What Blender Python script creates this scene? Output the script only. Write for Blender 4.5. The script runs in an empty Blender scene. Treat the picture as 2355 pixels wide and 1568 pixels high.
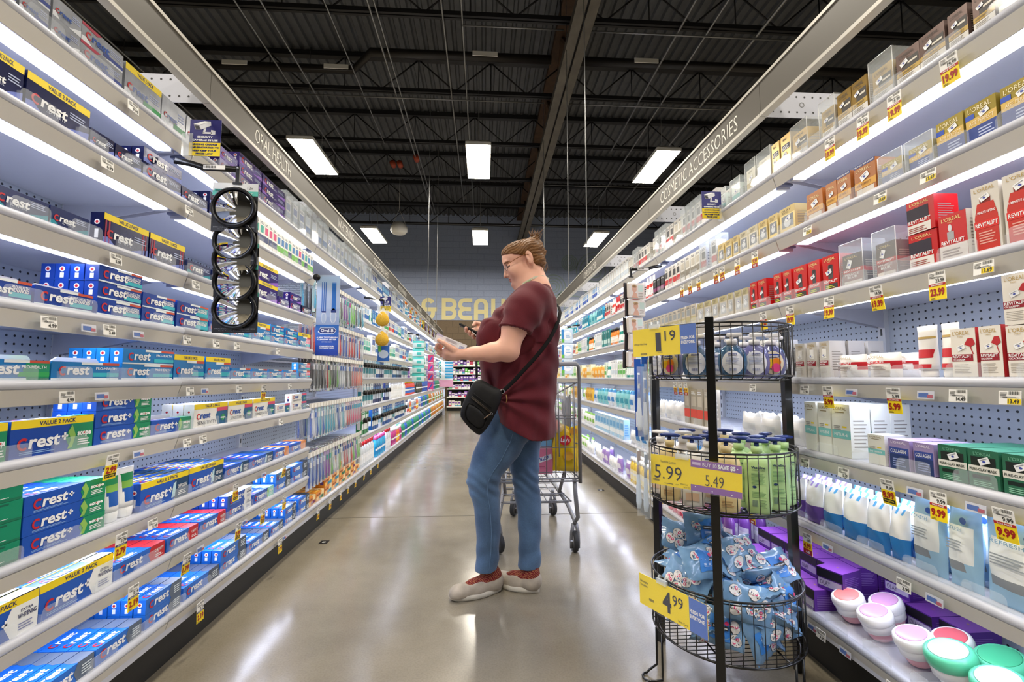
import bpy, math, random, re
import numpy as np
from mathutils import Vector, Matrix
R = random.Random(11)
PI = math.pi
SC = bpy.context.scene
COL = SC.collection
# ---------------------------------------------------------------- camera, world, exposure
cam_d = bpy.data.cameras.new('camera')
cam_d.sensor_width = 36.0
cam_d.lens = 36.0 * 1060 / 2355
cam_d.clip_start = 0.02
cam_d.clip_end = 200
cam = bpy.data.objects.new('camera', cam_d)
COL.objects.link(cam)
cam.location = (0, 0, 1.0)
cam.rotation_euler = (math.radians(90 + 4.531), 0, math.radians(-3.525))
SC.camera = cam
world = bpy.data.worlds.new('world')
SC.world = world
world.use_nodes = True
world.node_tree.nodes['Background'].inputs[0].default_value = (0.75, 0.82, 1.0, 1)
world.node_tree.nodes['Background'].inputs[1].default_value = 0.05
SC.view_settings.view_transform = 'Standard'
SC.view_settings.look = 'None'
SC.view_settings.exposure = 0.32
SC.view_settings.gamma = 1.0
SC.view_settings.use_curve_mapping = False
LED = 11.0        # shelf light tubes
HIGHBAY = 58.0   # ceiling fixtures

# ---------------------------------------------------------------- materials
_M = {}
def srgb(c):
    if isinstance(c, str):
        c = tuple(int(c[i:i + 2], 16) / 255 for i in (0, 2, 4))
    return tuple((x / 12.92 if x <= 0.04045 else ((x + 0.055) / 1.055) ** 2.4) for x in c)
def mat(hexc, rough=0.5, metal=0.0, emit=0.0, noise=0.0, nscale=40.0, bump=0.0, coat=0.0, alpha=1.0, trans=0.0, ior=1.45, key='', spec=0.5, sheen=0.0, sss=0.0):
    k = (hexc, rough, metal, emit, noise, nscale, bump, coat, alpha, trans, ior, key, spec, sheen, sss)
    if k in _M:
        return _M[k]
    m = bpy.data.materials.new('surface_' + (key or hexc))
    m.use_nodes = True
    nt = m.node_tree
    b = nt.nodes['Principled BSDF']
    c = srgb(hexc)
    b.inputs['Base Color'].default_value = (*c, 1)
    b.inputs['Roughness'].default_value = rough
    b.inputs['Metallic'].default_value = metal
    b.inputs['Specular IOR Level'].default_value = spec
    b.inputs['IOR'].default_value = ior
    b.inputs['Coat Weight'].default_value = coat
    b.inputs['Alpha'].default_value = alpha
    b.inputs['Transmission Weight'].default_value = trans
    if sheen: b.inputs['Sheen Weight'].default_value = sheen
    if sss:
        b.inputs['Subsurface Weight'].default_value = sss
        b.inputs['Subsurface Radius'].default_value = (0.012, 0.005, 0.003)
    if emit:
        b.inputs['Emission Color'].default_value = (*c, 1)
        b.inputs['Emission Strength'].default_value = emit
    tc = nt.nodes.new('ShaderNodeTexCoord')
    nz = nt.nodes.new('ShaderNodeTexNoise')
    nz.inputs['Scale'].default_value = nscale
    nz.inputs['Detail'].default_value = 3
    nt.links.new(tc.outputs['Object'], nz.inputs['Vector'])
    if noise:
        mx = nt.nodes.new('ShaderNodeMixRGB')
        mx.blend_type = 'MULTIPLY'
        mx.inputs['Fac'].default_value = 1
        rp = nt.nodes.new('ShaderNodeValToRGB')
        rp.color_ramp.elements[0].position = 0.3
        rp.color_ramp.elements[0].color = (1 - noise, 1 - noise, 1 - noise, 1)
        rp.color_ramp.elements[1].position = 0.7
        rp.color_ramp.elements[1].color = (1, 1, 1, 1)
        nt.links.new(nz.outputs['Fac'], rp.inputs['Fac'])
        mx.inputs['Color1'].default_value = (*c, 1)
        nt.links.new(rp.outputs['Color'], mx.inputs['Color2'])
        nt.links.new(mx.outputs['Color'], b.inputs['Base Color'])
    if bump:
        bp = nt.nodes.new('ShaderNodeBump')
        bp.inputs['Strength'].default_value = 0.6
        bp.inputs['Distance'].default_value = bump
        nt.links.new(nz.outputs['Fac'], bp.inputs['Height'])
        nt.links.new(bp.outputs['Normal'], b.inputs['Normal'])
    _M[k] = m
    return m
def ink(h): return mat(h, 0.45, key='print_' + h)
def card(h): return mat(h, 0.32, key='card_' + h)
def plastic(h): return mat(h, 0.3, key='plastic_' + h)
def clear(h='F4FAFF', a=0.16, rough=0.05): return mat(h, rough, alpha=a, key='clear_' + h, spec=0.7)
WHITE = mat('ECEAE4', 0.4, key='white_enamel')
SHELFW = mat('C6C8D2', 0.35, key='shelf_enamel')
BLACK = mat('0E0E0F', 0.35, key='black_paint')
CHROME = mat('C9CCD0', 0.18, 1.0, key='chrome')

# ---------------------------------------------------------------- mesh builder
_TXT = {}
def text_geo(s, bold=0.0):
    k = (s, bold)
    if k not in _TXT:
        cu = bpy.data.curves.new('lettering', 'FONT')
        cu.body = s
        cu.size = 1.0
        cu.resolution_u = 2
        cu.offset = bold
        cu.fill_mode = 'FRONT'
        ob = bpy.data.objects.new('lettering', cu)
        me = ob.to_mesh()
        v = np.array([tuple(p.co) for p in me.vertices]) if len(me.vertices) else np.zeros((0, 3))
        f = [tuple(p.vertices) for p in me.polygons]
        ob.to_mesh_clear()
        bpy.data.objects.remove(ob)
        bpy.data.curves.remove(cu)
        if len(v):
            lo, hi = v.min(0), v.max(0)
        else:
            lo = hi = np.zeros(3)
        _TXT[k] = (v, f, lo, hi)
    return _TXT[k]

class MB:
    def __init__(self):
        self.v = []; self.f = []; self.mi = []; self.mats = []; self.sm = []
    def m(self, mt):
        if mt not in self.mats: self.mats.append(mt)
        return self.mats.index(mt)
    def add(self, vs, fs, mt, smooth=False):
        o = len(self.v); i = self.m(mt)
        self.v.extend(vs)
        for f in fs:
            self.f.append(tuple(a + o for a in f)); self.mi.append(i); self.sm.append(smooth)
    def box(self, x0, x1, y0, y1, z0, z1, mt, M=None):
        vs = [(x, y, z) for z in (z0, z1) for y in (y0, y1) for x in (x0, x1)]
        if M is not None: vs = [tuple(M @ Vector(p)) for p in vs]
        self.add(vs, [(0, 2, 3, 1), (4, 5, 7, 6), (0, 1, 5, 4), (2, 6, 7, 3), (0, 4, 6, 2), (1, 3, 7, 5)], mt)
    def bbox(self, x0, x1, y0, y1, z0, z1, mt, b=0.003):
        # box with its vertical and horizontal edges eased
        def ring(ix, iy, z):
            return [(x0 + ix, y0 + b, z), (x0 + b, y0 + iy, z), (x1 - b, y0 + iy, z), (x1 - ix, y0 + b, z), (x1 - ix, y1 - b, z), (x1 - b, y1 - iy, z), (x0 + b, y1 - iy, z), (x0 + ix, y1 - b, z)]
        self.loft([ring(b, b, z0), ring(0, 0, z0 + b), ring(0, 0, z1 - b), ring(b, b, z1)], mt, True, False)
    def loft(self, rings, mt, caps=True, smooth=True, closed=True):
        n = len(rings[0]); vs = [tuple(p) for r in rings for p in r]; fs = []
        for i in range(len(rings) - 1):
            for j in range(n if closed else n - 1):
                k = (j + 1) % n
                fs.append((i * n + j, i * n + k, (i + 1) * n + k, (i + 1) * n + j))
        if caps:
            fs.append(tuple(range(n - 1, -1, -1)))
            fs.append(tuple((len(rings) - 1) * n + j for j in range(n)))
        self.add(vs, fs, mt, smooth)
    def tube(self, pts, r, mt, n=6, closed=False, smooth=True, caps=True, flat=None):
        P = [Vector(p) for p in pts]; m = len(P); rings = []
        rr = r if isinstance(r, (list, tuple)) else [r] * m
        up = None
        for i in range(m):
            if closed: t = (P[(i + 1) % m] - P[i - 1])
            else: t = P[min(i + 1, m - 1)] - P[max(i - 1, 0)]
            if t.length < 1e-9: t = Vector((0, 0, 1))
            t.normalize()
            if up is None:
                up = Vector((0, 0, 1)) if abs(t.z) < 0.9 else Vector((1, 0, 0))
            a = t.cross(up)
            if a.length < 1e-6: a = t.orthogonal()
            a.normalize(); b = a.cross(t).normalized(); up = b
            sx, sy = (1, 1) if flat is None else flat
            rings.append([tuple(P[i] + (a * math.cos(2 * PI * j / n) * sx + b * math.sin(2 * PI * j / n) * sy) * rr[i]) for j in range(n)])
        if closed: rings.append(rings[0])
        self.loft(rings, mt, caps and not closed, smooth)
    def cyl(self, p0, p1, r, mt, n=12, r2=None, smooth=True):
        self.tube([p0, p1], [r, r if r2 is None else r2], mt, n, smooth=smooth)
    def bar(self, p0, p1, w, h, mt):
        # rectangular bar between two points
        a, b = Vector(p0), Vector(p1); t = (b - a).normalized()
        up = Vector((0, 0, 1)) if abs(t.z) < 0.95 else Vector((0, 1, 0))
        s = t.cross(up).normalized(); u = s.cross(t).normalized()
        q = [s * w / 2 + u * h / 2, s * -w / 2 + u * h / 2, s * -w / 2 - u * h / 2, s * w / 2 - u * h / 2]
        self.loft([[tuple(a + k) for k in q], [tuple(b + k) for k in q]], mt, True, False)
    def lathe(self, prof, mt, n=20, c=(0, 0, 0), sx=1.0, sy=1.0, smooth=True, caps=True):
        rings = [[(c[0] + r * sx * math.cos(2 * PI * j / n), c[1] + r * sy * math.sin(2 * PI * j / n), c[2] + z) for j in range(n)] for r, z in prof]
        self.loft(rings, mt, caps, smooth)
    def poly(self, pts, mt):
        self.add([tuple(p) for p in pts], [tuple(range(len(pts)))], mt)
    def build(self, name, parent=None, loc=None, rot=None):
        me = bpy.data.meshes.new(name)
        me.from_pydata([tuple(map(float, p)) for p in self.v], [], self.f)
        for mt in self.mats: me.materials.append(mt)
        me.polygons.foreach_set('material_index', self.mi)
        me.polygons.foreach_set('use_smooth', self.sm)
        me.update()
        o = bpy.data.objects.new(name, me)
        COL.objects.link(o)
        if parent is not None: o.parent = parent
        if loc is not None: o.location = loc
        if rot is not None: o.rotation_euler = rot
        return o

class Face:
    """a flat drawing surface: origin o, axes u (across) and v (up); layers step outwards"""
    def __init__(self, mb, o, u, v, eps=0.0004):
        self.mb = mb; self.o = Vector(o); self.u = Vector(u).normalized(); self.v = Vector(v).normalized()
        self.n = self.u.cross(self.v).normalized(); self.e = eps
    def p(self, x, y, l=1): return self.o + self.u * x + self.v * y + self.n * (self.e * l)
    def rect(self, x0, x1, y0, y1, mt, l=1): self.mb.poly([self.p(x0, y0, l), self.p(x1, y0, l), self.p(x1, y1, l), self.p(x0, y1, l)], mt)
    def poly(self, pts, mt, l=1): self.mb.poly([self.p(x, y, l) for x, y in pts], mt)
    def disc(self, x, y, r, mt, l=1, ry=None, n=16): self.poly([(x + r * math.cos(2 * PI * k / n), y + (ry or r) * math.sin(2 * PI * k / n)) for k in range(n)], mt, l)
    def ring(self, x, y, r0, r1, mt, l=1, n=24, a0=0, a1=2 * PI):
        for k in range(n):
            a = a0 + (a1 - a0) * k / n; b = a0 + (a1 - a0) * (k + 1) / n
            self.poly([(x + r0 * math.cos(a), y + r0 * math.sin(a)), (x + r1 * math.cos(a), y + r1 * math.sin(a)), (x + r1 * math.cos(b), y + r1 * math.sin(b)), (x + r0 * math.cos(b), y + r0 * math.sin(b))], mt, l)
    def text(self, s, x, y, h, mt, l=2, bold=0.02, w=None, shear=0.0, align='l', cond=1.0, rot=0.0):
        v, f, lo, hi = text_geo(s, bold)
        if not len(v): return 0
        cap = 0.70
        sc = h / cap; sx = sc * cond
        W = (hi[0] - lo[0]) * sx
        if w is not None and W > 0:
            sx *= w / W; W = w
        ox = x - (0 if align == 'l' else W / 2 if align == 'c' else W)
        cr, sr = math.cos(rot), math.sin(rot)
        pts = []
        for a in v:
            px = (a[0] - lo[0]) * sx + shear * a[1] * sc; py = a[1] * sc
            if rot:
                px, py = px * cr - py * sr, px * sr + py * cr
            pts.append(tuple(self.p(ox + px, y + py, l)))
        self.mb.add(pts, f, mt)
        return W
    def lines(self, x0, x1, y0, y1, n, mt, l=2, fill=0.45, jag=0.25):
        # small print: rows of short strokes
        st = (y1 - y0) / n
        for k in range(n):
            e = x1 - (x1 - x0) * jag * ((k * 37 % 10) / 10)
            self.rect(x0, e, y0 + k * st, y0 + k * st + st * fill, mt, l)
    def barcode(self, x0, x1, y0, y1, mt, l=2, n=14):
        st = (x1 - x0) / n
        for k in range(n):
            self.rect(x0 + k * st, x0 + k * st + st * (0.3 + 0.4 * ((k * 7) % 3) / 2), y0, y1, mt, l)

def trim_words(s, most=16):
    w = s.split(' ')
    for drop in ('the', 'its', 'a', 'with', 'and', 'along,', 'in', 'reading', 'facing,', 'shelf,', 'of', 'along'):
        while len(re.findall(r"[A-Za-z0-9][A-Za-z0-9'\u2019-]*", ' '.join(w))) > most and drop in w:
            w.remove(drop)
    return ' '.join(w).strip(' ,')
def tag(o, label=None, cat=None, group=None, kind=None):
    if label: o['label'] = trim_words(label)
    if cat: o['category'] = cat
    if group: o['group'] = group
    if kind: o['kind'] = kind
    return o
def empty(name, loc=(0, 0, 0), rz=0.0, label=None, cat=None, group=None, kind=None, rot=None):
    o = bpy.data.objects.new(name, None)
    COL.objects.link(o)
    o.empty_display_size = 0.05
    o.location = loc
    o.rotation_euler = rot if rot else (0, 0, rz)
    return tag(o, label, cat, group, kind)
KIDS = {}
def copy_tree(o, kids, loc, rot):
    c = o.copy(); COL.objects.link(c)
    c.location = loc; c.rotation_euler = rot
    for k in kids:
        d = k.copy(); COL.objects.link(d); d.parent = c
    return c
ORD = ['first', 'second', 'third', 'fourth', 'fifth', 'sixth', 'seventh', 'eighth', 'ninth', 'tenth', 'eleventh', 'twelfth', 'thirteenth', 'fourteenth', 'fifteenth', 'sixteenth', 'seventeenth', 'eighteenth', 'nineteenth', 'twentieth']
def ordw(i):
    if i < 20: return ORD[i]
    t = ['twenty', 'thirty', 'forty', 'fifty', 'sixty', 'seventy', 'eighty', 'ninety'][(i + 1) // 10 - 2]
    r = (i + 1) % 10
    return (t + '-' + ORD[r - 1]) if r else {'twenty': 'twentieth', 'thirty': 'thirtieth', 'forty': 'fortieth', 'fifty': 'fiftieth', 'sixty': 'sixtieth', 'seventy': 'seventieth', 'eighty': 'eightieth', 'ninety': 'ninetieth'}[t]
# ---------------------------------------------------------------- the room
def node_mat(name):
    m = bpy.data.materials.new(name); m.use_nodes = True
    nt = m.node_tree
    return m, nt, nt.nodes['Principled BSDF']
def N(nt, t, **kw):
    n = nt.nodes.new(t)
    for k, v in kw.items():
        if k.startswith('i_'): n.inputs[int(k[2:])].default_value = v
        else: setattr(n, k, v)
    return n
def floor_material():
    m, nt, b = node_mat('polished_concrete'); L = nt.links
    tc = N(nt, 'ShaderNodeTexCoord')
    n1 = N(nt, 'ShaderNodeTexNoise'); n1.inputs['Scale'].default_value = 1.1; n1.inputs['Detail'].default_value = 7; n1.inputs['Roughness'].default_value = 0.62
    n2 = N(nt, 'ShaderNodeTexNoise'); n2.inputs['Scale'].default_value = 150; n2.inputs['Detail'].default_value = 3
    n3 = N(nt, 'ShaderNodeTexNoise'); n3.inputs['Scale'].default_value = 6; n3.inputs['Detail'].default_value = 5
    for n in (n1, n2, n3): L.new(tc.outputs['Object'], n.inputs['Vector'])
    r1 = N(nt, 'ShaderNodeValToRGB'); r1.color_ramp.elements[0].position = 0.32; r1.color_ramp.elements[0].color = (*srgb('776F5F'), 1); r1.color_ramp.elements[1].position = 0.7; r1.color_ramp.elements[1].color = (*srgb('968D7B'), 1)
    L.new(n1.outputs['Fac'], r1.inputs['Fac'])
    r2 = N(nt, 'ShaderNodeValToRGB'); r2.color_ramp.elements[0].position = 0.3; r2.color_ramp.elements[0].color = (.8, .8, .8, 1); r2.color_ramp.elements[1].position = 0.6; r2.color_ramp.elements[1].color = (1, 1, 1, 1)
    L.new(n2.outputs['Fac'], r2.inputs['Fac'])
    mx = N(nt, 'ShaderNodeMixRGB', blend_type='MULTIPLY'); mx.inputs[0].default_value = 0.7
    L.new(r1.outputs['Color'], mx.inputs[1]); L.new(r2.outputs['Color'], mx.inputs[2]); L.new(mx.outputs['Color'], b.inputs['Base Color'])
    rr = N(nt, 'ShaderNodeMapRange'); rr.inputs['To Min'].default_value = 0.11; rr.inputs['To Max'].default_value = 0.25
    L.new(n3.outputs['Fac'], rr.inputs['Value']); L.new(rr.outputs['Result'], b.inputs['Roughness'])
    bp = N(nt, 'ShaderNodeBump'); bp.inputs['Distance'].default_value = 0.0016; bp.inputs['Strength'].default_value = 0.5
    L.new(n3.outputs['Fac'], bp.inputs['Height']); L.new(bp.outputs['Normal'], b.inputs['Normal'])
    b.inputs['Specular IOR Level'].default_value = 0.6
    return m
def block_material(name, c1, c2):
    m, nt, b = node_mat(name); L = nt.links
    tc = N(nt, 'ShaderNodeTexCoord'); mp = N(nt, 'ShaderNodeMapping'); mp.inputs['Rotation'].default_value = (PI / 2, 0, 0)
    br = N(nt, 'ShaderNodeTexBrick'); br.inputs['Scale'].default_value = 1; br.inputs['Brick Width'].default_value = 0.406; br.inputs['Row Height'].default_value = 0.203; br.inputs['Mortar Size'].default_value = 0.006
    br.inputs['Color1'].default_value = (*srgb(c1), 1); br.inputs['Color2'].default_value = (*srgb(c1), 1); br.inputs['Mortar'].default_value = (*srgb(c2), 1)
    nz = N(nt, 'ShaderNodeTexNoise'); nz.inputs['Scale'].default_value = 30
    mx = N(nt, 'ShaderNodeMixRGB', blend_type='MULTIPLY'); mx.inputs[0].default_value = 0.25
    L.new(tc.outputs['Object'], mp.inputs['Vector']); L.new(mp.outputs['Vector'], br.inputs['Vector']); L.new(tc.outputs['Object'], nz.inputs['Vector'])
    L.new(br.outputs['Color'], mx.inputs[1]); L.new(nz.outputs['Fac'], mx.inputs[2]); L.new(mx.outputs['Color'], b.inputs['Base Color'])
    bp = N(nt, 'ShaderNodeBump'); bp.inputs['Distance'].default_value = 0.004; bp.invert = True
    L.new(br.outputs['Fac'], bp.inputs['Height']); L.new(bp.outputs['Normal'], b.inputs['Normal'])
    b.inputs['Roughness'].default_value = 0.6
    return m
def pegboard_material(hexc, name):
    m, nt, b = node_mat(name); L = nt.links
    tc = N(nt, 'ShaderNodeTexCoord'); sp = N(nt, 'ShaderNodeSeparateXYZ'); L.new(tc.outputs['Object'], sp.inputs[0])
    def cell(o):
        a = N(nt, 'ShaderNodeMath', operation='MULTIPLY'); a.inputs[1].default_value = 1 / 0.0254; L.new(o, a.inputs[0])
        f = N(nt, 'ShaderNodeMath', operation='FRACT'); L.new(a.outputs[0], f.inputs[0])
        s = N(nt, 'ShaderNodeMath', operation='SUBTRACT'); s.inputs[1].default_value = 0.5; L.new(f.outputs[0], s.inputs[0])
        q = N(nt, 'ShaderNodeMath', operation='POWER'); q.inputs[1].default_value = 2; L.new(s.outputs[0], q.inputs[0]); return q.outputs[0]
    ad = N(nt, 'ShaderNodeMath', operation='ADD'); L.new(cell(sp.outputs['X']), ad.inputs[0]); L.new(cell(sp.outputs['Z']), ad.inputs[1])
    lt = N(nt, 'ShaderNodeMath', operation='LESS_THAN'); lt.inputs[1].default_value = 0.022; L.new(ad.outputs[0], lt.inputs[0])
    mx = N(nt, 'ShaderNodeMixRGB'); L.new(lt.outputs[0], mx.inputs[0]); mx.inputs[1].default_value = (*srgb(hexc), 1); mx.inputs[2].default_value = (*srgb('1E222A'), 1)
    L.new(mx.outputs['Color'], b.inputs['Base Color']); b.inputs['Roughness'].default_value = 0.4
    return m
def flat(name, pts, mt, kind='structure'):
    mb = MB(); mb.poly(pts, mt); o = mb.build(name); o['kind'] = kind; return o
WY, CZ, WX, BY = 15.0, 6.35, 13.0, -6.0
mb = MB(); mb.box(-WX, WX, BY, WY, -0.1, 0, floor_material()); floor = mb.build('floor'); floor['kind'] = 'structure'
JM = mat('4A4438', 0.6, key='joint_filler')
mb = MB()
for y in (3.45, 7.1, 10.75, 14.3): mb.box(-WX, WX, y - 0.003, y + 0.003, 0.0, 0.0006, JM)
o = mb.build('trim_floor_joint'); o['kind'] = 'structure'
WALL_UP = block_material('blue_block_wall', 'A0ADCB', '93A0BF'); WALL_LO = block_material('brown_block_wall', '6E5C44', '5C4C38')
ZB = 2.86
mb = MB(); mb.box(-WX, WX, WY, WY + 0.2, 0, ZB, WALL_LO); mb.box(-WX, WX, WY, WY + 0.2, ZB, CZ + .1, WALL_UP); o = mb.build('wall_back'); o['kind'] = 'structure'
GW = block_material('grey_block_wall', '6A6A68', '565654')
for nm, b4 in (('wall_left', (-WX - .2, -WX, BY, WY)), ('wall_right', (WX, WX + .2, BY, WY)), ('wall_front', (-WX, WX, BY - .2, BY))):
    mb = MB(); mb.box(*b4, 0, CZ + .1, GW); o = mb.build(nm); o['kind'] = 'structure'
# corrugated roof deck
DECK = mat('55575B', 0.6, 0.1, noise=0.2, nscale=8, key='roof_deck_paint')
mb = MB(); x = -WX; prof = []
while x < WX:
    prof += [(x, CZ), (x + .075, CZ), (x + .095, CZ + .045), (x + .135, CZ + .045)]; x += .155
mb.loft([[(px, BY, pz) for px, pz in prof], [(px, WY, pz) for px, pz in prof]], DECK, caps=False, smooth=False, closed=False)
mb.box(-WX, WX, BY, WY, CZ + .06, CZ + .1, DECK)
o = mb.build('ceiling'); o['kind'] = 'structure'
# open web joists across the aisle
JST = mat('2C2C2F', 0.5, 0.4, key='joist_paint')
def joist(y, i):
    r = empty('roof_joist', (0, y, 5.72), label='dark steel roof joist with zigzag web, %s from the front' % ordw(i), cat='joist')
    mb = MB(); mb.box(-WX, WX, -.045, -.01, -.03, .03, JST); mb.box(-WX, WX, .01, .045, -.03, .03, JST); mb.build('bottom_chord', r)
    mb = MB(); mb.box(-WX, WX, -.05, .05, .53, .615, JST); mb.build('top_chord', r)
    mb = MB(); x = -WX + .2 + (i % 2) * .3
    while x < WX - 1.2:
        mb.cyl((x, 0, .02), (x + .6, 0, .55), .013, JST, 5); mb.cyl((x + .6, 0, .55), (x + 1.2, 0, .02), .013, JST, 5)
        mb.cyl((x + .6, 0, .02), (x + .6, 0, .55), .009, JST, 5); x += 1.2
    mb.build('web', r)
for i in range(8): joist(2.4 + 1.655 * i, i)
# girder along the aisle
GRD = mat('6A655C', 0.55, 0.3, noise=0.35, nscale=5, key='girder_primer'); RUST = mat('4B3524', 0.7, noise=0.4, nscale=9, key='rusty_primer')
g = empty('roof_girder', (1.2, 0, 5.3), label='heavy steel girder running along the roof above the aisle', cat='girder')
mb = MB(); mb.box(-.135, -.015, BY, WY, .04, .16, GRD); mb.box(.015, .135, BY, WY, .04, .16, GRD); mb.box(-.015, .015, BY, WY, .1, .12, BLACK); mb.build('bottom_chord', g)
mb = MB(); mb.box(-.12, .12, BY, WY, .93, 1.03, RUST); mb.build('top_chord', g)
mb = MB(); y = BY + .3
while y < WY - 1.7:
    mb.bar((-.0, y, .12), (-.0, y + .8275, .95), .06, .05, RUST); mb.bar((-.0, y + .8275, .95), (-.0, y + 1.655, .12), .06, .05, RUST); y += 1.655
mb.build('web', g)
# pipes and conduits
GALV = mat('8B8C8E', 0.4, 0.7, key='galvanised'); PIPEB = mat('201D1D', 0.45, key='black_pipe')
def pipe(name, pts, r, mt, label, cat, group=None):
    mb = MB(); mb.tube(pts, r, mt, 8); o = mb.build(name); tag(o, label, cat, group); return o
pipe('sprinkler_main', [(-9, 7.15, 5.9), (-2.1, 7.15, 5.9), (-1.72, 6.72, 5.9), (1.02, 6.72, 5.9)], .065, PIPEB, 'black sprinkler main with a jog, crossing below the roof deck', 'pipe')
pipe('sprinkler_main', [(1.38, 6.72, 5.9), (9, 6.72, 5.9)], .065, PIPEB, 'black sprinkler main beyond the girder on the cosmetics side', 'pipe')
for k, (x, y) in enumerate([(-3.9, 7.08), (-2.35, 7.08), (.0, 6.65), (2.5, 6.65)]):
    mb = MB(); mb.box(-.19, .19, -.012, 0, -.035, .035, WHITE)
    o = mb.build('pipe_label', loc=(x, y, 5.9)); tag(o, 'white rectangular marker on the black sprinkler main, %s along it' % ordw(k), 'pipe marker')
CY = [(-3.1, 5.65, -2, 10, .012), (-2.78, 5.65, -2, 11, .012), (-2.0, 5.66, 3, 9, .01), (-1.46, 5.65, 0, 13, .014), (-1.38, 5.65, 0, 13, .012), (-.55, 5.66, 4, 12, .012), (-.3, 5.66, 2, 13, .012), (2.6, 5.65, -1, 9, .016), (3.0, 5.65, 2, 12, .014), (3.7, 5.65, 0, 12, .02), (4.6, 5.64, 0, 10, .014), (-5.2, 5.65, 0, 10, .014)]
for k, (x, z, y0, y1, r) in enumerate(CY):
    pipe('conduit', [(x, y0, z), (x, y1, z), (x + .05, y1 + .1, z + .1)], r, GALV, 'thin galvanised conduit running lengthwise below the joists, %s across the roof' % ordw(k), 'conduit')
for k, (y, x0, x1) in enumerate([(5.75, -.3, 1.05), (5.75, 1.4, 5), (7.4, -3.3, 1.0), (7.4, 1.4, 6), (10.7, 1.4, 4.5), (13.7, -3, 6)]):
    pipe('conduit', [(x0, y, 5.62), (x1, y, 5.62)], .011, GALV, 'thin galvanised conduit running crosswise below the joists, %s from the front' % ordw(k), 'conduit')
OR = mat('9A3A1C', 0.5, key='orange_coupling')
for k, (x, y) in enumerate([(-2.0, 9.9), (-1.85, 9.9), (-1.45, 9.6)]):
    mb = MB(); mb.tube([(0, -.08, 0), (0, .08, 0)], .06, OR, 10); tag(mb.build('pipe_coupling', loc=(x, y, 5.66)), 'orange pipe coupling under the roof, %s of three' % ordw(k), 'coupling')
# high bay ceiling lights
LENS = mat('FFF6E6', 0.5, emit=HIGHBAY, key='fixture_lens')
LH = mat('E8E6E0', 0.4, key='fixture_housing')
proto = None
k = 0
for y in (-1.5, 2.7, 6.9, 11.1):
    for x in (-5.65, -2.8, -.1, 2.93, 5.8):
        r = empty('ceiling_light', (x, y, 4.6), label='glowing rectangular high bay light, %s row, %s across' % (ordw(int((y + 1.5) / 4.2)), ordw([-5.65, -2.8, -.1, 2.93, 5.8].index(x))), cat='ceiling light', group='high bay lights over the shop floor')
        if proto is None:
            mb = MB(); w, l = .2, 1.24
            mb.loft([[(-w, 0, 0), (w, 0, 0), (w, l, 0), (-w, l, 0)], [(-w, 0, .05), (w, 0, .05), (w, l, .05), (-w, l, .05)], [(-w + .07, .06, .1), (w - .07, .06, .1), (w - .07, l - .06, .1), (-w + .07, l - .06, .1)]], LH, True, False)
            a = mb.build('housing', r)
            mb = MB(); mb.poly([(-w + .012, .012, -.002), (-w + .012, l - .012, -.002), (w - .012, l - .012, -.002), (w - .012, .012, -.002)], LENS); b_ = mb.build('lens', r)
            mb = MB()
            for yy in (.3, .94): mb.cyl((0, yy, .1), (0, yy, 1.7), .004, GALV, 5)
            c_ = mb.build('hanger', r); proto = (a, b_, c_)
        else:
            for q in proto:
                d = q.copy(); COL.objects.link(d); d.parent = r
# hanging speaker
r = empty('ceiling_speaker', (-2.05, 11, 4.45), label='white dome speaker hanging below the roof in front of the blue wall', cat='speaker')
mb = MB(); mb.lathe([(.0, 0), (.15, .0), (.2, .06), (.2, .16), (.12, .26), (.0, .28)], LH, 20); mb.build('housing', r)
mb = MB(); mb.cyl((-.17, 0, .2), (0, 0, .6), .004, LH, 5); mb.cyl((.17, 0, .2), (0, 0, .6), .004, LH, 5); mb.cyl((0, 0, .6), (0, 0, 1.85), .004, LH, 5); mb.build('suspension_wire', r)
# painted mural on the back wall
CREAM = mat('DDD29C', 0.6, key='mural_cream'); SAGE = mat('8C9E9E', 0.6, key='mural_sage')
def arc(cx, cz, r, a0, a1, n=14): return [(cx + r * math.cos(math.radians(a0 + (a1 - a0) * k / n)), cz + r * math.sin(math.radians(a0 + (a1 - a0) * k / n))) for k in range(n + 1)]
def stroke(mb, pts, w, mt, y):
    pts = [p for i, p in enumerate(pts) if i == 0 or math.hypot(p[0] - pts[i - 1][0], p[1] - pts[i - 1][1]) > 1e-4]
    P = [Vector((p[0], p[1])) for p in pts]; L_ = []; R_ = []
    for i in range(len(P)):
        t = (P[min(i + 1, len(P) - 1)] - P[max(i - 1, 0)]).normalized(); n = Vector((-t.y, t.x)) * w / 2
        L_.append(P[i] + n); R_.append(P[i] - n)
    for i in range(len(P) - 1):
        mb.poly([(L_[i].x, y, L_[i].y), (R_[i].x, y, R_[i].y), (R_[i + 1].x, y, R_[i + 1].y), (L_[i + 1].x, y, L_[i + 1].y)], mt)
H_, T_ = .72, .13
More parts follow.
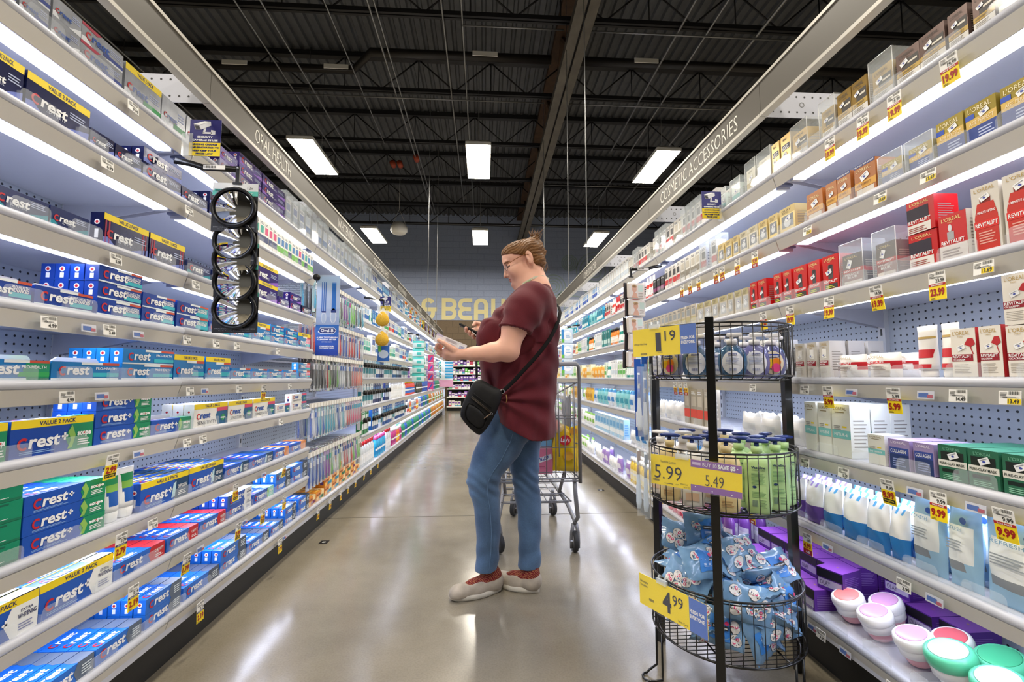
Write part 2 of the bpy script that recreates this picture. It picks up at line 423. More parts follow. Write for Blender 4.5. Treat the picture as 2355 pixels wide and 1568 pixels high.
def letter(ch):
    a, b = T_ / 2, H_ - T_ / 2; q = (b - a) / 4; m = H_ / 2
    if ch == 'B': return [[(a, 0), (a, H_)], [(0, b)] + arc(.42 - q, b - q, q, 90, -90) + [(0, m)], [(0, m)] + arc(.42 - q, a + q, q, 90, -90) + [(0, a)]]
    if ch == 'E': return [[(.46, b)] + arc(a + q, b - q, q, 90, 270) + [(.42, m)], [(.42, m)] + arc(a + q, a + q, q, 90, 270) + [(.46, a)]]
    if ch == 'A': return [[(a, 0)] + arc(.23, b - .165, .165, 180, 0) + [(.46 - a, 0)], [(a, m - .08), (.46 - a, m - .08)]]
    if ch == 'U': return [[(a, H_)] + arc(.23, a + .165, .165, 180, 360) + [(.46 - a, H_)]]
    if ch == 'T': return [[(0, b), (.46, b)], [(.23, b), (.23, 0)]]
    if ch == 'Y': return [[(a, H_), (a, m + .1)] + arc(.23, m + .1, .165, 180, 360) + [(.46 - a, H_)], [(.23, m), (.23, 0)]]
    if ch == 'H': return [[(a, 0), (a, H_)], [(.46 - a, 0), (.46 - a, H_)], [(a, m), (.46 - a, m)]]
    if ch == 'L': return [[(a, H_), (a, a), (.42, a)]]
    if ch == '&': return [arc(.21, b - .15, .15, 20, 180) + [(a, m)], [(0, m - .02), (.5, m - .02)], [(.06, m - .02)] + arc(.23, a + .14, .14, 180, 360) + [(.37, m - .02)]]
    return []
for ch, x0 in (('&', -2.02), ('B', -1.37), ('E', -.84), ('A', -.32), ('U', .24), ('T', .8), ('Y', 1.34), ('H', -2.95), ('T', -3.5), ('L', -4.0), ('A', -4.55), ('E', -5.1), ('H', -5.65)):
    mb = MB()
    for q_, st in enumerate(letter(ch)):
        stroke(mb, [(x0 + p[0], ZB + .01 + p[1]) for p in st], T_, CREAM, WY - .004 - .002 * q_)
    tag(mb.build('wall_letter'), {'&': 'cream painted ampersand on the blue wall before the B'}.get(ch, 'cream painted letter %s %s %s on the blue wall' % (ch, 'starting' if ch == 'H' and x0 < -5 else 'ending' if ch == 'H' else 'of', 'BEAUTY' if x0 > -1.5 else 'HEALTH')), 'painted letter')
for k, (cx, cz, rr) in enumerate([(2.85, 4.81, (.08, .14, .2, .26)), (3.7, 4.55, (.22, .36, .5, .62)), (2.3, 4.0, (.12, .2, .3, .4)), (3.0, 3.2, (.35, .5, .75)), (4.9, 3.9, (.2, .4, .6))]):
    mb = MB()
    for r0 in rr: stroke(mb, arc(cx, cz, r0, 0, 360, 40), .035, SAGE, WY - .004)
    tag(mb.build('wall_swirl'), 'sage painted swirl of concentric rings on the blue wall, %s from the girder' % ordw(k), 'mural swirl')
# small dark floor markers
for x, y, w in ((-.965, 2.96, .05), (1.05, 4.14, .05), (.95, 6.2, .05), (-.93, 7.0, .05)):
    mb = MB(); mb.box(-w / 2, w / 2, -.03, .03, 0.0, .0012, BLACK); F = Face(mb, (-w / 2, -.03, .0012), (1, 0, 0), (0, 1, 0)); F.disc(w * .5, .03, .011, WHITE); F.disc(w * .5, .03, .006, BLACK, 2)
    tag(mb.build('floor_sticker', loc=(x, y, 0)), 'small black sticker on the concrete %s m down the aisle by the %s shelving' % (['one', 'two', 'three', 'four', 'five', 'six', 'seven'][int(y) - 1] if y < 8 else 'far', 'oral care' if x < 0 else 'cosmetics'), 'floor sticker')
# ---------------------------------------------------------------- gondola shelving
LX, RX = -1.04, 1.115           # shelf nose planes
BAY = 1.22
JY = [0.45 + BAY * k for k in range(10)]     # bay starts
LZ = [1.835, 1.625, 1.374, 1.173, .994, .815, .585, .415, .209]
LZF = [1.835, 1.50, 1.22, 1.0, .755, .50, .209]
RZ = [1.795, 1.545, 1.286, 1.0, .75, .497, .203]
DEEP = .42
TUBE = mat('E4EAFF', 0.5, emit=LED, key='led_tube')
CHAN = mat('8288A4', 0.35, 0.2, key='led_channel')
KICK = mat('121110', 0.5, key='kick_plate')
PEG = pegboard_material('C0C9D3', 'perforated_back_panel')
RAILW = mat('D2CEC6', 0.35, key='price_rail')
SLOT = mat('D8DADC', 0.4, key='upright_enamel')
ACR = clear('F2F8FF', .13)
def place(side, y, z=0, off=0.0):
    """world location + rotation for things standing on a run: local x runs along the shelf, local -y faces the aisle"""
    if side == 'L': return Vector((LX - off, y, z)), PI / 2
    return Vector((RX + off, y, z)), -PI / 2
def make_shelf(z, base=False, tabs=True):
    w = BAY - .003; d = DEEP + (.0)
    mb = MB()
    mb.box(.002, w, .012, d, z - .028, z, SHELFW)
    mb.tube([(.002, .013, z - .011), (w, .013, z - .011)], .0125, SHELFW, 10)
    if not base:
        for x in (.012, w - .012):
            mb.loft([[(x - .0015, .06, z - .028), (x + .0015, .06, z - .028), (x + .0015, d, z - .1), (x - .0015, d, z - .1)], [(x - .0015, .06, z - .027), (x + .0015, .06, z - .027), (x + .0015, d, z - .027), (x - .0015, d, z - .027)]], SHELFW, True, False)
    parts = {'shelf': mb}
    mb = MB()
    a, b = (.004, z - .022), (.016, z - .060)
    mb.loft([[(.002, a[0], a[1]), (.002, b[0], b[1]), (.002, b[0] + .004, b[1]), (.002, a[0] + .006, a[1])], [(w, a[0], a[1]), (w, b[0], b[1]), (w, b[0] + .004, b[1]), (w, a[0] + .006, a[1])]], RAILW, True, False)
    parts['price_rail'] = mb
    if not base:
        mb = MB()
        mb.box(.02, w - .02, .024, .1, z - .04, z - .029, CHAN)
        for k in range(3): mb.box(.02, w - .02, .028 + .007 * k, .031 + .007 * k, z - .043, z - .04, CHAN)
        mb.box(.05, w - .05, .053, .097, z - .046, z - .040, SHELFW)
        mb.poly([(.05, .052, z - .0475), (w - .05, .052, z - .0475), (w - .05, .098, z - .0475), (.05, .098, z - .0475)][::-1], TUBE)
        mb.poly([(.05, .0515, z - .046), (w - .05, .0515, z - .046), (w - .05, .0515, z - .040), (.05, .0515, z - .040)], TUBE)
        mb.box(.035, .05, .05, .098, z - .05, z - .029, SHELFW); mb.box(w - .05, w - .035, .05, .098, z - .05, z - .029, SHELFW)
        parts['light_bar'] = mb
    if tabs:
        mb = MB()
        n = tabs if isinstance(tabs, int) and tabs > 1 else 9
        st = w / n
        for k in range(n):
            x0 = k * st + .004; x1 = x0 + st * .62; h = .034; r = .012
            pts = [(x0, 0), (x0, h - r)] + [(x0 + r - r * math.cos(a), h - r + r * math.sin(a)) for a in (.5, 1.0)] + [(x0 + r, h), (x1 - r, h)] + [(x1 - r + r * math.sin(a), h - r + r * math.cos(a)) for a in (.5, 1.0)] + [(x1, h - r), (x1, 0)]
            mb.loft([[(px, .008, z + pz + .0005) for px, pz in pts], [(px, .0095, z + pz + .0005) for px, pz in pts]], ACR, True, False)
            mb.box(x0 - .0025, x0 - .0005, .008, .2, z + .0005, z + .022, ACR)
        parts['front_stop'] = mb
    return parts
def unit(side, k, zs, pegbay=False):
    y0 = JY[k]
    loc, rz = place(side, y0 if side == 'L' else y0 + BAY)
    nm = 'oral care' if side == 'L' else 'cosmetics'
    r = empty('shelving_unit', loc, rz, label='white lit %s shelving bay, %s bay from the front%s' % (nm, ordw(k), ', with hanging peg rows' if pegbay else ''), cat='shelving unit', group=None)
    key = (tuple(zs), pegbay, 0 if k < 3 else 1)
    if key in KIDS:
        for q, sub in KIDS[key]:
            d = q.copy(); COL.objects.link(d); d.parent = r
            for s in sub:
                e = s.copy(); COL.objects.link(e); e.parent = d
        return r
    lst = []
    mb = MB(); mb.box(0, BAY, DEEP + .005, DEEP + .02, .1, 2.06, PEG)
    lst.append((mb.build('back_panel', r), []))
    mb = MB()
    for x in (0,): mb.box(x - .016, x + .016, DEEP - .012, DEEP + .006, .1, 2.08, SLOT)
    for kk in range(38): mb.box(-.004, .004, DEEP - .0128, DEEP - .0118, .16 + kk * .05, .185 + kk * .05, BLACK)
    lst.append((mb.build('upright', r), []))
    mb = MB(); mb.box(0, BAY, .07, DEEP + .02, 0, .143, KICK); mb.box(0, BAY, .012, DEEP, .143, zs[-1] - .0285, SHELFW); lst.append((mb.build('kick_plate', r), []))
    for i, z in enumerate(zs):
        p = make_shelf(z, i == len(zs) - 1, tabs=(8 if k < 3 else 0))
        s = p['shelf'].build('shelf', r); sub = []
        for nme in ('price_rail', 'light_bar', 'front_stop'):
            if nme in p: sub.append(p[nme].build(nme, s))
        lst.append((s, sub))
    KIDS[key] = lst
    return r
for k in range(10):
    unit('L', k, LZ if k < 2 else (LZ[:1] + LZ[-1:] if k == 2 else LZF), k == 2)
    unit('R', k, RZ)
# end panels of the runs
for side in 'LR':
    loc, rz = place(side, JY[0] + BAY * 10 + (.0 if side == 'L' else .03))
    mb = MB(); mb.box(0, .03, .0, .5, 0, 2.08, SHELFW); o = mb.build('end_panel', loc=loc, rot=(0, 0, rz)); tag(o, 'tall white end panel closing the %s shelving run' % ('oral care' if side == 'L' else 'cosmetics'), 'end panel')
# ---------------------------------------------------------------- header sign band
BAND = mat('484238', 0.45, key='taupe_band'); TRIM = mat('C4C0B6', 0.35, 0.2, key='band_trim'); LET = mat('EFEBE0', 0.5, key='band_lettering')
def band(side):
    X = -1.0 if side == 'L' else 1.08
    z0, z1 = (1.995, 2.13) if side == 'L' else (2.02, 2.17)
    words = {'L': {1: ('ORAL HEALTH', 2.0, .37), 2: ('WHITENING', 3.15, .38), 3: ('TOOTHBRUSHES', 4.2, .62), 4: ('MOUTHWASH', 5.4, .55), 5: ('ORAL CARE', 6.9, .5), 6: ('DENTURES', 8.1, .5), 7: ('FLOSS', 9.2, .35)}, 'R': {1: ('COSMETIC ACCESSORIES', 2.69, .86), 3: ('COMPLEXION CARE', 4.87, .56), 6: ('SKIN CARE', 8.4, .5)}}[side]
    for k in range(9 if side == 'L' else 10):
        y0 = JY[k]; rz = PI / 2 if side == 'L' else -PI / 2
        r = empty('header_sign', (X, y0 if side == 'L' else y0 + BAY, z0), rz, label='taupe header sign panel %s, %s above the %s shelving' % (('reading ' + words[k][0]) if k in words else 'left plain', ordw(k), 'oral care' if side == 'L' else 'cosmetics'), cat='header sign')
        r['label'] = r['label'].replace('left plain', 'without lettering')
        h = z1 - z0
        mb = MB(); mb.box(.001, BAY - .001, 0, .02, .012, h - .01, BAND); mb.build('panel', r)
        mb = MB(); mb.box(.001, BAY - .001, -.004, .026, h - .012, h, TRIM); mb.box(.001, BAY - .001, -.004, .026, 0, .013, TRIM); mb.build('trim', r)
        if k in words:
            s, ya, w = words[k]; lx = (ya - y0) if side == 'L' else (y0 + BAY - ya)
            mb = MB(); F = Face(mb, (0, 0, 0), (1, 0, 0), (0, 0, 1)); F.text(s, lx, h * .25, h * .46, LET, 2, -.008, w=w); mb.build('lettering', r)
        # perforated arm reaching back to the shelving at the joint
        if k > 0:
            sx = 1 if side == 'R' else 0
            xo = BAY if sx else 0
            mb = MB(); mb.box(xo - .002, xo + .002, .02, .5, -.0, .105, SHELFW)
            yy = xo - .003
            F = Face(mb, (xo - .0022, .5, 0), (0, -1, 0), (0, 0, 1)) if sx == 0 else Face(mb, (xo + .0022, .02, 0), (0, 1, 0), (0, 0, 1))
            for q in range(14):
                F.disc(.03 + q * .033, .022, .004, mat('3A3A3A', .6), 1, n=8); F.disc(.03 + q * .033, .085, .004, mat('3A3A3A', .6), 1, n=8)
            a = .15
            F.ring(a, .053, .008, .011, mat('7A7A78', .5), 1, n=8)
            mb.build('support_arm', r)
band('L'); band('R')
for k, (x, y) in enumerate([(-1.0, 8.2), (-1.0, 9.75), (1.08, 8.1), (1.08, 4.7), (1.08, 5.75)]):
    mb = MB(); mb.cyl((0, 0, 0), (0, 0, 4.1), .0055, mat('A9ABAC', .35, .5, key='rod'), 6); tag(mb.build('suspension_rod', loc=(x, y, 2.13 if x < 0 else 2.17)), 'thin pale rod holding the %s header sign to the roof, %s along' % ('oral care' if x < 0 else 'cosmetics', ordw(k)), 'rod')
# ---------------------------------------------------------------- cross-aisle fixture at the far end
fx = empty('shelving_unit', (0, 14.0, 0), 0, label='shelving across the far end of the aisle holding purple packs', cat='shelving unit')
DK = mat('2A2A2C', .6, key='dark_back')
mb = MB(); mb.box(-1.1, 3.4, .3, .34, .0, 1.8, DK); mb.build('back_panel', fx)
mb = MB(); mb.box(-1.1, 3.4, .0, .3, 1.8, 1.82, SHELFW); mb.box(-1.1, 3.4, -.02, .0, 1.6, 1.8, mat('6A6A66', .5)); mb.box(-1.1, 3.4, -.022, .0, 1.8, 1.83, SHELFW); mb.build('header', fx)
mb = MB(); mb.box(-1.1, 3.4, .05, .3, 0, .12, KICK); mb.build('kick_plate', fx)
FZ = [.14, .42, .67, .9, 1.12, 1.36]
for z in FZ:
    mb = MB(); mb.box(-1.1, 3.4, 0, .3, z - .03, z, WHITE); mb.build('shelf', fx)
    
FXC = ['5B3A8A', '7A4FA0', 'E8E4E8', '5FC04A', 'F2B8C0', '8A60B0', 'EDE6DE', 'C23A3A', '4BA6A0', 'F4F0EA', '6F4FA8']
mbs = {}
for i, z in enumerate(FZ):
    x = -1.04; q = 0
    while x < 1.3:
        w = R.choice([.08, .09, .1]); h = R.choice([.12, .15, .17]) if i < 5 else R.choice([.12, .16])
        if R.random() < .1: x += .1; continue
        c = R.choice(['5B3A8A', '6F4FA8', 'EDE6F0', '8A60B0']) if i in (1, 2, 3) else (R.choice(['F0EAE0', 'EDE4DC']) if i == 0 else R.choice(FXC))
        kk = (w, h, c)
        if kk not in mbs:
            mb = MB(); mb.bbox(0, w - .008, 0, .07, 0, h, card(c), .004); F = Face(mb, (0, 0, 0), (1, 0, 0), (0, 0, 1)); F.rect(.01, w - .02, h * .55, h * .8, ink('F4F1F4' if c[0] in '5678' else '7A3FA0')); F.rect(.0, w - .01, .0, h * .25, ink(R.choice(['4FA8C8', 'F0F0F0', '52B060', 'D04A5A'])))
            mbs[kk] = mb.build('boxed_pack'); o = mbs[kk]
        else:
            o = mbs[kk].copy(); COL.objects.link(o)
        o.location = (x, 14.01, z)
        tag(o, 'small boxed pack on the %s shelf up at the aisle end, %s along' % (ordw(i), ordw(q)), 'box', 'packs on the far end shelves'); q += 1
        x += w
LROWS = [
 (0, 0.981, 1.047, 'silver_red', 1, 1),
 (0, 1.049, 1.124, 'silver_red', 2, 2),
 (0, 1.126, 1.205, 'silver', 2, 1),
 (0, 1.207, 1.35, 'silver_red', 2, 2),
 (0, 1.357, 1.506, 'silver_green_value', 1, 1),
 (0, 1.512, 1.631, 'silver_green', 1, 1),
 (0, 1.636, 1.746, 'silver_green', 1, 1),
 (0, 1.847, 1.981, 'purple', 2, 2),
 (0, 1.991, 2.19, 'purple', 3, 3),
 (0, 2.198, 2.453, 'purple', 3, 2),
 (1, 0.973, 1.078, 'navy_value', 1, 1),
 (1, 1.081, 1.253, 'navy_value', 1, 2),
 (1, 1.257, 1.336, 'navy', 1, 1),
 (1, 1.341, 1.442, 'navy', 1, 3),
 (1, 1.448, 1.626, 'navy', 2, 2),
 (1, 1.633, 1.786, 'navy', 1, 2),
 (1, 1.795, 1.912, 'navy', 2, 2),
 (1, 1.922, 2.146, 'navy', 1, 1),
 (2, 1.028, 1.157, 'teal_white', 1, 2),
 (2, 1.162, 1.275, 'teal_white', 1, 2),
 (2, 1.319, 1.491, 'navy_red_value', 1, 1),
 (2, 1.499, 1.676, 'navy_red_value', 1, 1),
 (2, 1.684, 1.828, 'teal_white', 1, 1),
 (2, 1.837, 1.984, 'teal_white', 1, 2),
 (2, 1.994, 2.148, 'purple_value', 1, 1),
 (2, 2.164, 2.402, 'purple_value', 2, 1),
 (2, 2.417, 2.55, 'purple', 1, 3),
 (2, 2.561, 2.712, 'purple', 2, 1),
 (2, 2.725, 2.874, 'navy', 1, 1),
 (3, 1.011, 1.136, 'advanced', 1, 1),
 (3, 1.14, 1.303, 'advanced', 1, 1),
 (3, 1.315, 1.476, 'advanced', 3, 4),
 (3, 1.483, 1.636, 'advanced', 2, 1),
 (3, 1.643, 1.82, 'advanced_mint', 2, 2),
 (3, 1.832, 1.978, 'advanced_mint', 1, 1),
 (3, 1.988, 2.158, 'azure', 1, 2),
 (3, 2.17, 2.338, 'azure_value', 1, 1),
 (3, 2.348, 2.497, 'azure', 2, 1),
 (3, 2.508, 2.668, 'azure', 2, 1),
 (3, 2.686, 2.878, 'pink_value', 1, 1),
 (4, 1.01, 1.194, 'azure_scope', 1, 1),
 (4, 1.197, 1.412, 'azure', 1, 1),
 (4, 1.419, 1.638, 'azure', 2, 3),
 (4, 1.645, 1.817, 'azure_value', 1, 2),
 (4, 1.825, 2.0, 'azure_value', 1, 2),
 (4, 2.007, 2.17, 'azure', 1, 3),
 (4, 2.178, 2.331, 'azure', 1, 2),
 (4, 2.34, 2.492, 'azure', 1, 2),
 (4, 2.503, 2.684, 'azure', 1, 1),
 (4, 2.703, 2.888, 'pinkpro', 2, 1),
 (5, 0.994, 1.109, 'scope_value', 1, 2),
 (5, 1.112, 1.331, 'scope_value', 1, 1),
 (5, 1.338, 1.547, 'plus_scope', 3, 2),
 (5, 1.553, 1.759, 'plus_scope', 1, 1),
 (5, 1.769, 1.987, 'sens_value', 1, 2),
 (5, 1.996, 2.194, 'sens_value', 1, 1),
 (5, 2.206, 2.423, 'sens_value', 1, 1),
 (5, 2.437, 2.612, 'sens', 1, 1),
 (5, 2.63, 2.842, 'sens', 2, 1),
 (6, 0.992, 1.153, 'scope_end', 4, 1),
 (6, 1.158, 1.392, 'plus_scope', 3, 3),
 (6, 1.524, 1.752, 'deep_value', 1, 3),
 (6, 1.76, 1.985, 'deep_value', 1, 4),
 (6, 1.994, 2.183, 'deep', 1, 3),
 (6, 2.195, 2.429, 'deep', 1, 3),
 (6, 2.444, 2.616, 'gum', 1, 2),
 (6, 2.633, 2.85, 'gum', 1, 2),
 (7, 0.999, 1.21, 'white_value', 1, 3),
 (7, 1.213, 1.434, 'white_value', 1, 3),
 (7, 1.44, 1.654, 'cavity', 1, 3),
 (7, 1.66, 1.833, 'cavity', 1, 5),
 (7, 1.841, 2.015, 'cavity', 1, 5),
 (7, 2.025, 2.226, 'plus_white', 2, 4),
 (7, 2.238, 2.454, 'plus_scope_mint', 1, 4),
 (7, 2.469, 2.654, 'tartar', 2, 2),
 (7, 2.672, 2.892, 'tartar', 2, 2),
 (8, 1.06, 1.212, 'tartar', 1, 4),
 (8, 1.218, 1.388, 'tartar_teal', 1, 5),
 (8, 1.393, 1.569, 'tartar_teal', 1, 6),
 (8, 1.577, 1.749, 'tartar_teal', 2, 4),
 (8, 1.763, 1.984, 'tartar_grey', 1, 6),
 (8, 1.993, 2.198, 'tartar_grey', 2, 4),
 (8, 2.205, 2.42, 'tartar_grey', 1, 4),
 (8, 2.43, 2.585, 'tartar_grey', 1, 5),
 (8, 2.601, 2.744, 'tartar', 2, 4),
 (8, 2.781, 2.939, 'tartar', 2, 4),
]
RROWS = [
 (0, 0.822, 0.89, 'lb'),
 (0, 0.895, 0.942, 'lb'),
 (0, 0.945, 0.999, 'lb'),
 (0, 1.0, 1.073, 'lb'),
 (0, 1.075, 1.141, 'lb'),
 (0, 1.144, 1.224, 'lg_case'),
 (0, 1.229, 1.294, 'lg'),
 (0, 1.296, 1.352, 'lg'),
 (0, 1.354, 1.427, 'lg_case'),
 (0, 1.439, 1.572, 'case'),
 (0, 1.577, 1.634, 'roc'),
 (0, 1.637, 1.69, 'roc'),
 (0, 1.695, 1.782, 'silver_case'),
 (0, 1.788, 1.871, 'silver_case'),
 (0, 1.878, 1.991, 'teal_case'),
 (0, 1.998, 2.1, 'teal_case'),
 (1, 0.833, 0.902, 'age'),
 (1, 0.905, 0.976, 'age'),
 (1, 0.978, 1.046, 'age'),
 (1, 1.048, 1.128, 'age_case'),
 (1, 1.133, 1.213, 'age_case'),
 (1, 1.219, 1.303, 'bonus'),
 (1, 1.308, 1.372, 'bonus'),
 (1, 1.374, 1.421, 'orange'),
 (1, 1.427, 1.512, 'orange'),
 (1, 1.53, 1.66, 'olayg'),
 (1, 1.665, 1.73, 'olayg'),
 (1, 1.736, 1.797, 'olayg'),
 (1, 1.803, 1.869, 'olayw'),
 (1, 1.876, 1.936, 'olayw'),
 (1, 1.943, 1.993, 'olayg'),
 (1, 2.001, 2.061, 'olayg'),
 (1, 2.069, 2.126, 'olayg'),
 (2, 0.845, 0.913, 'lift'),
 (2, 0.916, 0.978, 'lift'),
 (2, 0.988, 1.058, 'serum'),
 (2, 1.062, 1.14, 'triple'),
 (2, 1.171, 1.249, 'blur_case'),
 (2, 1.286, 1.373, 'blur_case'),
 (2, 1.384, 1.454, 'rev'),
 (2, 1.458, 1.522, 'rev'),
 (2, 1.526, 1.599, 'rev'),
 (2, 1.604, 1.658, 'rev'),
 (2, 1.663, 1.715, 'rev'),
 (2, 1.724, 1.818, 'rev'),
 (2, 1.825, 1.874, 'rev'),
 (2, 1.881, 1.934, 'mask'),
 (2, 1.941, 1.997, 'mask'),
 (2, 2.004, 2.056, 'mask'),
 (2, 2.064, 2.132, 'mask'),
 (2, 2.14, 2.204, 'mask'),
 (2, 2.212, 2.285, 'mask'),
 (2, 2.294, 2.362, 'mask'),
 (3, 0.867, 0.93, 'cica_stack'),
 (3, 0.933, 0.985, 'cica'),
 (3, 0.987, 1.049, 'cica'),
 (3, 1.051, 1.099, 'tube'),
 (3, 1.104, 1.164, 'tube'),
 (3, 1.195, 1.307, 'pack_rev'),
 (3, 1.315, 1.423, 'pack_rev'),
 (3, 1.434, 1.489, 'bright'),
 (3, 1.493, 1.549, 'bright'),
 (3, 1.554, 1.608, 'bright'),
 (4, 0.886, 0.958, 'clay'),
 (4, 0.961, 1.03, 'clay'),
 (4, 1.034, 1.101, 'clay'),
 (4, 1.104, 1.168, 'collagen'),
 (4, 1.171, 1.243, 'collagen'),
 (4, 1.249, 1.312, 'eye'),
 (4, 1.371, 1.449, 'futur'),
 (4, 1.453, 1.511, 'futur'),
 (4, 1.515, 1.576, 'futur'),
 (5, 0.89, 1.028, 'refresh'),
 (5, 1.032, 1.114, 'refresh'),
 (5, 1.119, 1.208, 'refresh'),
 (5, 1.214, 1.276, 'wipe_blue'),
 (5, 1.28, 1.357, 'wipe_blue'),
 (5, 1.362, 1.449, 'wipe_blue'),
 (5, 1.454, 1.533, 'wipe_blue'),
 (5, 1.539, 1.619, 'wipe_purple'),
 (5, 1.626, 1.72, 'wipe_purple'),
]
LTAGS = [
 (8, 1.826, '2.19', 'y'),
 (7, 1.485, '2.19', 'y'),
 (6, 1.424, '2.79', 'y'),
 (5, 1.371, '2.99', 'l'),
 (6, 2.035, '2.99', 'l'),
 (7, 1.73, '1.79', 'y'),
 (7, 2.07, '2.99', 'l'),
 (7, 2.288, '2.99', 'l'),
 (6, 2.508, '2.99', 'l'),
 (7, 2.523, '2.19', 'y'),
 (8, 2.491, '1.79', 'y'),
 (4, 2.245, '2.99', 'y'),
 (8, 3.04, '3.49', 'y'),
 (8, 3.269, '3.49', 'y'),
 (8, 3.497, '3.49', 'y'),
 (8, 3.69, '4.49', 'y'),
 (8, 3.895, '4.49', 'y'),
 (8, 4.168, '4.49', 'y'),
 (8, 4.4, '4.49', 'y'),
 (8, 4.697, '4.49', 'y'),
 (3, 1.155, '4.99', 'w'),
 (3, 1.333, '3.49', 'w'),
 (3, 1.668, '4.99', 'w'),
 (3, 1.843, '3.49', 'w'),
 (3, 1.993, '4.99', 'w'),
 (3, 2.379, '4.99', 'w'),
 (2, 1.338, '5.99', 'w'),
 (2, 1.699, '5.99', 'w'),
 (1, 1.287, '6.99', 'w'),
 (1, 1.641, '6.99', 'w'),
 (4, 1.218, '4.99', 'w'),
 (4, 1.7, '5.99', 'w'),
 (4, 2.026, '4.99', 'w'),
 (4, 2.541, '4.99', 'w'),
 (5, 1.699, '5.99', 'w'),
 (5, 1.791, '5.99', 'w'),
 (5, 2.446, '3.99', 'w'),
 (6, 1.551, '5.99', 'w'),
 (0, 1.363, '9.99', 'w'),
 (4, 1.327, '', 'p'),
 (3, 1.27, '', 'p'),
 (3, 1.445, '', 'p'),
 (5, 1.476, '', 'p'),
 (7, 1.816, '', 'p'),
 (6, 2.294, '', 'p'),
 (7, 2.131, '', 'p'),
 (4, 1.792, '', 'p'),
 (8, 2.553, '', 'p'),
]
RTAGS = [
 (0, 0.979, '19.99', 'y'),
 (0, 1.127, '19.99', 'y'),
 (0, 1.231, '19.99', 'y'),
 (0, 1.36, '19.99', 'y'),
 (1, 1.051, '13.69', 'c'),
 (1, 1.19, '13.69', 'c'),
 (1, 1.482, '13.69', 'c'),
 (1, 1.79, '19.99', 'r'),
 (1, 1.92, '24.99', 'r'),
 (1, 2.048, '24.99', 'r'),
 (1, 2.108, '24.99', 'r'),
 (1, 2.286, '24.99', 'r'),
 (1, 2.386, '24.99', 'r'),
 (1, 2.484, '24.99', 'r'),
 (2, 0.941, '13.69', 'c'),
 (2, 1.046, '23.99', 'y'),
 (2, 1.221, '19.99', 'y'),
 (2, 1.401, '19.99', 'y'),
 (2, 1.59, '19.99', 'y'),
 (2, 1.75, '16.99', 'y'),
 (3, 0.911, '13.49', 'c'),
 (3, 1.018, '14.49', 'w'),
 (3, 1.187, '5.99', 'y'),
 (3, 1.426, '5.99', 'y'),
 (3, 1.536, '17.99', 'w'),
 (3, 1.844, '12.99', 'w'),
 (3, 2.188, '21.99', 'r'),
 (3, 2.477, '21.99', 'r'),
 (3, 2.544, '21.99', 'r'),
 (3, 2.614, '21.99', 'r'),
 (4, 0.94, '9.99', 'y'),
 (4, 1.083, '9.99', 'y'),
 (4, 1.224, '8.99', 'l'),
 (4, 1.381, '13.79', 'w'),
 (4, 1.552, '10.29', 'w'),
 (5, 1.557, '4.99', 'r'),
 (5, 1.886, '4.99', 'r'),
 (5, 1.195, '2.99', 'w'),
 (6, 1.516, '9.99', 'w'),
 (6, 1.249, '8.99', 'w'),
 (6, 2.633, '8.99', 'w'),
 (3, 1.103, '', 'p'),
 (3, 1.338, '', 'p'),
 (4, 1.151, '', 'p'),
 (4, 1.003, '', 'p'),
 (5, 1.118, '', 'p'),
 (6, 1.562, '', 'p'),
 (6, 1.421, '', 'p'),
 (5, 1.472, '', 'p'),
]
# ---------------------------------------------------------------- packaged goods
RED = ink('C4202B'); WT = ink('F3F4F5'); NAVYI = ink('1B2560'); YEL = ink('F2D51C'); GOLD = ink('B89A52')
DESC = {
 'silver_red': 'silver holographic toothpaste carton with red band', 'silver': 'plain silver toothpaste carton', 'silver_green': 'silver toothpaste carton with green stripe', 'silver_green_value': 'silver double pack with yellow value band',
 'purple': 'violet whitening toothpaste carton', 'purple_value': 'violet double pack with yellow value band', 'navy': 'navy whitening toothpaste carton', 'navy_value': 'navy double pack with yellow value band',
 'navy_red_value': 'navy red-striped double pack with yellow band', 'teal_white': 'navy and teal whitening toothpaste carton', 'advanced': 'royal blue advanced toothpaste carton', 'advanced_mint': 'royal blue toothpaste carton with mint strip',
 'azure': 'azure daily toothpaste carton', 'azure_value': 'azure double pack with yellow value band', 'azure_scope': 'azure toothpaste carton with green flag', 'pink_value': 'azure and pink double toothpaste pack', 'pinkpro': 'azure toothpaste carton with pink flag',
 'scope_value': 'blue and green double pack with yellow band', 'plus_scope': 'blue toothpaste carton with green mint end', 'sens_value': 'white sensitivity double pack with yellow band', 'sens': 'white sensitivity toothpaste carton',
 'scope_end': 'green mouthwash-flavour toothpaste carton', 'deep_value': 'blue deep clean double pack, yellow band', 'deep': 'blue deep clean toothpaste carton', 'gum': 'blue toothpaste carton with orange end',
 'white_value': 'blue and white double pack, yellow band', 'cavity': 'blue toothpaste carton with red chevron end', 'plus_white': 'blue toothpaste carton with white end', 'plus_scope_mint': 'blue toothpaste carton with pale mint end',
 'tartar': 'blue toothpaste carton with dark grey end', 'tartar_teal': 'pale blue toothpaste carton with teal text', 'tartar_grey': 'blue toothpaste carton with slate chevron end', 'baking': 'orange baking soda toothpaste carton'}
BASE = {'silver': 'B9BDC6', 'purple': '3C2380', 'navy': '161C4E', 'teal_white': '14255C', 'advanced': '153E9A', 'azure': '1878BE', 'pink': '2A86C4', 'scope': '1646A4', 'plus': '1750B4', 'sens': 'EDEBE6', 'deep': '1656BC', 'gum': '1656B8', 'white': '1A57B8', 'cavity': '1D62C0', 'tartar': '1E6ACB', 'baking': 'E28A1E'}
def base_of(k):
    if k == 'scope_end': return '0E8A66'
    for b in BASE:
        if k.startswith(b): return BASE[b]
    return '1850B0'
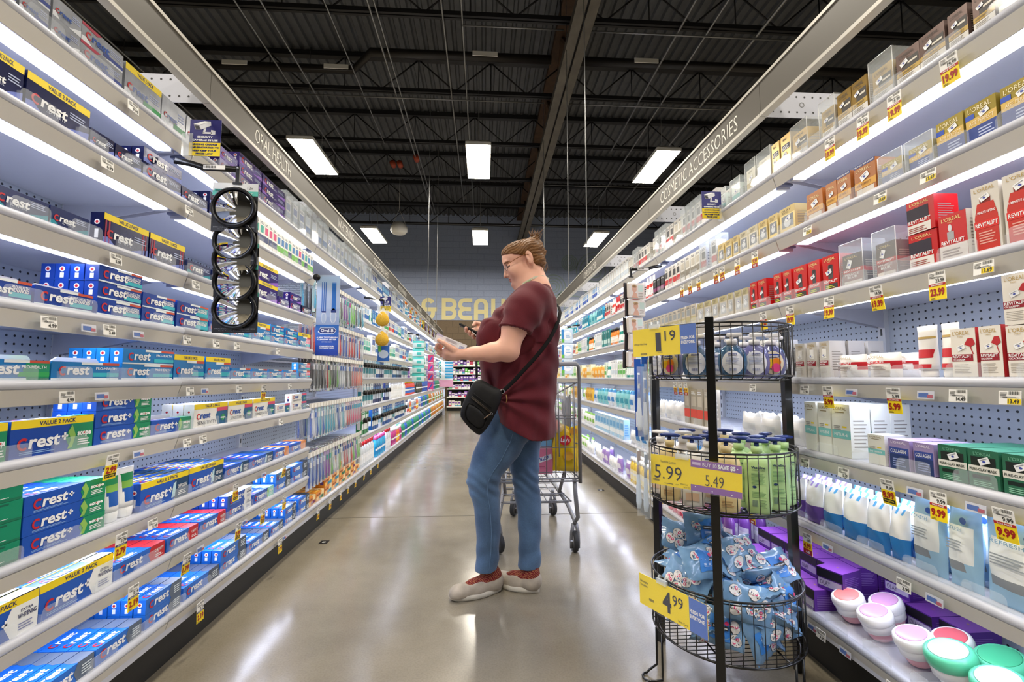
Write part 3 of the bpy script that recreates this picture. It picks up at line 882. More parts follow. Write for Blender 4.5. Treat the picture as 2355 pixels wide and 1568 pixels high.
def logo(F, x, z, h, dark, l=2, cond=1.0):
    F.ring(x + h * .42, z + h * .36, h * .3, h * .5, RED, l, 9, math.radians(50), math.radians(310))
    F.text('rest', x + h * .85, z, h, dark, l, .03, shear=.12, cond=cond)
CART = {}
def carton(kind, Lw, H, D=.036):
    key = (kind, round(Lw, 2), H, D)
    if key in CART: return CART[key]
    Lw = round(Lw, 2)
    val = 'value' in kind
    b = card(base_of(kind))
    if kind.startswith(('silver', 'purple', 'navy')): b = mat(base_of(kind), .22, .25, noise=.3, nscale=22, key='foil_' + kind)
    mb = MB(); mb.box(0, Lw, 0, D, 0, H, b)
    F = Face(mb, (0, 0, 0), (1, 0, 0), (0, 0, 1)); T = Face(mb, (0, 0, H), (1, 0, 0), (0, 1, 0)); E0 = Face(mb, (0, D, 0), (0, -1, 0), (0, 0, 1)); E1 = Face(mb, (Lw, 0, 0), (0, 1, 0), (0, 0, 1))
    hz = H
    if val:
        hz = H * .78
        F.rect(0, Lw, hz, H, YEL, 1); F.text('VALUE 2 PACK', Lw * .3, hz + (H - hz) * .25, (H - hz) * .52, NAVYI, 2, .02, w=Lw * .45)
        T.rect(0, Lw, 0, D * .12, YEL, 1)
    white = kind.startswith('sens')
    tc = ink('1E4FA8') if white or kind.startswith('silver') else WT
    lh = hz * (.42 if not val else .34)
    if kind == 'scope_end':
        F.text('scope', Lw * .1, hz * .35, hz * .38, WT, 2, .04); F.disc(Lw * .36, hz * .5, hz * .06, RED, 3)
        F.rect(0, Lw, 0, hz * .12, ink('0A6E50')); F.rect(Lw * .1, Lw * .8, hz * .84, hz * .93, ink('0B5E48')); F.lines(Lw * .1, Lw * .8, hz * .18, hz * .3, 2, WT)
    else:
        ends = {'plus_scope': '118A5E', 'scope_value': '118A5E', 'azure_scope': '15946A', 'deep_value': '0A3F66', 'deep': '0A3F66', 'white_value': 'EFF1F2', 'cavity': 'C4252C', 'plus_white': 'ECEEF0', 'plus_scope_mint': '9AD8CC', 'tartar': '3C4656', 'tartar_teal': '5F6C80', 'tartar_grey': '4A5468', 'gum': 'D88A50', 'sens_value': '1F5E8A', 'sens': '1F5E8A', 'advanced_mint': '2A9CB0', 'baking': 'F5D9A0', 'pink_value': 'E58AA8', 'pinkpro': 'E07C9C'}
        e = ends.get(kind)
        if e:
            x0 = Lw * .7
            F.poly([(x0 - hz * .25, hz * .5), (x0, 0), (Lw, 0), (Lw, hz), (x0, hz)], ink(e), 1)
            T.poly([(x0 - D * .2, D * .5), (x0, 0), (Lw, 0), (Lw, D), (x0, D)], ink(e), 1)
            E1.rect(0, D, 0, H, ink(e), 1)
        if kind.startswith(('plus_scope', 'scope_value')):
            F.text('scope', Lw * .78, hz * .52, hz * .2, WT, 3, .05, w=Lw * .19); F.disc(Lw * .875, hz * .6, hz * .035, RED, 4); F.poly([(Lw * .66, hz * .05), (Lw * .72, hz * .1), (Lw * .76, hz * .55), (Lw * .71, hz * .95), (Lw * .66, hz * .7), (Lw * .7, hz * .4)], ink('8FBF5A'), 2)
            F.lines(Lw * .79, Lw * .96, hz * .15, hz * .42, 3, WT, 3)
        if kind.startswith('deep'): F.text('DEEP CLEAN', Lw * .76, hz * .5, hz * .17, WT, 3, .02, w=Lw * .2); F.lines(Lw * .77, Lw * .95, hz * .15, hz * .4, 3, WT, 3); F.poly([(Lw * .62, hz * .1), (Lw * .7, hz * .15), (Lw * .72, hz * .9), (Lw * .66, hz * .8)], ink('BFE0EA'), 2)
        if kind in ('white_value', 'plus_white'): F.text('EXTRA', Lw * .8, hz * .74, hz * .1, NAVYI, 3, .01); F.text('WHITENING', Lw * .77, hz * .54, hz * .15, NAVYI, 3, .02, w=Lw * .21); F.lines(Lw * .78, Lw * .95, hz * .15, hz * .42, 3, ink('8A90B8'), 3)
        if kind == 'cavity': F.text('CAVITY', Lw * .77, hz * .5, hz * .2, WT, 3, .02, w=Lw * .2); F.lines(Lw * .78, Lw * .95, hz * .15, hz * .38, 2, WT, 3)
        if kind.startswith('sens'): F.text('SENSITIVITY', Lw * .1, hz * .12, hz * .2, ink('2A2E46'), 2, .0, w=Lw * .55); F.rect(Lw * .66, Lw, hz * .78, hz, ink('D84A70'), 2); F.disc(Lw * .86, hz * .38, hz * .2, ink('2E9A5A'), 2); F.text('scope', Lw * .78, hz * .33, hz * .12, WT, 3, .04, w=Lw * .16)
        if kind.startswith(('tartar',)): F.lines(Lw * .77, Lw * .96, hz * .2, hz * .8, 4, ink('DCE6EE'), 3)
        if kind.startswith(('azure', 'advanced', 'pinkpro', 'pink_')):
            F.rect(Lw * .72, Lw, hz * .86, hz, ink('C8503A'), 2); F.rect(Lw * .4, Lw * .72, hz * .86, hz, ink('E6ECF0'), 2)
            F.rect(Lw * .58, Lw, hz * .16, hz * .4, ink('35B4C6' if kind != 'azure_scope' else '2FA85A'), 2)
            F.text('PRO-HEALTH', Lw * .62, hz * .58, hz * .16, WT, 3, .01, w=Lw * .33)
            if 'adv' in kind: F.text('ADVANCED', Lw * .62, hz * .42, hz * .16, WT, 3, .03, w=Lw * .33)
            F.rect(0, Lw, 0, hz * .09, ink('DDE8F0'), 1)
        if kind.startswith(('navy', 'purple', 'teal_white', 'silver')):
            gc = {'n': '6C7CC8', 'p': '8E5AC8', 't': '1E8C9E', 's': 'E8ECF2'}[kind[0]]
            F.text('3D WHITE', Lw * .3, hz * .2, hz * .17, ink('C9CEE2') if kind[0] != 's' else ink('5A6484'), 2, .0, w=Lw * .3)
            F.poly([(0, 0), (Lw * .25, 0), (Lw * .1, hz * .3), (0, hz * .25)], ink(gc), 1); F.poly([(Lw * .55, 0), (Lw, 0), (Lw, hz * .34), (Lw * .8, hz * .2)], ink(gc), 1)
            F.lines(Lw * .66, Lw * .95, hz * .5, hz * .8, 3, ink('AEB8DA'), 2)
            if kind == 'silver_red': F.poly([(0, hz), (Lw * .45, hz), (Lw * .35, hz * .8), (0, hz * .84)], ink('B02848'), 2); F.rect(Lw * .5, Lw, hz * .1, hz * .3, ink('2B3F90'), 2)
            if kind == 'silver_green_value' or kind == 'silver_green': F.rect(Lw * .5, Lw, hz * .1, hz * .28, ink('2C9A50'), 2)
            if 'red' in kind and kind[0] == 'n':
                for q in (.03, .1, .85, .92): F.rect(Lw * q, Lw * (q + .03), 0, hz, ink('A02040'), 1)
    if kind == 'baking':
        F.text('ARM & HAMMER', Lw * .06, hz * .62, hz * .18, ink('7A2A18'), 2, .02, w=Lw * .5); F.rect(Lw * .4, Lw * .95, hz * .12, hz * .5, ink(['2A8AA8', '7A2A50', '2A6A40'][int(Lw * 1000) % 3]), 2); F.rect(Lw * .05, Lw * .3, hz * .12, hz * .5, ink('F6C050'), 2)
        T.rect(Lw * .1, Lw * .9, D * .3, D * .7, ink('F6C050')); E0.rect(D * .2, D * .8, H * .3, H * .7, ink('5A3A80'))
    elif kind != 'scope_end':
        lx = Lw * (.1 if not val else .08)
        lw = min(hz * (.54 if not val else .44), Lw * .15)
        logo(F, lx, hz * (.3 if not white else .46), lw if not white else lw * .8, tc, 3, 1.2)
        if kind.startswith(('plus', 'deep', 'scope_v', 'white_v', 'gum')):
            xx = lx + lw * 3.75; F.rect(xx, xx + lw * .6, hz * .52, hz * .6, WT, 3); F.rect(xx + lw * .2, xx + lw * .4, hz * .42, hz * .7, WT, 3); F.lines(Lw * .1, Lw * .5, hz * .1, hz * .22, 2, ink('8FB4E4'), 2)
        logo(T, Lw * .1, D * .25, min(D * .6, Lw * .15), tc, 3, 1.2)
        E0.disc(D * .5, H * .68, D * .2, WT); E0.disc(D * .5, H * .68, D * .11, RED, 2); E0.rect(D * .36, D * .64, H * .15, H * .45, WT if not white else NAVYI)
        E1.lines(D * .15, D * .85, H * .2, H * .8, 4, WT)
    o = mb.build('toothpaste_carton'); CART[key] = [o, False]
    return CART[key]
def put(proto, side, y, z, off, label, cat, group, tilt=0.0, yaw=0.0, name=None):
    """first use takes the built object, later ones are copies of it with copies of its parts"""
    o, used = proto[0], proto[1]
    if used:
        kids = list(o.children); c = o.copy(); COL.objects.link(c)
        for k in kids: d = k.copy(); COL.objects.link(d); d.parent = c
        o = c
    proto[1] = True
    loc, rz = place(side, y, z, off)
    o.location = loc; o.rotation_euler = (tilt, 0, rz + yaw)
    return tag(o, label, cat, group)
SHF = ['top', 'second', 'third', 'fourth', 'fifth', 'sixth', 'seventh', 'eighth', 'ninth']
STK = {1: [''], 2: ['bottom of pair', 'top of pair'], 3: ['bottom of stack', 'middle of stack', 'top of stack'], 4: ['bottom of stack', 'second up', 'third up', 'top of stack']}
ROWN = ['front row', 'second row back', 'third row back', 'fourth row back', 'fifth row back', 'rearmost row']
cnt = {}
for s, y0, y1, k, st, dp in LROWS:
    H = .085 if 'value' in k else .0455
    if k.startswith('silver'): H = .095 if 'value' in k or st == 1 else .05
    i = cnt.get(s, 0); cnt[s] = i + 1
    dp2 = dp + (1 if s >= 4 and dp > 1 else 0)
    for d in range(min(dp2, 6)):
        for q in range(st):
            if k == 'scope_end' and d: continue
            if d > 0 and q == st - 1 and st == 2 and s in (1,) : pass
            p = carton(k, y1 - y0 - .002, H)
            ex = R.uniform(0, .004)
            put(p, 'L', y0 + R.uniform(0, .002), LZ[s] + q * H + .0006 * (q + 1), .016 + d * .0385 + ex * .3, '%s, %s%s, %s along, %s oral care shelf' % (DESC[k], (STK[st][q] + ', ') if st > 1 else '', ROWN[d] if dp2 > 1 else 'single row', ordw(i), SHF[s]), 'toothpaste', 'cartons of one facing on the %s oral care shelf, %s along' % (SHF[s], ordw(i)), yaw=R.uniform(-.006, .006))
# loose display cartons standing behind (top of L5, L6, L7)
extra = [(5, 1.30, 1.46, 'plus_scope', .145, 0.10), (5, 1.58, 1.76, 'sens', .052, 0.062), (5, 1.78, 1.98, 'sens', .088, .062), (6, 1.17, 1.39, 'plus_scope', .1425, .17), (6, 1.53, 1.75, 'deep_value', .09, .165), (6, 1.78, 1.99, 'deep', .09, .09), (7, 1.22, 1.42, 'plus_scope_mint', .09, .16)]
# tubes standing on caps
def toothpaste_tube():
    r = empty('toothpaste_tube')
    mb = MB(); body = plastic('F2F3F4'); rg = []
    for t in range(9):
        a = t / 8; z = .03 + a * .115; w = .0265 + .004 * a; d = .019 * (1 - a) + .0015
        rg.append([(w * math.cos(2 * PI * j / 20) + .03, d * math.sin(2 * PI * j / 20) + .02, z) for j in range(20)])
    mb.loft(rg, body); mb.build('tube_body', r)
    mb = MB(); mb.lathe([(.021, 0), (.023, .004), (.025, .028), (.022, .031)], body, 20, (.03, .02, 0), 1, .8); mb.build('cap', r)
    mb = MB()
    for z0, z1, c in ((.045, .085, '1B5AB4'), (.085, .105, '7DB24A'), (.105, .128, '0F8A50')):
        vs = []
        for z in (z0, z1):
            a = (z - .03) / .115; w = .0268 + .004 * a; d = .0194 * (1 - a) + .002
            vs.append([(w * math.cos(PI + PI * j / 10) * .9 + .03, d * math.sin(PI + PI * j / 10) + .0195, z) for j in range(11)])
        mb.loft(vs, ink(c), False, True, False)
    F = Face(mb, (.03, .0, 0), (1, 0, 0), (0, 0, 1)); 
    mb.build('printed_label', r)
    return [r, False]
tp = toothpaste_tube()
for i, y in enumerate((1.405, 1.463)): put(tp, 'L', y, LZ[6] + .0005, .02, 'white standing toothpaste tube with green and blue label, %s of pair, seventh oral care shelf' % ordw(i), 'toothpaste', None)
# white spring pusher paddles between facings
PAD = plastic('F0F1F2')
def paddle():
    mb = MB(); pts = [(0, 0), (.15, 0), (.15, .05), (.142, .058), (.02, .058), (.0, .045)]
    mb.loft([[(x, 0, z) for x, z in pts], [(x, .004, z) for x, z in pts]], PAD, True, False)
    mb.cyl((.09, .004, .03), (.09, .03, .03), .016, PAD, 14)
    mb.box(.05, .1, .03, .2, 0, .003, PAD)
    return [mb.build('pusher_paddle'), False]
pd = paddle()
for i, (s, y, off) in enumerate([(4, 1.04, .06), (4, 1.24, .06), (3, 1.0, .06), (3, 1.17, .06), (7, 1.47, .17), (7, 1.68, .26), (7, 1.86, .26), (8, 1.07, .23), (8, 1.24, .26), (8, 1.41, .3), (8, 1.79, .3), (6, 2.02, .2), (3, 1.66, .12), (5, 1.56, .06), (2, 1.02, .1)]):
    if off > .05: put(pd, 'L', y, LZ[s] + .0006, off, 'white plastic pusher paddle behind cartons on the %s oral care shelf, %s along' % (SHF[s], ordw(i)), 'shelf pusher', None)
# ---------------------------------------------------------------- price tags
REDT = ink('A01818'); PAPER = ink('F1EFEA'); TX = ink('33332F'); YT = ink('F4D61A')
TG = {}
def price_tag(p, k):
    if (p, k) in TG: return TG[(p, k)]
    mb = MB(); w = .042 if k != 'p' else .045
    if k == 'p':
        mb.box(0, w, -.0012, 0, -.0, .02, ink('C9CBD6')); F = Face(mb, (0, -.0012, 0), (1, 0, 0), (0, 0, 1)); F.rect(.004, .03, .004, .015, ink('5570B0')); F.rect(.028, w - .003, .003, .011, ink('B06070'), 2)
    else:
        mb.box(0, w, -.0012, 0, -.003, .026, PAPER); F = Face(mb, (0, -.0012, 0), (1, 0, 0), (0, 0, 1))
        F.barcode(w * .45, w * .95, .018, .025, TX); F.lines(.003, w * .4, .012, .024, 4, ink('6A6A66')); F.lines(w * .2, w * .9, .011, .015, 2, ink('4A4A46'))
        F.text(p, w * .93, .0, .0085, TX, 2, .03, align='r', w=w * .5)
        if k == 'c': F.rect(w * .4, w, -.002, .0095, YT, 1)
        if k in 'ylr':
            hb = -.043
            mb.box(0, w, -.0014, 0, hb, -.003, YT)
            F = Face(mb, (0, -.0014, hb), (1, 0, 0), (0, 0, 1)); H = .040
            if k == 'y': F.rect(0, w, H - .006, H, ink('B0202A') if float(p) > 4.6 else NAVYI); F.text('SALE PRICE' if float(p) > 4.6 else 'LOW PRICE', w / 2, H - .0048, .0034, WT, 2, .02, align='c', w=w * .7); F.text(p, w / 2, .011, .0165, REDT, 2, .045, w=w * .84, align='c'); F.lines(.004, w * .4, .002, .007, 2, TX)
            if k == 'l': F.text(p, w / 2, .019, .0165, REDT, 2, .045, w=w * .84, align='c'); F.rect(.002, w - .002, .006, .016, ink('1C1A12')); F.text('Low prices', .004, .0095, .005, YT, 2, .02, w=w * .75)
            if k == 'r': F.text(p, w / 2, .021, .0155, REDT, 2, .045, w=w * .84, align='c'); F.rect(0, w, 0, .017, ink('A4201E')); F.text('4.49' if float(p) < 5 else '19.99', w * .3, .004, .008, WT, 2, .04, w=w * .45)
    TG[(p, k)] = [mb.build('price_tag' if k != 'p' else 'shelf_label'), False]
    return TG[(p, k)]
def tags(side, rows, zs):
    nm = 'oral care' if side == 'L' else 'cosmetics'; seq = {}
    for s, y, p, k in rows:
        i = seq.get(s, 0); seq[s] = i + 1
        y0 = y - .021 if side == 'L' else y + .021
        lk = {'y': 'yellow sale tag reading %s hanging' % p, 'l': 'yellow low price tag reading %s hanging' % p, 'r': 'yellow and red sale tag reading %s hanging' % p, 'w': 'small white price ticket reading %s clipped' % p, 'c': 'white price ticket with yellow corner reading %s' % p, 'p': 'small picture label clipped'}[k]
        put(price_tag(p, k), side, y0, zs[s] - .054, -.0085 if k != 'p' else -.004, '%s on the %s %s shelf, %s tag along' % (lk, SHF[s], nm, ordw(i)), 'price tag', None, tilt=R.uniform(-.05, .12) if k in 'ylr' else -.1)
tags('L', LTAGS, LZ); tags('R', RTAGS, RZ)
# ---------------------------------------------------------------- cosmetics boxes
BX = {}
def sticker(F, x, y, s, a=.4):
    c, n = math.cos(a), math.sin(a)
    def q(u, v): return (x + u * c - v * n, y + u * n + v * c)
    F.poly([q(-s, -s * .6), q(s, -s * .6), q(s, s * .6), q(-s, s * .6)], WT, 4); F.disc(x, y - s * .1, s * .3, ink('3A4AA8'), 5, ry=s * .2, n=10); F.poly([q(-s * .7, s * .25), q(s * .7, s * .25), q(s * .7, s * .4), q(-s * .7, s * .4)], ink('9A9AA4'), 5)
BD = {
 'lb': ('taupe brown cream box with glass window', .085, '6E5A54'), 'lg': ('bronze gold cream box', .105, '9A7C40'), 'lg_case': ('gold cream box locked in clear case', .125, 'B49A62'), 'case': ('leaning gold box in open clear case', .12, 'C2A050'),
 'roc': ('matte gold serum box', .115, 'C8A868'), 'silver_case': ('silver serum box in clear case', .125, 'D8D4C0'), 'teal_case': ('white and teal box in clear case', .1, 'DDE8E4'), 'age': ('olive gold box with royal blue base', .085, '9C8A3C'),
 'age_case': ('olive gold box in tall clear case', .08, '9C8A3C'), 'bonus': ('copper box with blue bonus band', .095, 'A8642C'), 'orange': ('copper orange cream box', .09, 'B06A2C'), 'olayg': ('pale gold eye cream box', .09, 'D8C48C'), 'olayw': ('pearl white eye cream box', .09, 'DCD6C4'),
 'lift': ('tall box with red bottle picture', .15, 'D8D2C8'), 'serum': ('red and white dropper serum box', .11, 'C41E22'), 'triple': ('red cream box with dark jar window', .088, 'C01C20'), 'blur_case': ('charcoal and red box in clear case', .13, '4A3C3A'), 'rev': ('bright red serum box', .113, 'C82020'),
 'mask': ('glassy jar box with khaki header', .1, 'C9C2B4'), 'cica_stack': ('white box with crimson band', .11, 'E6E0D6'), 'cica': ('white box with red flower and crimson band', .115, 'E8E2D8'), 'bright': ('grey white box with crimson band', .12, 'C9C4BC'),
 'clay': ('deep green clay mask box', .085, '2E6A50'), 'collagen': ('lilac box with navy jar picture', .08, '9C8AB8'), 'eye': ('white eye cream box with aqua band', .085, 'E4E4DC'), 'futur': ('tall white box with aqua band', .165, 'E2E4DC'),
 'tube': ('white and crimson squeeze tube', .135, 'ECE8E2'), 'pack_rev': ('white and crimson towelette pouch', .07, 'EEEAE4'), 'refresh': ('pale blue towelette bag', .19, '9CC4E0'), 'wipe_blue': ('white and blue wipe packet', .14, '2A7CC4'), 'wipe_purple': ('white and purple wipe packet', .14, '6A4AA0')}
def cbox(kind, W):
    W = round(W, 2) if W > .04 else .04
    key = (kind, W)
    if key in BX: return BX[key]
    d, H, c = BD[kind]; D = min(W, .06) * .9 + .01
    mb = MB(); b = mat(c, .25 if kind in ('lb', 'lg', 'age', 'lg_case', 'roc', 'rev', 'triple') else .35, .35 if kind in ('lg', 'lb', 'roc', 'age', 'lg_case', 'age_case', 'olayg') else 0, key='box_' + kind)
    ins = kind.endswith('case')
    gx = .008 if ins else .002
    BH = H * (.72 if ins else 1)
    x0, x1 = gx, W - gx
    w = x1 - x0
    if kind in ('tube',):
        rg = []
        for t in range(8):
            a = t / 7; rg.append([(W / 2 + (w / 2 * (.75 + .25 * a)) * math.cos(2 * PI * j / 20), .03 + (.022 * (1 - a) + .0015) * math.sin(2 * PI * j / 20), .02 + a * (H - .02)) for j in range(20)])
        mb.loft(rg, b); mb.lathe([(.016, 0), (.018, .003), (.018, .02)], b, 18, (W / 2, .03, 0))
        def band(z0, z1, mt):
            vs = []
            for z in (z0, z1):
                a = (z - .02) / (H - .02); vs.append([(W / 2 + (w / 2 * (.75 + .25 * a)) * .97 * math.cos(PI + PI * j / 10), .0295 + (.022 * (1 - a) + .0022) * math.sin(PI + PI * j / 10), z) for j in range(11)])
            mb.loft(vs, mt, False, True, False)
        band(.05, .072, RED); band(.024, .034, RED); band(.1, .106, GOLD)
    elif kind in ('pack_rev', 'refresh', 'wipe_blue', 'wipe_purple'):
        n = 9; T = {'pack_rev': .035, 'refresh': .05, 'wipe_blue': .045, 'wipe_purple': .045}[kind]
        def grid(sgn):
            vs = []
            for i in range(n + 1):
                for j in range(n + 1):
                    u, v = i / n, j / n; bulge = (math.sin(PI * u) ** .5 if 0 < u < 1 else 0) * (math.sin(PI * v) ** .6 if 0 < v < 1 else 0)
                    vs.append((x0 + w * u, T / 2 + sgn * (T / 2 * bulge) + .0035 * math.sin(9 * u + 13 * v + (W * 70)) * bulge, H * v))
            return vs
        for sgn in (-1, 1):
            vs = grid(sgn); fs = [(i * (n + 1) + j, (i + 1) * (n + 1) + j, (i + 1) * (n + 1) + j + 1, i * (n + 1) + j + 1) for i in range(n) for j in range(n)]
            o = len(mb.v); mb.v.extend(vs)
            for f in fs:
                jj = f[0] % (n + 1); ii = f[0] // (n + 1)
                m = b
                if kind == 'pack_rev': m = RED if (jj == 5 or (ii > 6 and jj < 5 and jj > 2)) else b
                if kind == 'refresh': m = ink('E8ECEC') if 3 <= jj <= 6 and 1 <= ii <= 7 else (ink('8A9096') if jj == 2 and 1 <= ii <= 5 else b)
                if kind.startswith('wipe'): m = b if jj < 4 else (WT if jj < 8 or ii % 3 else ink('5BB0E8' if 'blue' in kind else 'A890D8'))
                mb.f.append(tuple(a + o for a in (f if sgn < 0 else f[::-1]))); mb.mi.append(mb.m(m)); mb.sm.append(True)
        F = Face(mb, (0, -.003, 0), (1, 0, 0), (0, 0, 1), .0006)
        if kind == 'refresh': F.text('REFRESH', x0 + w * .2, H * .72, H * .045, ink('7AA6C8'), 1, .01, w=w * .5); F.lines(x0 + w * .2, x0 + w * .7, H * .48, H * .62, 4, ink('9AA2A8'), 1); F.disc(x0 + w * .75, H * .86, .008, ink('2E4E9A'), 1)
        if kind == 'pack_rev': F.text('REVITALIFT', x0 + w * .12, H * .58, H * .09, WT, 1, .02, w=w * .55); F.text("L'OREAL", x0 + w * .2, H * .78, H * .1, GOLD, 1, .0, w=w * .45); F.lines(x0 + w * .15, x0 + w * .7, H * .3, H * .5, 3, ink('9A8A84'), 1)
    else:
        if kind in ('triple', 'cica_stack'): pass
        mb.box(x0, x1, .0, D, 0.001, BH, b)
        F = Face(mb, (x0, 0, 0.001), (1, 0, 0), (0, 0, 1)); S = Face(mb, (x1, 0, .001), (0, 1, 0), (0, 0, 1)); T = Face(mb, (x0, 0, BH), (1, 0, 0), (0, 1, 0))
        S.lines(D * .15, D * .85, BH * .2, BH * .75, 8, ink('8E8880') if c[0] in 'DEC' else ink('C9B8A8'), 1, .3)
        br = "L'OREAL"
        gold = GOLD
        if kind in ('lb', 'lg', 'lg_case', 'case'):
            F.text(br, w * .12, BH * .8, BH * .1, ink('3A2E26'), 2, .0, w=w * .66); F.text('PARIS', w * .38, BH * .73, BH * .04, ink('3A2E26'), 2, 0)
            F.rect(w * .3, w * .95, BH * .36, BH * .68, ink('2A221E')); F.rect(w * .5, w * .9, BH * .5, BH * .56, ink('D8D0C0'), 2); F.rect(0, w, BH * .22, BH * .36, ink('B8963C')); F.text('AGE PERFECT', w * .1, BH * .26, BH * .06, ink('4A3A22'), 3, .01, w=w * .7); F.rect(0, w, 0, BH * .2, ink('D8D4CC')); F.lines(w * .1, w * .8, BH * .04, BH * .18, 3, ink('8A8480')); sticker(F, w * .35, BH * .6, w * .16)
        elif kind == 'roc':
            F.text('RoC', w * .25, BH * .82, BH * .08, ink('4A4030'), 2, .02, w=w * .4); F.rect(w * .1, w * .9, BH * .5, BH * .68, ink('2E3650')); F.lines(w * .15, w * .85, BH * .52, BH * .66, 3, WT, 2); sticker(F, w * .4, BH * .35, w * .2)
        elif kind in ('silver_case', 'teal_case'):
            F.rect(0, w, BH * .1, BH * .35, ink('6FC4BC' if kind[0] == 't' else 'B8A878')); F.text('OLAY', w * .2, BH * .8, BH * .1, ink('6A6458'), 2, .0, w=w * .5); sticker(F, w * .5, BH * .55, w * .2)
        elif kind in ('age', 'age_case'):
            F.text(br, w * .1, BH * .78, BH * .13, ink('F0E6C0'), 2, .0, w=w * .75); F.rect(0, w, BH * .36, BH * .6, ink('D8B45A')); F.text('AGE PERFECT', w * .12, BH * .42, BH * .11, ink('F4EACC'), 3, .0, w=w * .8); F.rect(0, w, 0, BH * .36, ink('27408C')); F.rect(0, w * .3, BH * .6, BH * .74, ink('2A50B8'), 2); F.lines(w * .4, w * .9, BH * .06, BH * .3, 3, ink('B8C4E8'), 2); sticker(F, w * .62, BH * .66, w * .16)
        elif kind in ('bonus', 'orange'):
            if kind == 'bonus': F.rect(0, w, BH * .9, BH, ink('2B3E86')); F.text('BONUS 50% MORE', w * .05, BH * .925, BH * .05, WT, 2, .02, w=w * .9)
            F.text(br, w * .1, BH * .74, BH * .1, ink('F0DCA8'), 2, .0, w=w * .7); F.rect(0, w, BH * .2, BH * .42, ink('D8A040')); F.text('AGE PERFECT', w * .08, BH * .28, BH * .08, ink('6A3A18'), 3, .0, w=w * .7); F.rect(w * .1, w * .9, 0, BH * .18, ink('D8D0C4')); sticker(F, w * .5, BH * .55, w * .2)
        elif kind in ('olayg', 'olayw', 'mask'):
            F.rect(0, w, BH * .72, BH, ink({'olayg': 'D6BE80', 'olayw': 'C9C0A4', 'mask': 'B8AE84'}[kind])); F.text('OLAY', w * .15, BH * .82, BH * .1, ink('5A5040'), 2, .0, w=w * .6); F.text('EYES' if kind[0] == 'o' else 'MASKS', w * .2, BH * .75, BH * .05, ink('5A5040'), 2, 0, w=w * .4)
            F.rect(w * .12, w * .88, BH * .15, BH * .66, ink('8A8F96' if kind != 'mask' else 'B4B8BC')); F.disc(w * .5, BH * .35, w * .22, ink('D8DCE0'), 2); sticker(F, w * .55, BH * .5, w * .16)
        elif kind in ('rev', 'triple', 'serum'):
            F.text(br, w * .12, BH * .84, BH * .08, ink('E8D08A'), 2, .01, w=w * .7); F.text('PARIS', w * .35, BH * .79, BH * .03, ink('E8D08A'), 2, 0)
            if kind == 'rev': F.rect(w * .35, w * .65, BH * .3, BH * .7, ink('4A4448')); F.rect(w * .4, w * .6, BH * .62, BH * .72, ink('16161A'), 2); F.text('REVITALIFT', w * .08, BH * .2, BH * .07, WT, 2, .02, w=w * .84); F.rect(w * .1, w * .9, BH * .02, BH * .16, ink('3A3434')); F.lines(w * .15, w * .7, BH * .04, BH * .14, 2, ink('D8E04A'), 2); sticker(F, w * .4, BH * .5, w * .18)
            if kind == 'triple': F.rect(w * .0, w * .8, BH * .4, BH * .76, ink('23182E')); F.text('REVITALIFT', w * .06, BH * .3, BH * .1, WT, 3, .02, w=w * .8); F.rect(0, w * .85, BH * .0, BH * .26, ink('E4DED8')); F.lines(w * .05, w * .7, BH * .04, BH * .2, 3, ink('9A4038'), 2)
            if kind == 'serum': F.rect(w * .3, w * .55, BH * .42, BH * .6, ink('A8A8AC')); F.disc(w * .42, BH * .68, w * .07, ink('D8D8DC'), 2, ry=w * .14); F.rect(0, w, BH * .0, BH * .3, ink('D8D0CC')); F.text('REVITALIFT', w * .08, BH * .33, BH * .08, WT, 3, .02, w=w * .84); F.lines(w * .1, w * .8, BH * .05, BH * .24, 3, ink('8A7A76'), 2); S.rect(0, D, 0, BH, ink('E8E2DC'), 1); S.lines(D * .15, D * .85, BH * .2, BH * .85, 9, ink('A8948E'), 2, .3)
        elif kind == 'blur_case':
            F.text(br, w * .12, BH * .84, BH * .07, ink('E0C88A'), 2, .0, w=w * .65); F.rect(0, w, BH * .38, BH * .5, ink('B0201E')); F.text('REVITALIFT', w * .06, BH * .41, BH * .06, WT, 2, .02, w=w * .86); F.rect(0, w, BH * .0, BH * .38, ink('7A2A28')); F.text('MIRACLE', w * .1, BH * .28, BH * .065, WT, 2, .0, w=w * .7); F.text('BLUR', w * .22, BH * .19, BH * .075, WT, 2, .02, w=w * .5); F.rect(w * .05, w * .95, 0, BH * .1, ink('D8D0C8'), 2); sticker(F, w * .35, BH * .66, w * .18, 1.2); S.rect(0, D, BH * .36, BH * .5, RED, 1)
        elif kind == 'lift':
            F.text(br, w * .12, BH * .9, BH * .055, GOLD, 2, .0, w=w * .75)
            F.poly([(w * .08, 0), (w * .92, 0), (w * .92, BH * .5), (w * .8, BH * .72), (w * .2, BH * .72), (w * .08, BH * .5)], ink('C42A1C')); F.rect(w * .3, w * .7, BH * .72, BH * .8, ink('8A1A14')); F.text('REVITALIFT', w * .1, BH * .36, BH * .06, WT, 3, .02, w=w * .8); F.rect(w * .06, w * .94, BH * .33, BH * .45, ink('D8241C'), 2); F.text('1 MINUTE LIFTING', w * .15, BH * .56, BH * .035, WT, 3, .02, w=w * .7); F.lines(w * .2, w * .8, BH * .1, BH * .3, 5, ink('E8A89A'), 2); sticker(F, w * .5, BH * .8, w * .18)
        elif kind in ('cica', 'cica_stack', 'bright'):
            F.text(br, w * .1, BH * .86, BH * .08, GOLD, 2, .0, w=w * .7); F.text('PARIS', w * .3, BH * .81, BH * .03, GOLD, 2, 0)
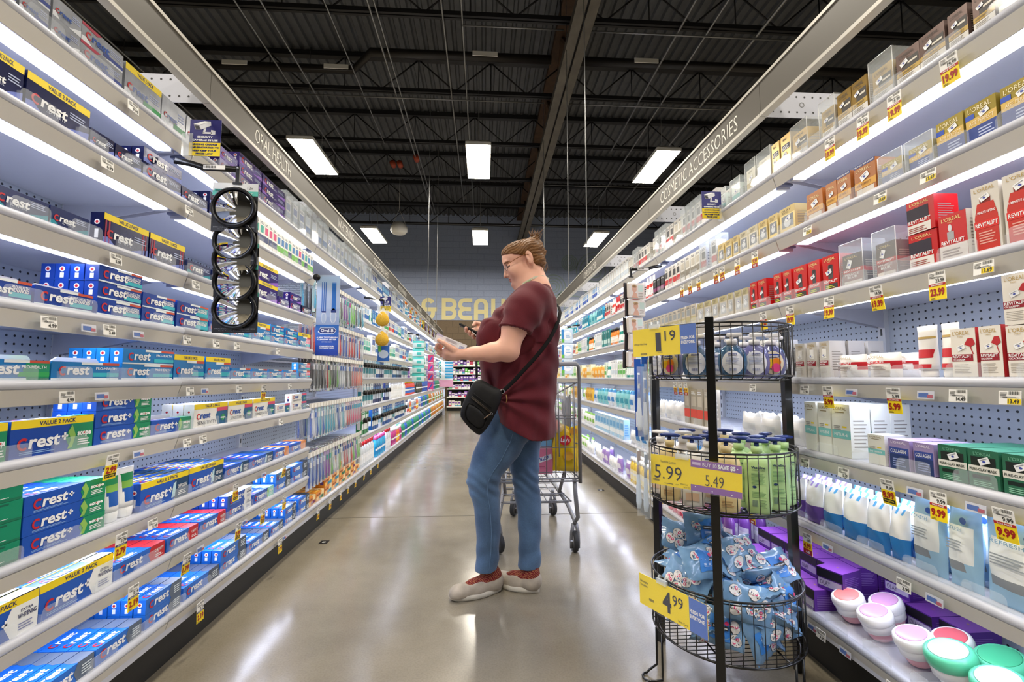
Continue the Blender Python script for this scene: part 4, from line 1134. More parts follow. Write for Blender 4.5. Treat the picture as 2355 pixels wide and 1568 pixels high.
            F.rect(0, w * .86, BH * .32, BH * .46, ink('98182A')); F.text('REVITALIFT', w * .05, BH * .39, BH * .055, WT, 3, .02, w=w * .76); F.text('CICACREAM' if kind[0] == 'c' else 'BRIGHT REVEAL', w * .05, BH * .335, BH * .035, WT, 3, .02, w=w * .5)
            F.lines(w * .08, w * .75, BH * .08, BH * .28, 6, ink('A8A096'), 1, .3); 
            if kind != 'bright': F.poly([(w * .55, BH * .66), (w * .7, BH * .78), (w * .9, BH * .78), (w * .98, BH * .66), (w * .8, BH * .6)], ink('B8242C'), 2); F.poly([(w * .76, BH * .62), (w * .8, BH * .62), (w * .9, BH * .46), (w * .86, BH * .46)], ink('B8242C'), 2); T.rect(w * .9, w, 0, D, RED); S.rect(0, D * .3, 0, BH, ink('B8242C'), 2)
            else: F.rect(w * .3, w * .7, BH * .52, BH * .78, ink('F0EEEA'))
            sticker(F, w * .42, BH * .6, w * .16)
        elif kind == 'clay':
            T.rect(0, w, 0, D, ink('3E8468')); F.text(br, w * .2, BH * .84, BH * .08, ink('7AB89A'), 2, .0, w=w * .6); F.rect(0, w, BH * .38, BH * .56, ink('E4E2D8')); F.text('PURE-CLAY MASK', w * .05, BH * .43, BH * .07, ink('26302A'), 3, .02, w=w * .88); F.rect(w * .1, w * .9, BH * .56, BH * .8, ink('1C2420'), 1); F.rect(w * .12, w * .7, BH * .22, BH * .32, ink('12221C')); F.lines(w * .15, w * .8, BH * .04, BH * .18, 3, ink('8AC4A4'), 2); sticker(F, w * .55, BH * .7, w * .18)
        elif kind == 'collagen':
            T.rect(0, w, 0, D, ink('B8A4D0')); F.text(br, w * .15, BH * .85, BH * .08, ink('F0E8F4'), 2, .0, w=w * .7); F.rect(w * .05, w * .95, 0, BH * .5, ink('26386E')); F.rect(w * .05, w * .95, BH * .5, BH * .72, ink('3A4C9A')); F.text('COLLAGEN', w * .12, BH * .55, BH * .11, WT, 3, .01, w=w * .72); F.lines(w * .2, w * .8, BH * .1, BH * .4, 4, ink('8C9AD0'), 2)
        elif kind in ('futur', 'eye'):
            F.text(br, w * .12, BH * .88, BH * .06, ink('8A7A50'), 2, .0, w=w * .7); F.rect(w * .2, w * .7, BH * .83, BH * .845, ink('8A7A50')); F.rect(0, w, BH * .34, BH * .5, ink('7CC4C4')); F.text('FUTUR-E' if kind == 'futur' else 'EYE DEFENSE', w * .12, BH * .39, BH * .055, WT, 2, .01, w=w * .72); F.rect(w * .55, w * .8, BH * .55, BH * .58, YEL); F.lines(w * .1, w * .5, BH * .5, BH * .6, 3, ink('9A9A94'), 2)
    o = mb.build('cosmetic_tube' if kind == 'tube' else 'wipe_packet' if kind in ('pack_rev', 'refresh', 'wipe_blue', 'wipe_purple') else 'cosmetic_box')
    if ins or kind == 'case':
        mc = MB(); CM = clear('F4FBFF', .13); e = .0015
        for bx in ((0, W - .002, -.004, -.004 + e), (0, W - .002, D + .006, D + .006 + e)): mc.box(*bx, .001, H, CM)
        mc.box(0, e, -.004, D + .006, .001, H, CM); mc.box(W - .002 - e, W - .002, -.004, D + .006, .001, H, CM); mc.box(0, W - .002, -.004, D + .006, H, H + e, CM)
        EDG = clear('FFFFFF', .5)
        for px in (0, W - .002):
            mc.cyl((px, -.004, .001), (px, -.004, H), .0011, EDG, 5)
        mc.cyl((0, -.004, H), (W - .002, -.004, H), .0011, EDG, 5)
        mc.build('security_case', o)
    BX[key] = [o, False]
    return BX[key]
cn = {}
for s, y0, y1, k in RROWS:
    i = cn.get(s, 0); cn[s] = i + 1
    W = y1 - y0; reps = 1
    if W > .09 and k in ('case', 'rev', 'olayg', 'silver_case', 'teal_case', 'mask', 'orange', 'bonus'): W *= .7
    depth = {'lb': 2, 'clay': 3, 'refresh': 3, 'wipe_blue': 3, 'wipe_purple': 3, 'cica': 2, 'bright': 3, 'collagen': 2, 'pack_rev': 2, 'lift': 2, 'futur': 3, 'rev': 2}.get(k, 1)
    st = {'triple': 2, 'cica_stack': 2, 'clay': 1}.get(k, 1)
    for d in range(depth):
        for q in range(st):
            H = BD[k][1]
            p = cbox(k, W - .001)
            D = p[0].dimensions[1] if False else (.052 if k in ('refresh', 'wipe_blue', 'wipe_purple') else .066)
            name = {'tube': 'squeeze tube', 'pack_rev': 'wipes', 'refresh': 'wipes', 'wipe_blue': 'wipes', 'wipe_purple': 'wipes'}.get(k, 'cosmetic box')
            put(p, 'R', y1 + .0, RZ[s] + q * (H + .001) + .0006, .016 + d * D, '%s, %s%s, %s facing, %s cosmetics shelf' % (BD[k][0], (STK[st][q] + ', ') if st > 1 else '', ROWN[d] if depth > 1 else 'single row', ordw(i), SHF[s]), name, 'boxes of one facing on the %s cosmetics shelf, %s along' % (SHF[s], ordw(i)), yaw=R.uniform(-.03, .03), tilt=0 if k not in ('refresh', 'wipe_blue', 'wipe_purple') else -.05)
# purple stacked boxes at the bottom
pb = {}
def pbox(L_, D_, H_):
    k = (L_, D_, H_)
    if k in pb: return pb[k]
    mb = MB(); P = mat('5A2E8C', .28, .2, key='purple_foil'); mb.box(0, L_, 0, D_, 0, H_, P)
    F = Face(mb, (0, 0, 0), (1, 0, 0), (0, 0, 1)); F.rect(0, L_, H_ * .55, H_ * .95, ink('15121A')); F.rect(L_ * .05, L_ * .95, H_ * .15, H_ * .5, ink('B8AEC4')); F.text('OLAY', L_ * .12, H_ * .22, H_ * .2, ink('3A2A50'), 2, .0, w=L_ * .4)
    E = Face(mb, (L_, 0, 0), (0, 1, 0), (0, 0, 1)); E.lines(D_ * .12, D_ * .88, H_ * .15, H_ * .8, 8, ink('8A6AB4'), 1, .3)
    T = Face(mb, (0, 0, H_), (1, 0, 0), (0, 1, 0)); T.rect(L_ * .45, L_ * .55, D_ * .45, D_ * .5, GOLD); T.rect(0, L_, 0, D_, mat('8A4CB0', .3, .1, key='purple_top'), 0.5)
    pb[k] = [mb.build('cosmetic_box'), False]; return pb[k]
for d in range(4):
    for k in range(5):
        y = 1.66 + k * .09
        for q in range(2 if d > 0 else 1):
            put(pbox(.086, .075, .07), 'R', y, RZ[6] + q * .0705 + .0006, .018 + d * .078, 'glossy purple box, %s, %s, %s column past the jars, bottom cosmetics shelf' % (['lower', 'upper'][q], ROWN[d], ordw(k)), 'cosmetic box', 'purple boxes past the jars')
for k, (y, z, off, yaw) in enumerate([(1.6, .072, .05, .35), (1.56, .0, .24, 0), (1.47, .0, .25, 0), (1.38, .0, .27, 0), (1.56, .0705, .26, .12)]):
    put(pbox(.086, .1, .07), 'R', y, RZ[6] + z + .0006, off, ['glossy purple box tipped askew on top of the purple stack', 'glossy purple box behind the pink-lidded jars, first of three', 'glossy purple box behind the pink-lidded jars, middle of three', 'glossy purple box behind the pink-lidded jars, last of three', 'flat purple box lying on the boxes behind the jars'][k], 'cosmetic box', None, yaw=yaw)
# cream jars
def jar(lid, insert, big=False, lname=''):
    r = empty('cream_jar')
    s = 1.15 if big else 1.0
    mb = MB(); W_ = mat('F1EEEA', .25, key='jar_white')
    mb.lathe([(.0, 0), (.026, 0), (.031, .004), (.036, .02), (.04, .04), (.042, .05)], mat('E2A8B0' if not big else 'EDEFEB', .3, key='jar_body'), 26); mb.lathe([(.042, .03), (.0425, .03), (.043, .05), (.0425, .054)], W_, 26)
    mb.v = [(x * s, y * s, z * s) for x, y, z in mb.v]; mb.build('jar_body', r)
    mb = MB(); mb.lathe([(.0435, .052), (.0465, .056), (.047, .068), (.045, .078), (.038, .083), (.036, .0825), (.0, .0815)], plastic(lid), 28)
    mb.lathe([(.036, .0826), (.034, .0835), (.02, .0845), (.0, .085)], plastic(insert), 28)
    mb.v = [(x * s, y * s, z * s) for x, y, z in mb.v]; mb.build('lid', r)
    return [r, False]
J1 = jar('F1EEEC', 'F08A84'); J2 = jar('F1EEEC', 'D8A0CC'); J3 = jar('F1EEEC', 'E86A74'); J4 = jar('5CC49A', 'B8E0CC', True); J5 = jar('5CC49A', '4CB888', True)
T0 = -.55
JL = [(J1, 1.50, .055, .02, 'coral insert, first by the purple boxes'), (J2, 1.46, .15, .0, 'mauve insert, behind the coral-insert jar'), (J2, 1.395, .055, .0, 'mauve insert, in the middle of the front row'), (J2, 1.27, .055, .0, 'mauve insert, beside the first green-lidded jar'), (J3, 1.25, .15, .0, 'rose red insert, in the back row')]
for j, (p, y, off, z, t) in enumerate(JL):
    put(p, 'R', y, RZ[6] + .012, off + .045, 'white-lidded cream jar with ' + t, 'cream jar', 'cream jars on the bottom shelf', tilt=.32)
JG = [(J4, 1.165, .05, 'pale top, nearest the pink jars'), (J5, 1.13, .15, 'deep green top, behind the pale-topped jar'), (J5, 1.08, .24, 'deep green top, rearmost of the green jars'), (J4, 1.05, .05, 'pale top, second in the front row'), (J5, 1.0, .15, 'deep green top, second row'), (J4, .94, .06, 'pale top, last in the front row'), (J5, .92, .2, 'deep green top, tipped at the row end'), (J4, .86, .12, 'pale top at the frame edge')]
for j, (p, y, off, t) in enumerate(JG):
    put(p, 'R', y, RZ[6] + .016, off + .05, ('green-lidded cream jar with ' + t).replace('nearest', 'beside'), 'cream jar', 'green-lidded jars on the bottom shelf', tilt=.3)
# ---------------------------------------------------------------- the rest of the stock, further down the aisle
GP = {}
def gbox(c1, c2, c3, W=.06, H=.14, D=.05, knob=False, case=False, txt=None):
    key = ('b', c1, c2, c3, W, H, knob, case)
    if key in GP: return GP[key]
    mb = MB(); mb.box(0, W, 0, D, 0, H, card(c1)); F = Face(mb, (0, 0, 0), (1, 0, 0), (0, 0, 1), .0006)
    F.rect(0, W, H * .18, H * .42, ink(c2)); F.rect(W * .15, W * .85, H * .5, H * .78, ink(c3)); F.lines(W * .15, W * .8, H * .84, H * .94, 2, ink('5A6070' if c1[0] in 'CDEF' else 'E8EAEE'), 1)
    E0 = Face(mb, (0, D, 0), (0, -1, 0), (0, 0, 1), .0006); E0.rect(D * .2, D * .8, H * .2, H * .6, ink(c2)); E1 = Face(mb, (W, 0, 0), (0, 1, 0), (0, 0, 1), .0006); E1.lines(D * .15, D * .8, H * .2, H * .8, 5, ink(c3))
    o = mb.build('boxed_product')
    if knob:
        m2 = MB(); m2.cyl((W * .5, -.03, H * .55), (W * .5, 0, H * .55), .022, BLACK, 12); m2.box(-.001, W + .001, -.002, 0, H * .53, H * .57, BLACK); m2.box(W * .48, W * .52, -.002, 0, 0, H, BLACK); m2.build('security_lock', o)
    if case:
        m2 = MB(); C_ = clear('F4FBFF', .22); e = .001; w0, w1, d0, d1, h1 = -.008, W + .008, -.008, D + .008, H + .03
        m2.box(w0, w1, d0, d0 + e, 0, h1, C_); m2.box(w0, w0 + e, d0, d1, 0, h1, C_); m2.box(w1 - e, w1, d0, d1, 0, h1, C_); m2.box(w0, w1, d0, d1, h1, h1 + e, C_); m2.build('security_case', o)
    GP[key] = [o, False]; return GP[key]
def gbottle(c, cap, lab, W=.07, H=.2, pump=False, D=None):
    key = ('o', c, cap, lab, W, H, pump)
    if key in GP: return GP[key]
    D = D or W * .62; sy = D / W
    mb = MB(); b = mat(c, .15, key='bottle_' + c, coat=.3)
    hb = H * .84; r = W / 2; nk = .016 if not pump else .014
    mb.lathe([(r * .9, 0), (r, .006), (r, hb * .72), (r * .9, hb * .84), (r * .55, hb * .95), (nk, hb)], b, 14, (r, D / 2, 0), 1, sy); o = mb.build('bottle')
    mc = MB()
    if pump:
        mc.cyl((r, D / 2, hb), (r, D / 2, hb + .016), .016, plastic(cap), 12); mc.cyl((r, D / 2, hb + .016), (r, D / 2, hb + .036), .005, plastic(cap), 8); mc.bbox(r - .012, r + .034, D / 2 - .009, D / 2 + .009, hb + .036, hb + .047, plastic(cap), .003)
    else: mc.cyl((r, D / 2, hb), (r, D / 2, H), .017, plastic(cap), 12, r2=.0155)
    mc.build('cap' if not pump else 'pump_head', o)
    ml = MB(); vs = []
    for z in (hb * .16, hb * .62): vs.append([(r + (r + .0006) * math.cos(PI + PI * (j + .8) / 11.6), D / 2 + (r + .0006) * sy * math.sin(PI + PI * (j + .8) / 11.6), z) for j in range(11)])
    ml.loft(vs, ink(lab), False, True, False); vs = []
    for z in (hb * .38, hb * .5): vs.append([(r + (r + .0012) * math.cos(PI + PI * (j + 2) / 14), D / 2 + (r + .0012) * sy * math.sin(PI + PI * (j + 2) / 14), z) for j in range(11)])
    ml.loft(vs, ink('F2F3F5' if lab not in ('F2F3F5', 'EDEBE6') else '3A6AB0'), False, True, False); ml.build('printed_label', o)
    GP[key] = [o, False]; return GP[key]
def gpouch(c1, c2, W=.11, H=.13, T=.045):
    key = ('p', c1, c2, W, H)
    if key in GP: return GP[key]
    mb = MB(); n = 7; a = mat(c1, .3, key='film_' + c1); b = mat(c2, .3, key='film_' + c2)
    for sgn in (-1, 1):
        vs = []
        for i in range(n + 1):
            for j in range(n + 1):
                u, v = i / n, j / n; g = (math.sin(PI * u) ** .5 if 0 < u < 1 else 0) * (math.sin(PI * v) ** .6 if 0 < v < 1 else 0)
                vs.append((W * u, T / 2 + sgn * T / 2 * g + .004 * math.sin(8 * u + 11 * v + W * 90) * g, H * v + .004 * math.sin(17 * u)*(v > .9)))
        o = len(mb.v); mb.v.extend(vs)
        for i in range(n):
            for j in range(n):
                f = (i * (n + 1) + j, (i + 1) * (n + 1) + j, (i + 1) * (n + 1) + j + 1, i * (n + 1) + j + 1)
                mb.f.append(tuple(q + o for q in (f if sgn < 0 else f[::-1]))); mb.mi.append(mb.m(b if (j in (2, 3) and 0 < i < 6) or j == 6 else a)); mb.sm.append(True)
    GP[key] = [mb.build('soft_packet'), False]; return GP[key]
def gtube(c, band, W=.045, H=.15):
    key = ('t', c, band, W, H)
    if key in GP: return GP[key]
    mb = MB(); b = plastic(c); rg = []
    for t in range(6):
        a = t / 5; rg.append([(W / 2 + W / 2 * (.7 + .3 * a) * math.cos(2 * PI * j / 14), .02 + (.018 * (1 - a) + .001) * math.sin(2 * PI * j / 14), .02 + a * (H - .02)) for j in range(14)])
    mb.loft(rg[:3], b, False); mb.loft(rg[2:4], plastic(band), False); mb.loft(rg[3:], b, False); o = mb.build('squeeze_tube')
    m2 = MB(); m2.lathe([(.014, 0), (.016, .003), (.016, .021)], plastic(band), 14, (W / 2, .02, 0)); m2.build('cap', o)
    GP[key] = [o, False]; return GP[key]
def gbrush(c1, c2, c3, H=.19, W=.034):
    key = ('br', c1, c2, c3)
    if key in GP: return GP[key]
    mb = MB(); F = Face(mb, (-W / 2, 0, -H), (1, 0, 0), (0, 0, 1)); mb.box(-W / 2, W / 2, 0, .0012, -H, .02, card(c3)); F.rect(W * .1, W * .9, H * .03, H * .2, ink(c2)); mb.tube([(0, -.004, .0), (0, -.007, .018)], .002, WHITE, 4)
    mb.box(-.004, .004, .003, .004, .008, .014, BLACK)
    mb.tube([(0, -.009, -H + .02), (0, -.011, -H * .7), (0, -.008, -H * .45), (0, -.007, -H * .25), (0, -.008, -H * .1)], [.006, .0065, .004, .0028, .005], plastic(c1), 8)
    mb.box(-.0055, .0055, -.02, -.011, -H * .26, -H * .09, ink(c2))
    o = mb.build('toothbrush_pack')
    m2 = MB(); C_ = clear('F4FBFF', .14); a, b, z0, z1 = -W * .42, W * .42, -H * .95, -H * .03
    m2.loft([[(a, 0, z0), (b, 0, z0), (b, 0, z1), (a, 0, z1)], [(a + .004, -.024, z0 + .005), (b - .004, -.024, z0 + .005), (b - .004, -.024, z1 - .005), (a + .004, -.024, z1 - .005)]], C_, True, False); m2.build('clear_blister', o)
    GP[key] = [o, False]; return GP[key]
SEQ = {}
TOTAL = {}
def run(side, zi, Y0, Y1, protos, gap=.006, stack=1, rows=1, dstep=.07, tilt=0.0, hang=False):
    """protos: list of (prototype, description, category, width, height); goes round the list facing by facing in small blocks"""
    zs = (LZF if Y0 >= 4.1 or side == 'R' else [LZ[0]] * 6 + [LZ[8]]) if side == 'L' else RZ
    z = zs[zi]; y = Y0; i = 0; nm = 'oral care' if side == 'L' else 'cosmetics'
    while y < Y1 - .02:
        blk = R.choice([2, 3, 3, 4]) if len(protos) > 1 else 99
        p, desc, cat, W, H = protos[i % len(protos)]; i += 1
        for _ in range(blk):
            if y + W > Y1: return
            if R.random() < .04: y += W; continue
            bay = min(9, int((y - .45) / BAY))
            for d in range(rows if R.random() < .85 else 1):
                for q in range(stack):
                    k = (desc, side, zi, bay, d, q); c = SEQ.get(k, 0); SEQ[k] = c + 1
                    yy = y if side == 'L' else y + W
                    lab = '%s, %s along, %s%s shelf, %s %s bay' % (desc, ordw(c), ('back row, ' if d else ''), (['top', 'second', 'third', 'fourth', 'fifth', 'sixth', 'bottom'][zi]), ordw(bay), nm)
                    if stack > 1: lab = lab.replace(' along', ' along, %s' % STK[stack][q].split(' of')[0].replace(' up', ' up'))
                    p[0].name = desc.replace('with ', 'with_').split(' with_')[0].split(' in clear')[0].split(' ', 1)[-1].replace('and ', '').replace(' ', '_') if not p[1] else p[0].name
                    put(p, side, yy + R.uniform(-.0015, .0015), z + q * (H + .001) + .0006, .016 + d * dstep, lab, cat, 'stock in the %s %s bay, %s shelf' % (ordw(bay), nm, ['top', 'second', 'third', 'fourth', 'fifth', 'sixth', 'bottom'][zi]), yaw=R.uniform(-.04, .04), tilt=tilt)
            y += W + gap
    return
def B(c1, c2, c3, desc, W=.06, H=.14, **k): return (gbox(c1, c2, c3, W, H, **k), desc, 'box', W, H)
def O(c, cap, lab, desc, W=.07, H=.2, **k): return (gbottle(c, cap, lab, W, H, **k), desc, 'bottle', W, H)
def P_(c1, c2, desc, W=.11, H=.13): return (gpouch(c1, c2, W, H), desc, 'packet', W, H)
def T_b(c, band, desc, W=.045, H=.15): return (gtube(c, band, W, H), desc, 'tube', W, H)
wcase = B('F0F1F4', 'B8C4D8', '6A7EB8', 'white kit box in clear case', .07, .13, case=True); wcase2 = B('E9ECF0', '3E78C0', 'C9D4E6', 'white and blue kit box in clear case', .08, .15, case=True)
gumb = B('F1EFEA', '2E3E70', '2BA89A', 'slim white box with teal dot', .042, .125); gump = B('F1EFEA', '2E3E70', 'D83A78', 'slim white box with pink dot', .042, .125); grn = B('F0F1EC', '6CB84A', '3A7AB8', 'slim white box with green foot', .042, .12)
run('L', 0, 2.46, 4.1, [wcase, wcase2], .02)
# slim boxes at the end of the second oral care bay
y = 2.15
for i in range(16):
    p = [gumb, gumb, gump, gump, gump, grn, grn, grn, gumb, grn, grn, gump, grn, gumb, grn, grn][i]
    put(p[0], 'L', y, LZ[1] + .0006, .016, '%s, %s slim box along the second oral care shelf' % (p[1], ordw(i)), 'box', 'slim white boxes on the second oral care shelf'); y += .0455
orange = lambda L_: carton('baking', L_, .055)
seq = 0
for blk, (y0, L_, st, rows) in enumerate([(2.93, .13, 1, 5), (3.07, .14, 1, 4), (3.22, .15, 2, 4), (3.38, .15, 2, 3), (3.54, .14, 3, 3), (3.69, .14, 2, 3), (3.84, .13, 2, 3), (3.98, .12, 1, 3)]):
    for d in range(rows):
        for q in range(st):
            put(orange(L_), 'L', y0, LZ[8] + q * .0555 + .0006, .018 + d * .038, '%s, %s, %s, %s block, third oral care bay' % (DESC['baking'], STK[st][q] or 'single', ROWN[d], ordw(blk)), 'toothpaste', 'orange cartons at the foot of the third oral care bay')
wb = B('EDF1F6', '2E6EC0', '9CC0E6', 'white and blue flosser box', .07, .15); bb = B('2C7CC8', 'E8EEF4', '8CC8EC', 'bright blue brush head box', .07, .14); wt = B('F2F3F5', 'C8CCD4', '3A5AA8', 'tall white brush box', .06, .18)
run('L', 0, 4.15, 6.2, [wcase2, wt, wb, bb, wt], .008); run('L', 0, 6.3, 8.0, [O('F2F0E8', 'F08A2A', '3AA0D0', 'white rinse bottle with orange cap', .06, .2), O('7CC0E8', 'F2F3F5', 'F2F3F5', 'pale blue rinse bottle with white cap', .06, .19), O('F4C83A', 'F2F3F5', 'D8402A', 'yellow kids rinse bottle', .06, .18)]); run('L', 0, 8.1, 12.5, [B('F2D43A', '22242A', '22242A', 'yellow and black box', .07, .16), B('4A2A4E', '7A4A8A', 'C8B0D0', 'dark plum box', .08, .16), wt])
elk = B('1E5AA8', 'F0F2F4', '7CC0E0', 'blue electric toothbrush box with black lock', .085, .2, knob=True); wlk = B('E4E8EC', '2E8A9A', 'A8C8D8', 'pale electric toothbrush box with black lock', .085, .2, knob=True); glk = B('2C8A4A', 'F0F2F0', 'E8EEE8', 'green and white irrigator box with black lock', .12, .22, knob=True); nlk = B('22306A', 'C8D0E0', '5A8AC8', 'navy electric toothbrush box with black lock', .085, .2, knob=True)
run('L', 3, 4.13, 6.5, [wlk, wlk, elk, nlk], .01, rows=1); run('L', 4, 4.13, 5.3, [wlk, nlk], .01); run('L', 5, 4.13, 4.5, [glk], .01); run('L', 5, 4.5, 6.4, [elk, wlk, elk], .01)
tl = B('E8F0EE', '2A9A8A', '8AD0C4', 'white and teal flosser box', .07, .14); rd = B('F2EEEC', 'D8342C', '3A5AA8', 'white and red rinse box', .07, .15); gd = B('F0F4F0', '3AA85A', '8AC8A0', 'white and green paste box', .07, .13); pr = B('7A4AA8', 'E8E0F0', 'C8A8E0', 'purple denture box', .07, .13)
run('L', 1, 4.13, 12.5, [wb, tl, bb, wt, gd, rd], .008); run('L', 2, 4.13, 12.5, [tl, wt, wb, rd, bb, gd], .008, rows=1)
run('L', 3, 6.6, 12.5, [pr, tl, wb, tl, pr], .008)
blu = O('1E62C8', 'F2F3F5', '2A50B0', 'deep blue mouthwash bottle', .085, .21); gre = O('12966A', 'F2F3F5', '0E7A50', 'green mouthwash bottle', .085, .21); amb = O('C87A1E', 'EDEBE6', 'B86A14', 'amber mouthwash bottle', .085, .21); blk_ = O('30342E', 'F2C82A', '4A4A3A', 'dark rinse bottle with yellow cap', .075, .21); clr = O('D8DEE4', 'C8242C', 'E8EAEE', 'clear rinse bottle with red cap', .075, .22); cyn = O('2AA8DC', 'E85AA8', '1E88C8', 'cyan kids rinse bottle with pink cap', .07, .2); mag = O('C83A8A', 'F2F3F5', 'A82A7A', 'magenta kids rinse bottle', .065, .19); org = O('E8683A', 'F2F3F5', 'F2C83A', 'orange kids rinse bottle', .06, .18)
run('L', 4, 5.4, 6.4, [O('F0F0EE', 'F2F3F5', 'E8EAEC', 'white rinse bottle', .07, .2)], rows=1); run('L', 4, 6.4, 7.3, [O('E84A34', 'F2D02A', '3A6AC8', 'red rinse bottle with yellow cap', .07, .2)], rows=2); run('L', 4, 7.3, 8.1, [blk_], rows=2); run('L', 4, 8.1, 10.2, [blu], rows=2); run('L', 4, 10.2, 12.5, [gre], rows=2)
run('L', 5, 6.5, 8.0, [rd, org, wb], rows=1); run('L', 5, 8.0, 9.2, [blu, gre], rows=2); run('L', 5, 9.2, 12.5, [amb, O('E8EEF2', 'F2F3F5', '7AC080', 'white and green rinse bottle', .08, .2)], rows=1)
run('L', 6, 4.16, 4.7, [clr], rows=3, dstep=.06); run('L', 6, 4.72, 5.2, [cyn], rows=3, dstep=.06); run('L', 6, 5.22, 5.5, [clr], rows=2, dstep=.06); run('L', 6, 5.52, 6.2, [mag, org], rows=2, dstep=.06); run('L', 6, 6.22, 8.2, [gre, blu, gre], rows=3, dstep=.06); run('L', 6, 8.2, 9.6, [blu, gre], rows=3, dstep=.06); run('L', 6, 9.6, 12.5, [amb, O('D8A83A', 'F2F3F5', 'C8902A', 'golden rinse bottle', .085, .21)], rows=2, dstep=.06)
# peg rows of toothbrushes in the third oral care bay
ub = [o for o in bpy.data.objects if o.get('label', '').startswith('white lit oral care shelving bay, third')][0]
for zi, (zt, n, cols) in enumerate([(1.60, 18, 'kgpmt'), (1.33, 16, 'rrbw'), (1.10, 22, 'kkgwro'), (.80, 22, 'btwrc'), (.50, 20, 'bpwrg')]):
    mb = MB(); mb.box(0, BAY, .01, .016, zt + .012, zt + .042, RAILW)
    for q in range(int(n)):
        x = .04 + q * (BAY - .08) / (n - 1); mb.cyl((x, .42, zt + .018), (x, .012, zt + .018), .0022, CHROME, 5)
        mb.box(x - .014, x + .014, .008, .0099, zt + .014, zt + .038, PAPER)
    mb.box(0, BAY, .38, .425, zt + .005, zt + .035, SHELFW)
    mb.build('peg_hooks', ub)
    CC = {'k': ('1A1A1E', 'D8D8DC', '3A3A40'), 'g': ('6CC03A', 'F0F0F0', 'DDEBD0'), 'p': ('8A3AA8', '2AA8A0', 'C8A8D8'), 'm': ('2A9A9A', 'C83A8A', 'BEE4E0'), 't': ('2AA8C8', 'F0F0F0', 'C8ECF0'), 'r': ('C8222A', '3A5AA8', 'E8D0D0'), 'b': ('2A5AB8', 'E8EAEE', 'A8C0E4'), 'w': ('E8EAEE', '3A6AC0', 'D8DEE8'), 'o': ('E8683A', '2A4A8A', 'F0D8C8'), 'c': ('C82A6A', '2AA8C8', 'E4D0DC')}
    CN = {'k': 'black', 'g': 'lime', 'p': 'violet', 'm': 'teal', 't': 'aqua', 'r': 'red', 'b': 'blue', 'w': 'white', 'o': 'orange', 'c': 'crimson'}
    for q in range(n):
        x = .04 + q * (BAY - .08) / (n - 1); ch = cols[(q * len(cols)) // n] if R.random() < .6 else R.choice(cols)
        for d in range(2):
            put(gbrush(*CC[ch]), 'L', JY[2] + x, zt, .024 + d * .075, '%s toothbrush pack hanging %s from the near end, %s, %s peg row' % (CN[ch], ordw(q), 'front' if d == 0 else 'behind', ORD[zi]), 'toothbrush pack', 'toothbrush packs on the %s peg row' % ORD[zi], yaw=R.uniform(-.25, .25))
for y, zt in ((3.0, .5), (3.22, .5), (2.95, .8)):
    pass
# ---- cosmetics side
rw = B('EDE9E4', 'C8202A', '3A3A40', 'white and red serum box', .05, .13); gw = B('E4E2DC', '8A8478', 'C4BEB0', 'pearl grey cream box', .055, .13); ww = B('F4F4F4', 'C8D4E0', 'E0E6EC', 'glossy white cream box', .06, .15); bw = B('EEF3F8', '2A5AC0', '8AB4E8', 'white and blue cleanser box', .06, .14); tb = B('3AA8C8', 'E8F4F6', '1E7A9A', 'turquoise cleanser box', .07, .13); yw = B('F2E8B8', 'E8B83A', 'F4F0E0', 'pale yellow lotion box', .06, .14); gn = B('E8F2E4', '5AB04A', 'A8D098', 'white and green acne box', .06, .14); bk = B('1E1C20', '8A2A6A', '3A3640', 'black cream box', .06, .1)
rwc = B('E6E4E2', 'B82430', '30343E', 'silver and red serum box in clear case', .05, .13, case=True)
sw = T_b('F4F4F2', 'E0483A', 'white squeeze tube with red band'); st_ = T_b('EDF2F0', '2A9A8A', 'white squeeze tube with teal band'); sy_ = T_b('F4E8C0', 'F0A03A', 'cream squeeze tube with orange band')
wp = P_('F4F4F4', 'E4E8EC', 'white facial wipe packet', .13, .1); wg = P_('F4F6F2', '8AC850', 'white and green wipe packet', .12, .13); wbp = P_('DCE8F4', '3A8AD0', 'pale blue wipe packet', .12, .14); op = P_('F0A83A', 'F4D8A0', 'orange face pad packet', .12, .12); tp_ = P_('8AD0D8', '3AA0B8', 'aqua wipe packet', .12, .14); pp = P_('A88AD0', 'E8E4F0', 'lavender wipe packet', .11, .14)
run('R', 0, 2.12, 3.5, [rw, rwc, gw], .006, rows=2); run('R', 0, 3.5, 4.5, [ww], .008); run('R', 0, 4.5, 6.5, [bw, ww], .008); run('R', 0, 6.5, 8.5, [ww, gw, tb], .01); run('R', 0, 8.5, 12.5, [yw, gn, ww], .01)
run('R', 1, 2.14, 3.0, [rwc, gw, rw, bk], .008); run('R', 1, 3.0, 4.3, [sw, rw, T_b('C8202A', 'E8E8E8', 'red squeeze tube')], .012); run('R', 1, 4.3, 6.2, [tb, tp_, tb, bw], .008); run('R', 1, 6.2, 12.5, [gn, ww, sy_, st_], .012)
run('R', 2, 2.38, 3.4, [B('C9C2B4', 'B8AE84', '9AA0A4', 'glass mask jar box', .055, .11)], .006); run('R', 2, 3.4, 5.0, [ww, st_, O('F08A2A', '2A2A2A', 'F4E8D8', 'orange serum bottle', .05, .14), B('2A8A8A', 'C8E4E0', '1E6A6A', 'dark teal peel box', .06, .15)], .01); run('R', 2, 5.0, 12.5, [ww, gn, sy_, rw, bw], .01)
run('R', 3, 1.64, 2.9, [gw, ww, st_], .01, rows=2); run('R', 3, 2.95, 4.3, [gn, ww, st_], .008); run('R', 3, 4.3, 5.6, [op, yw], .008); run('R', 3, 5.6, 12.5, [gn, ww, yw, sy_], .01)
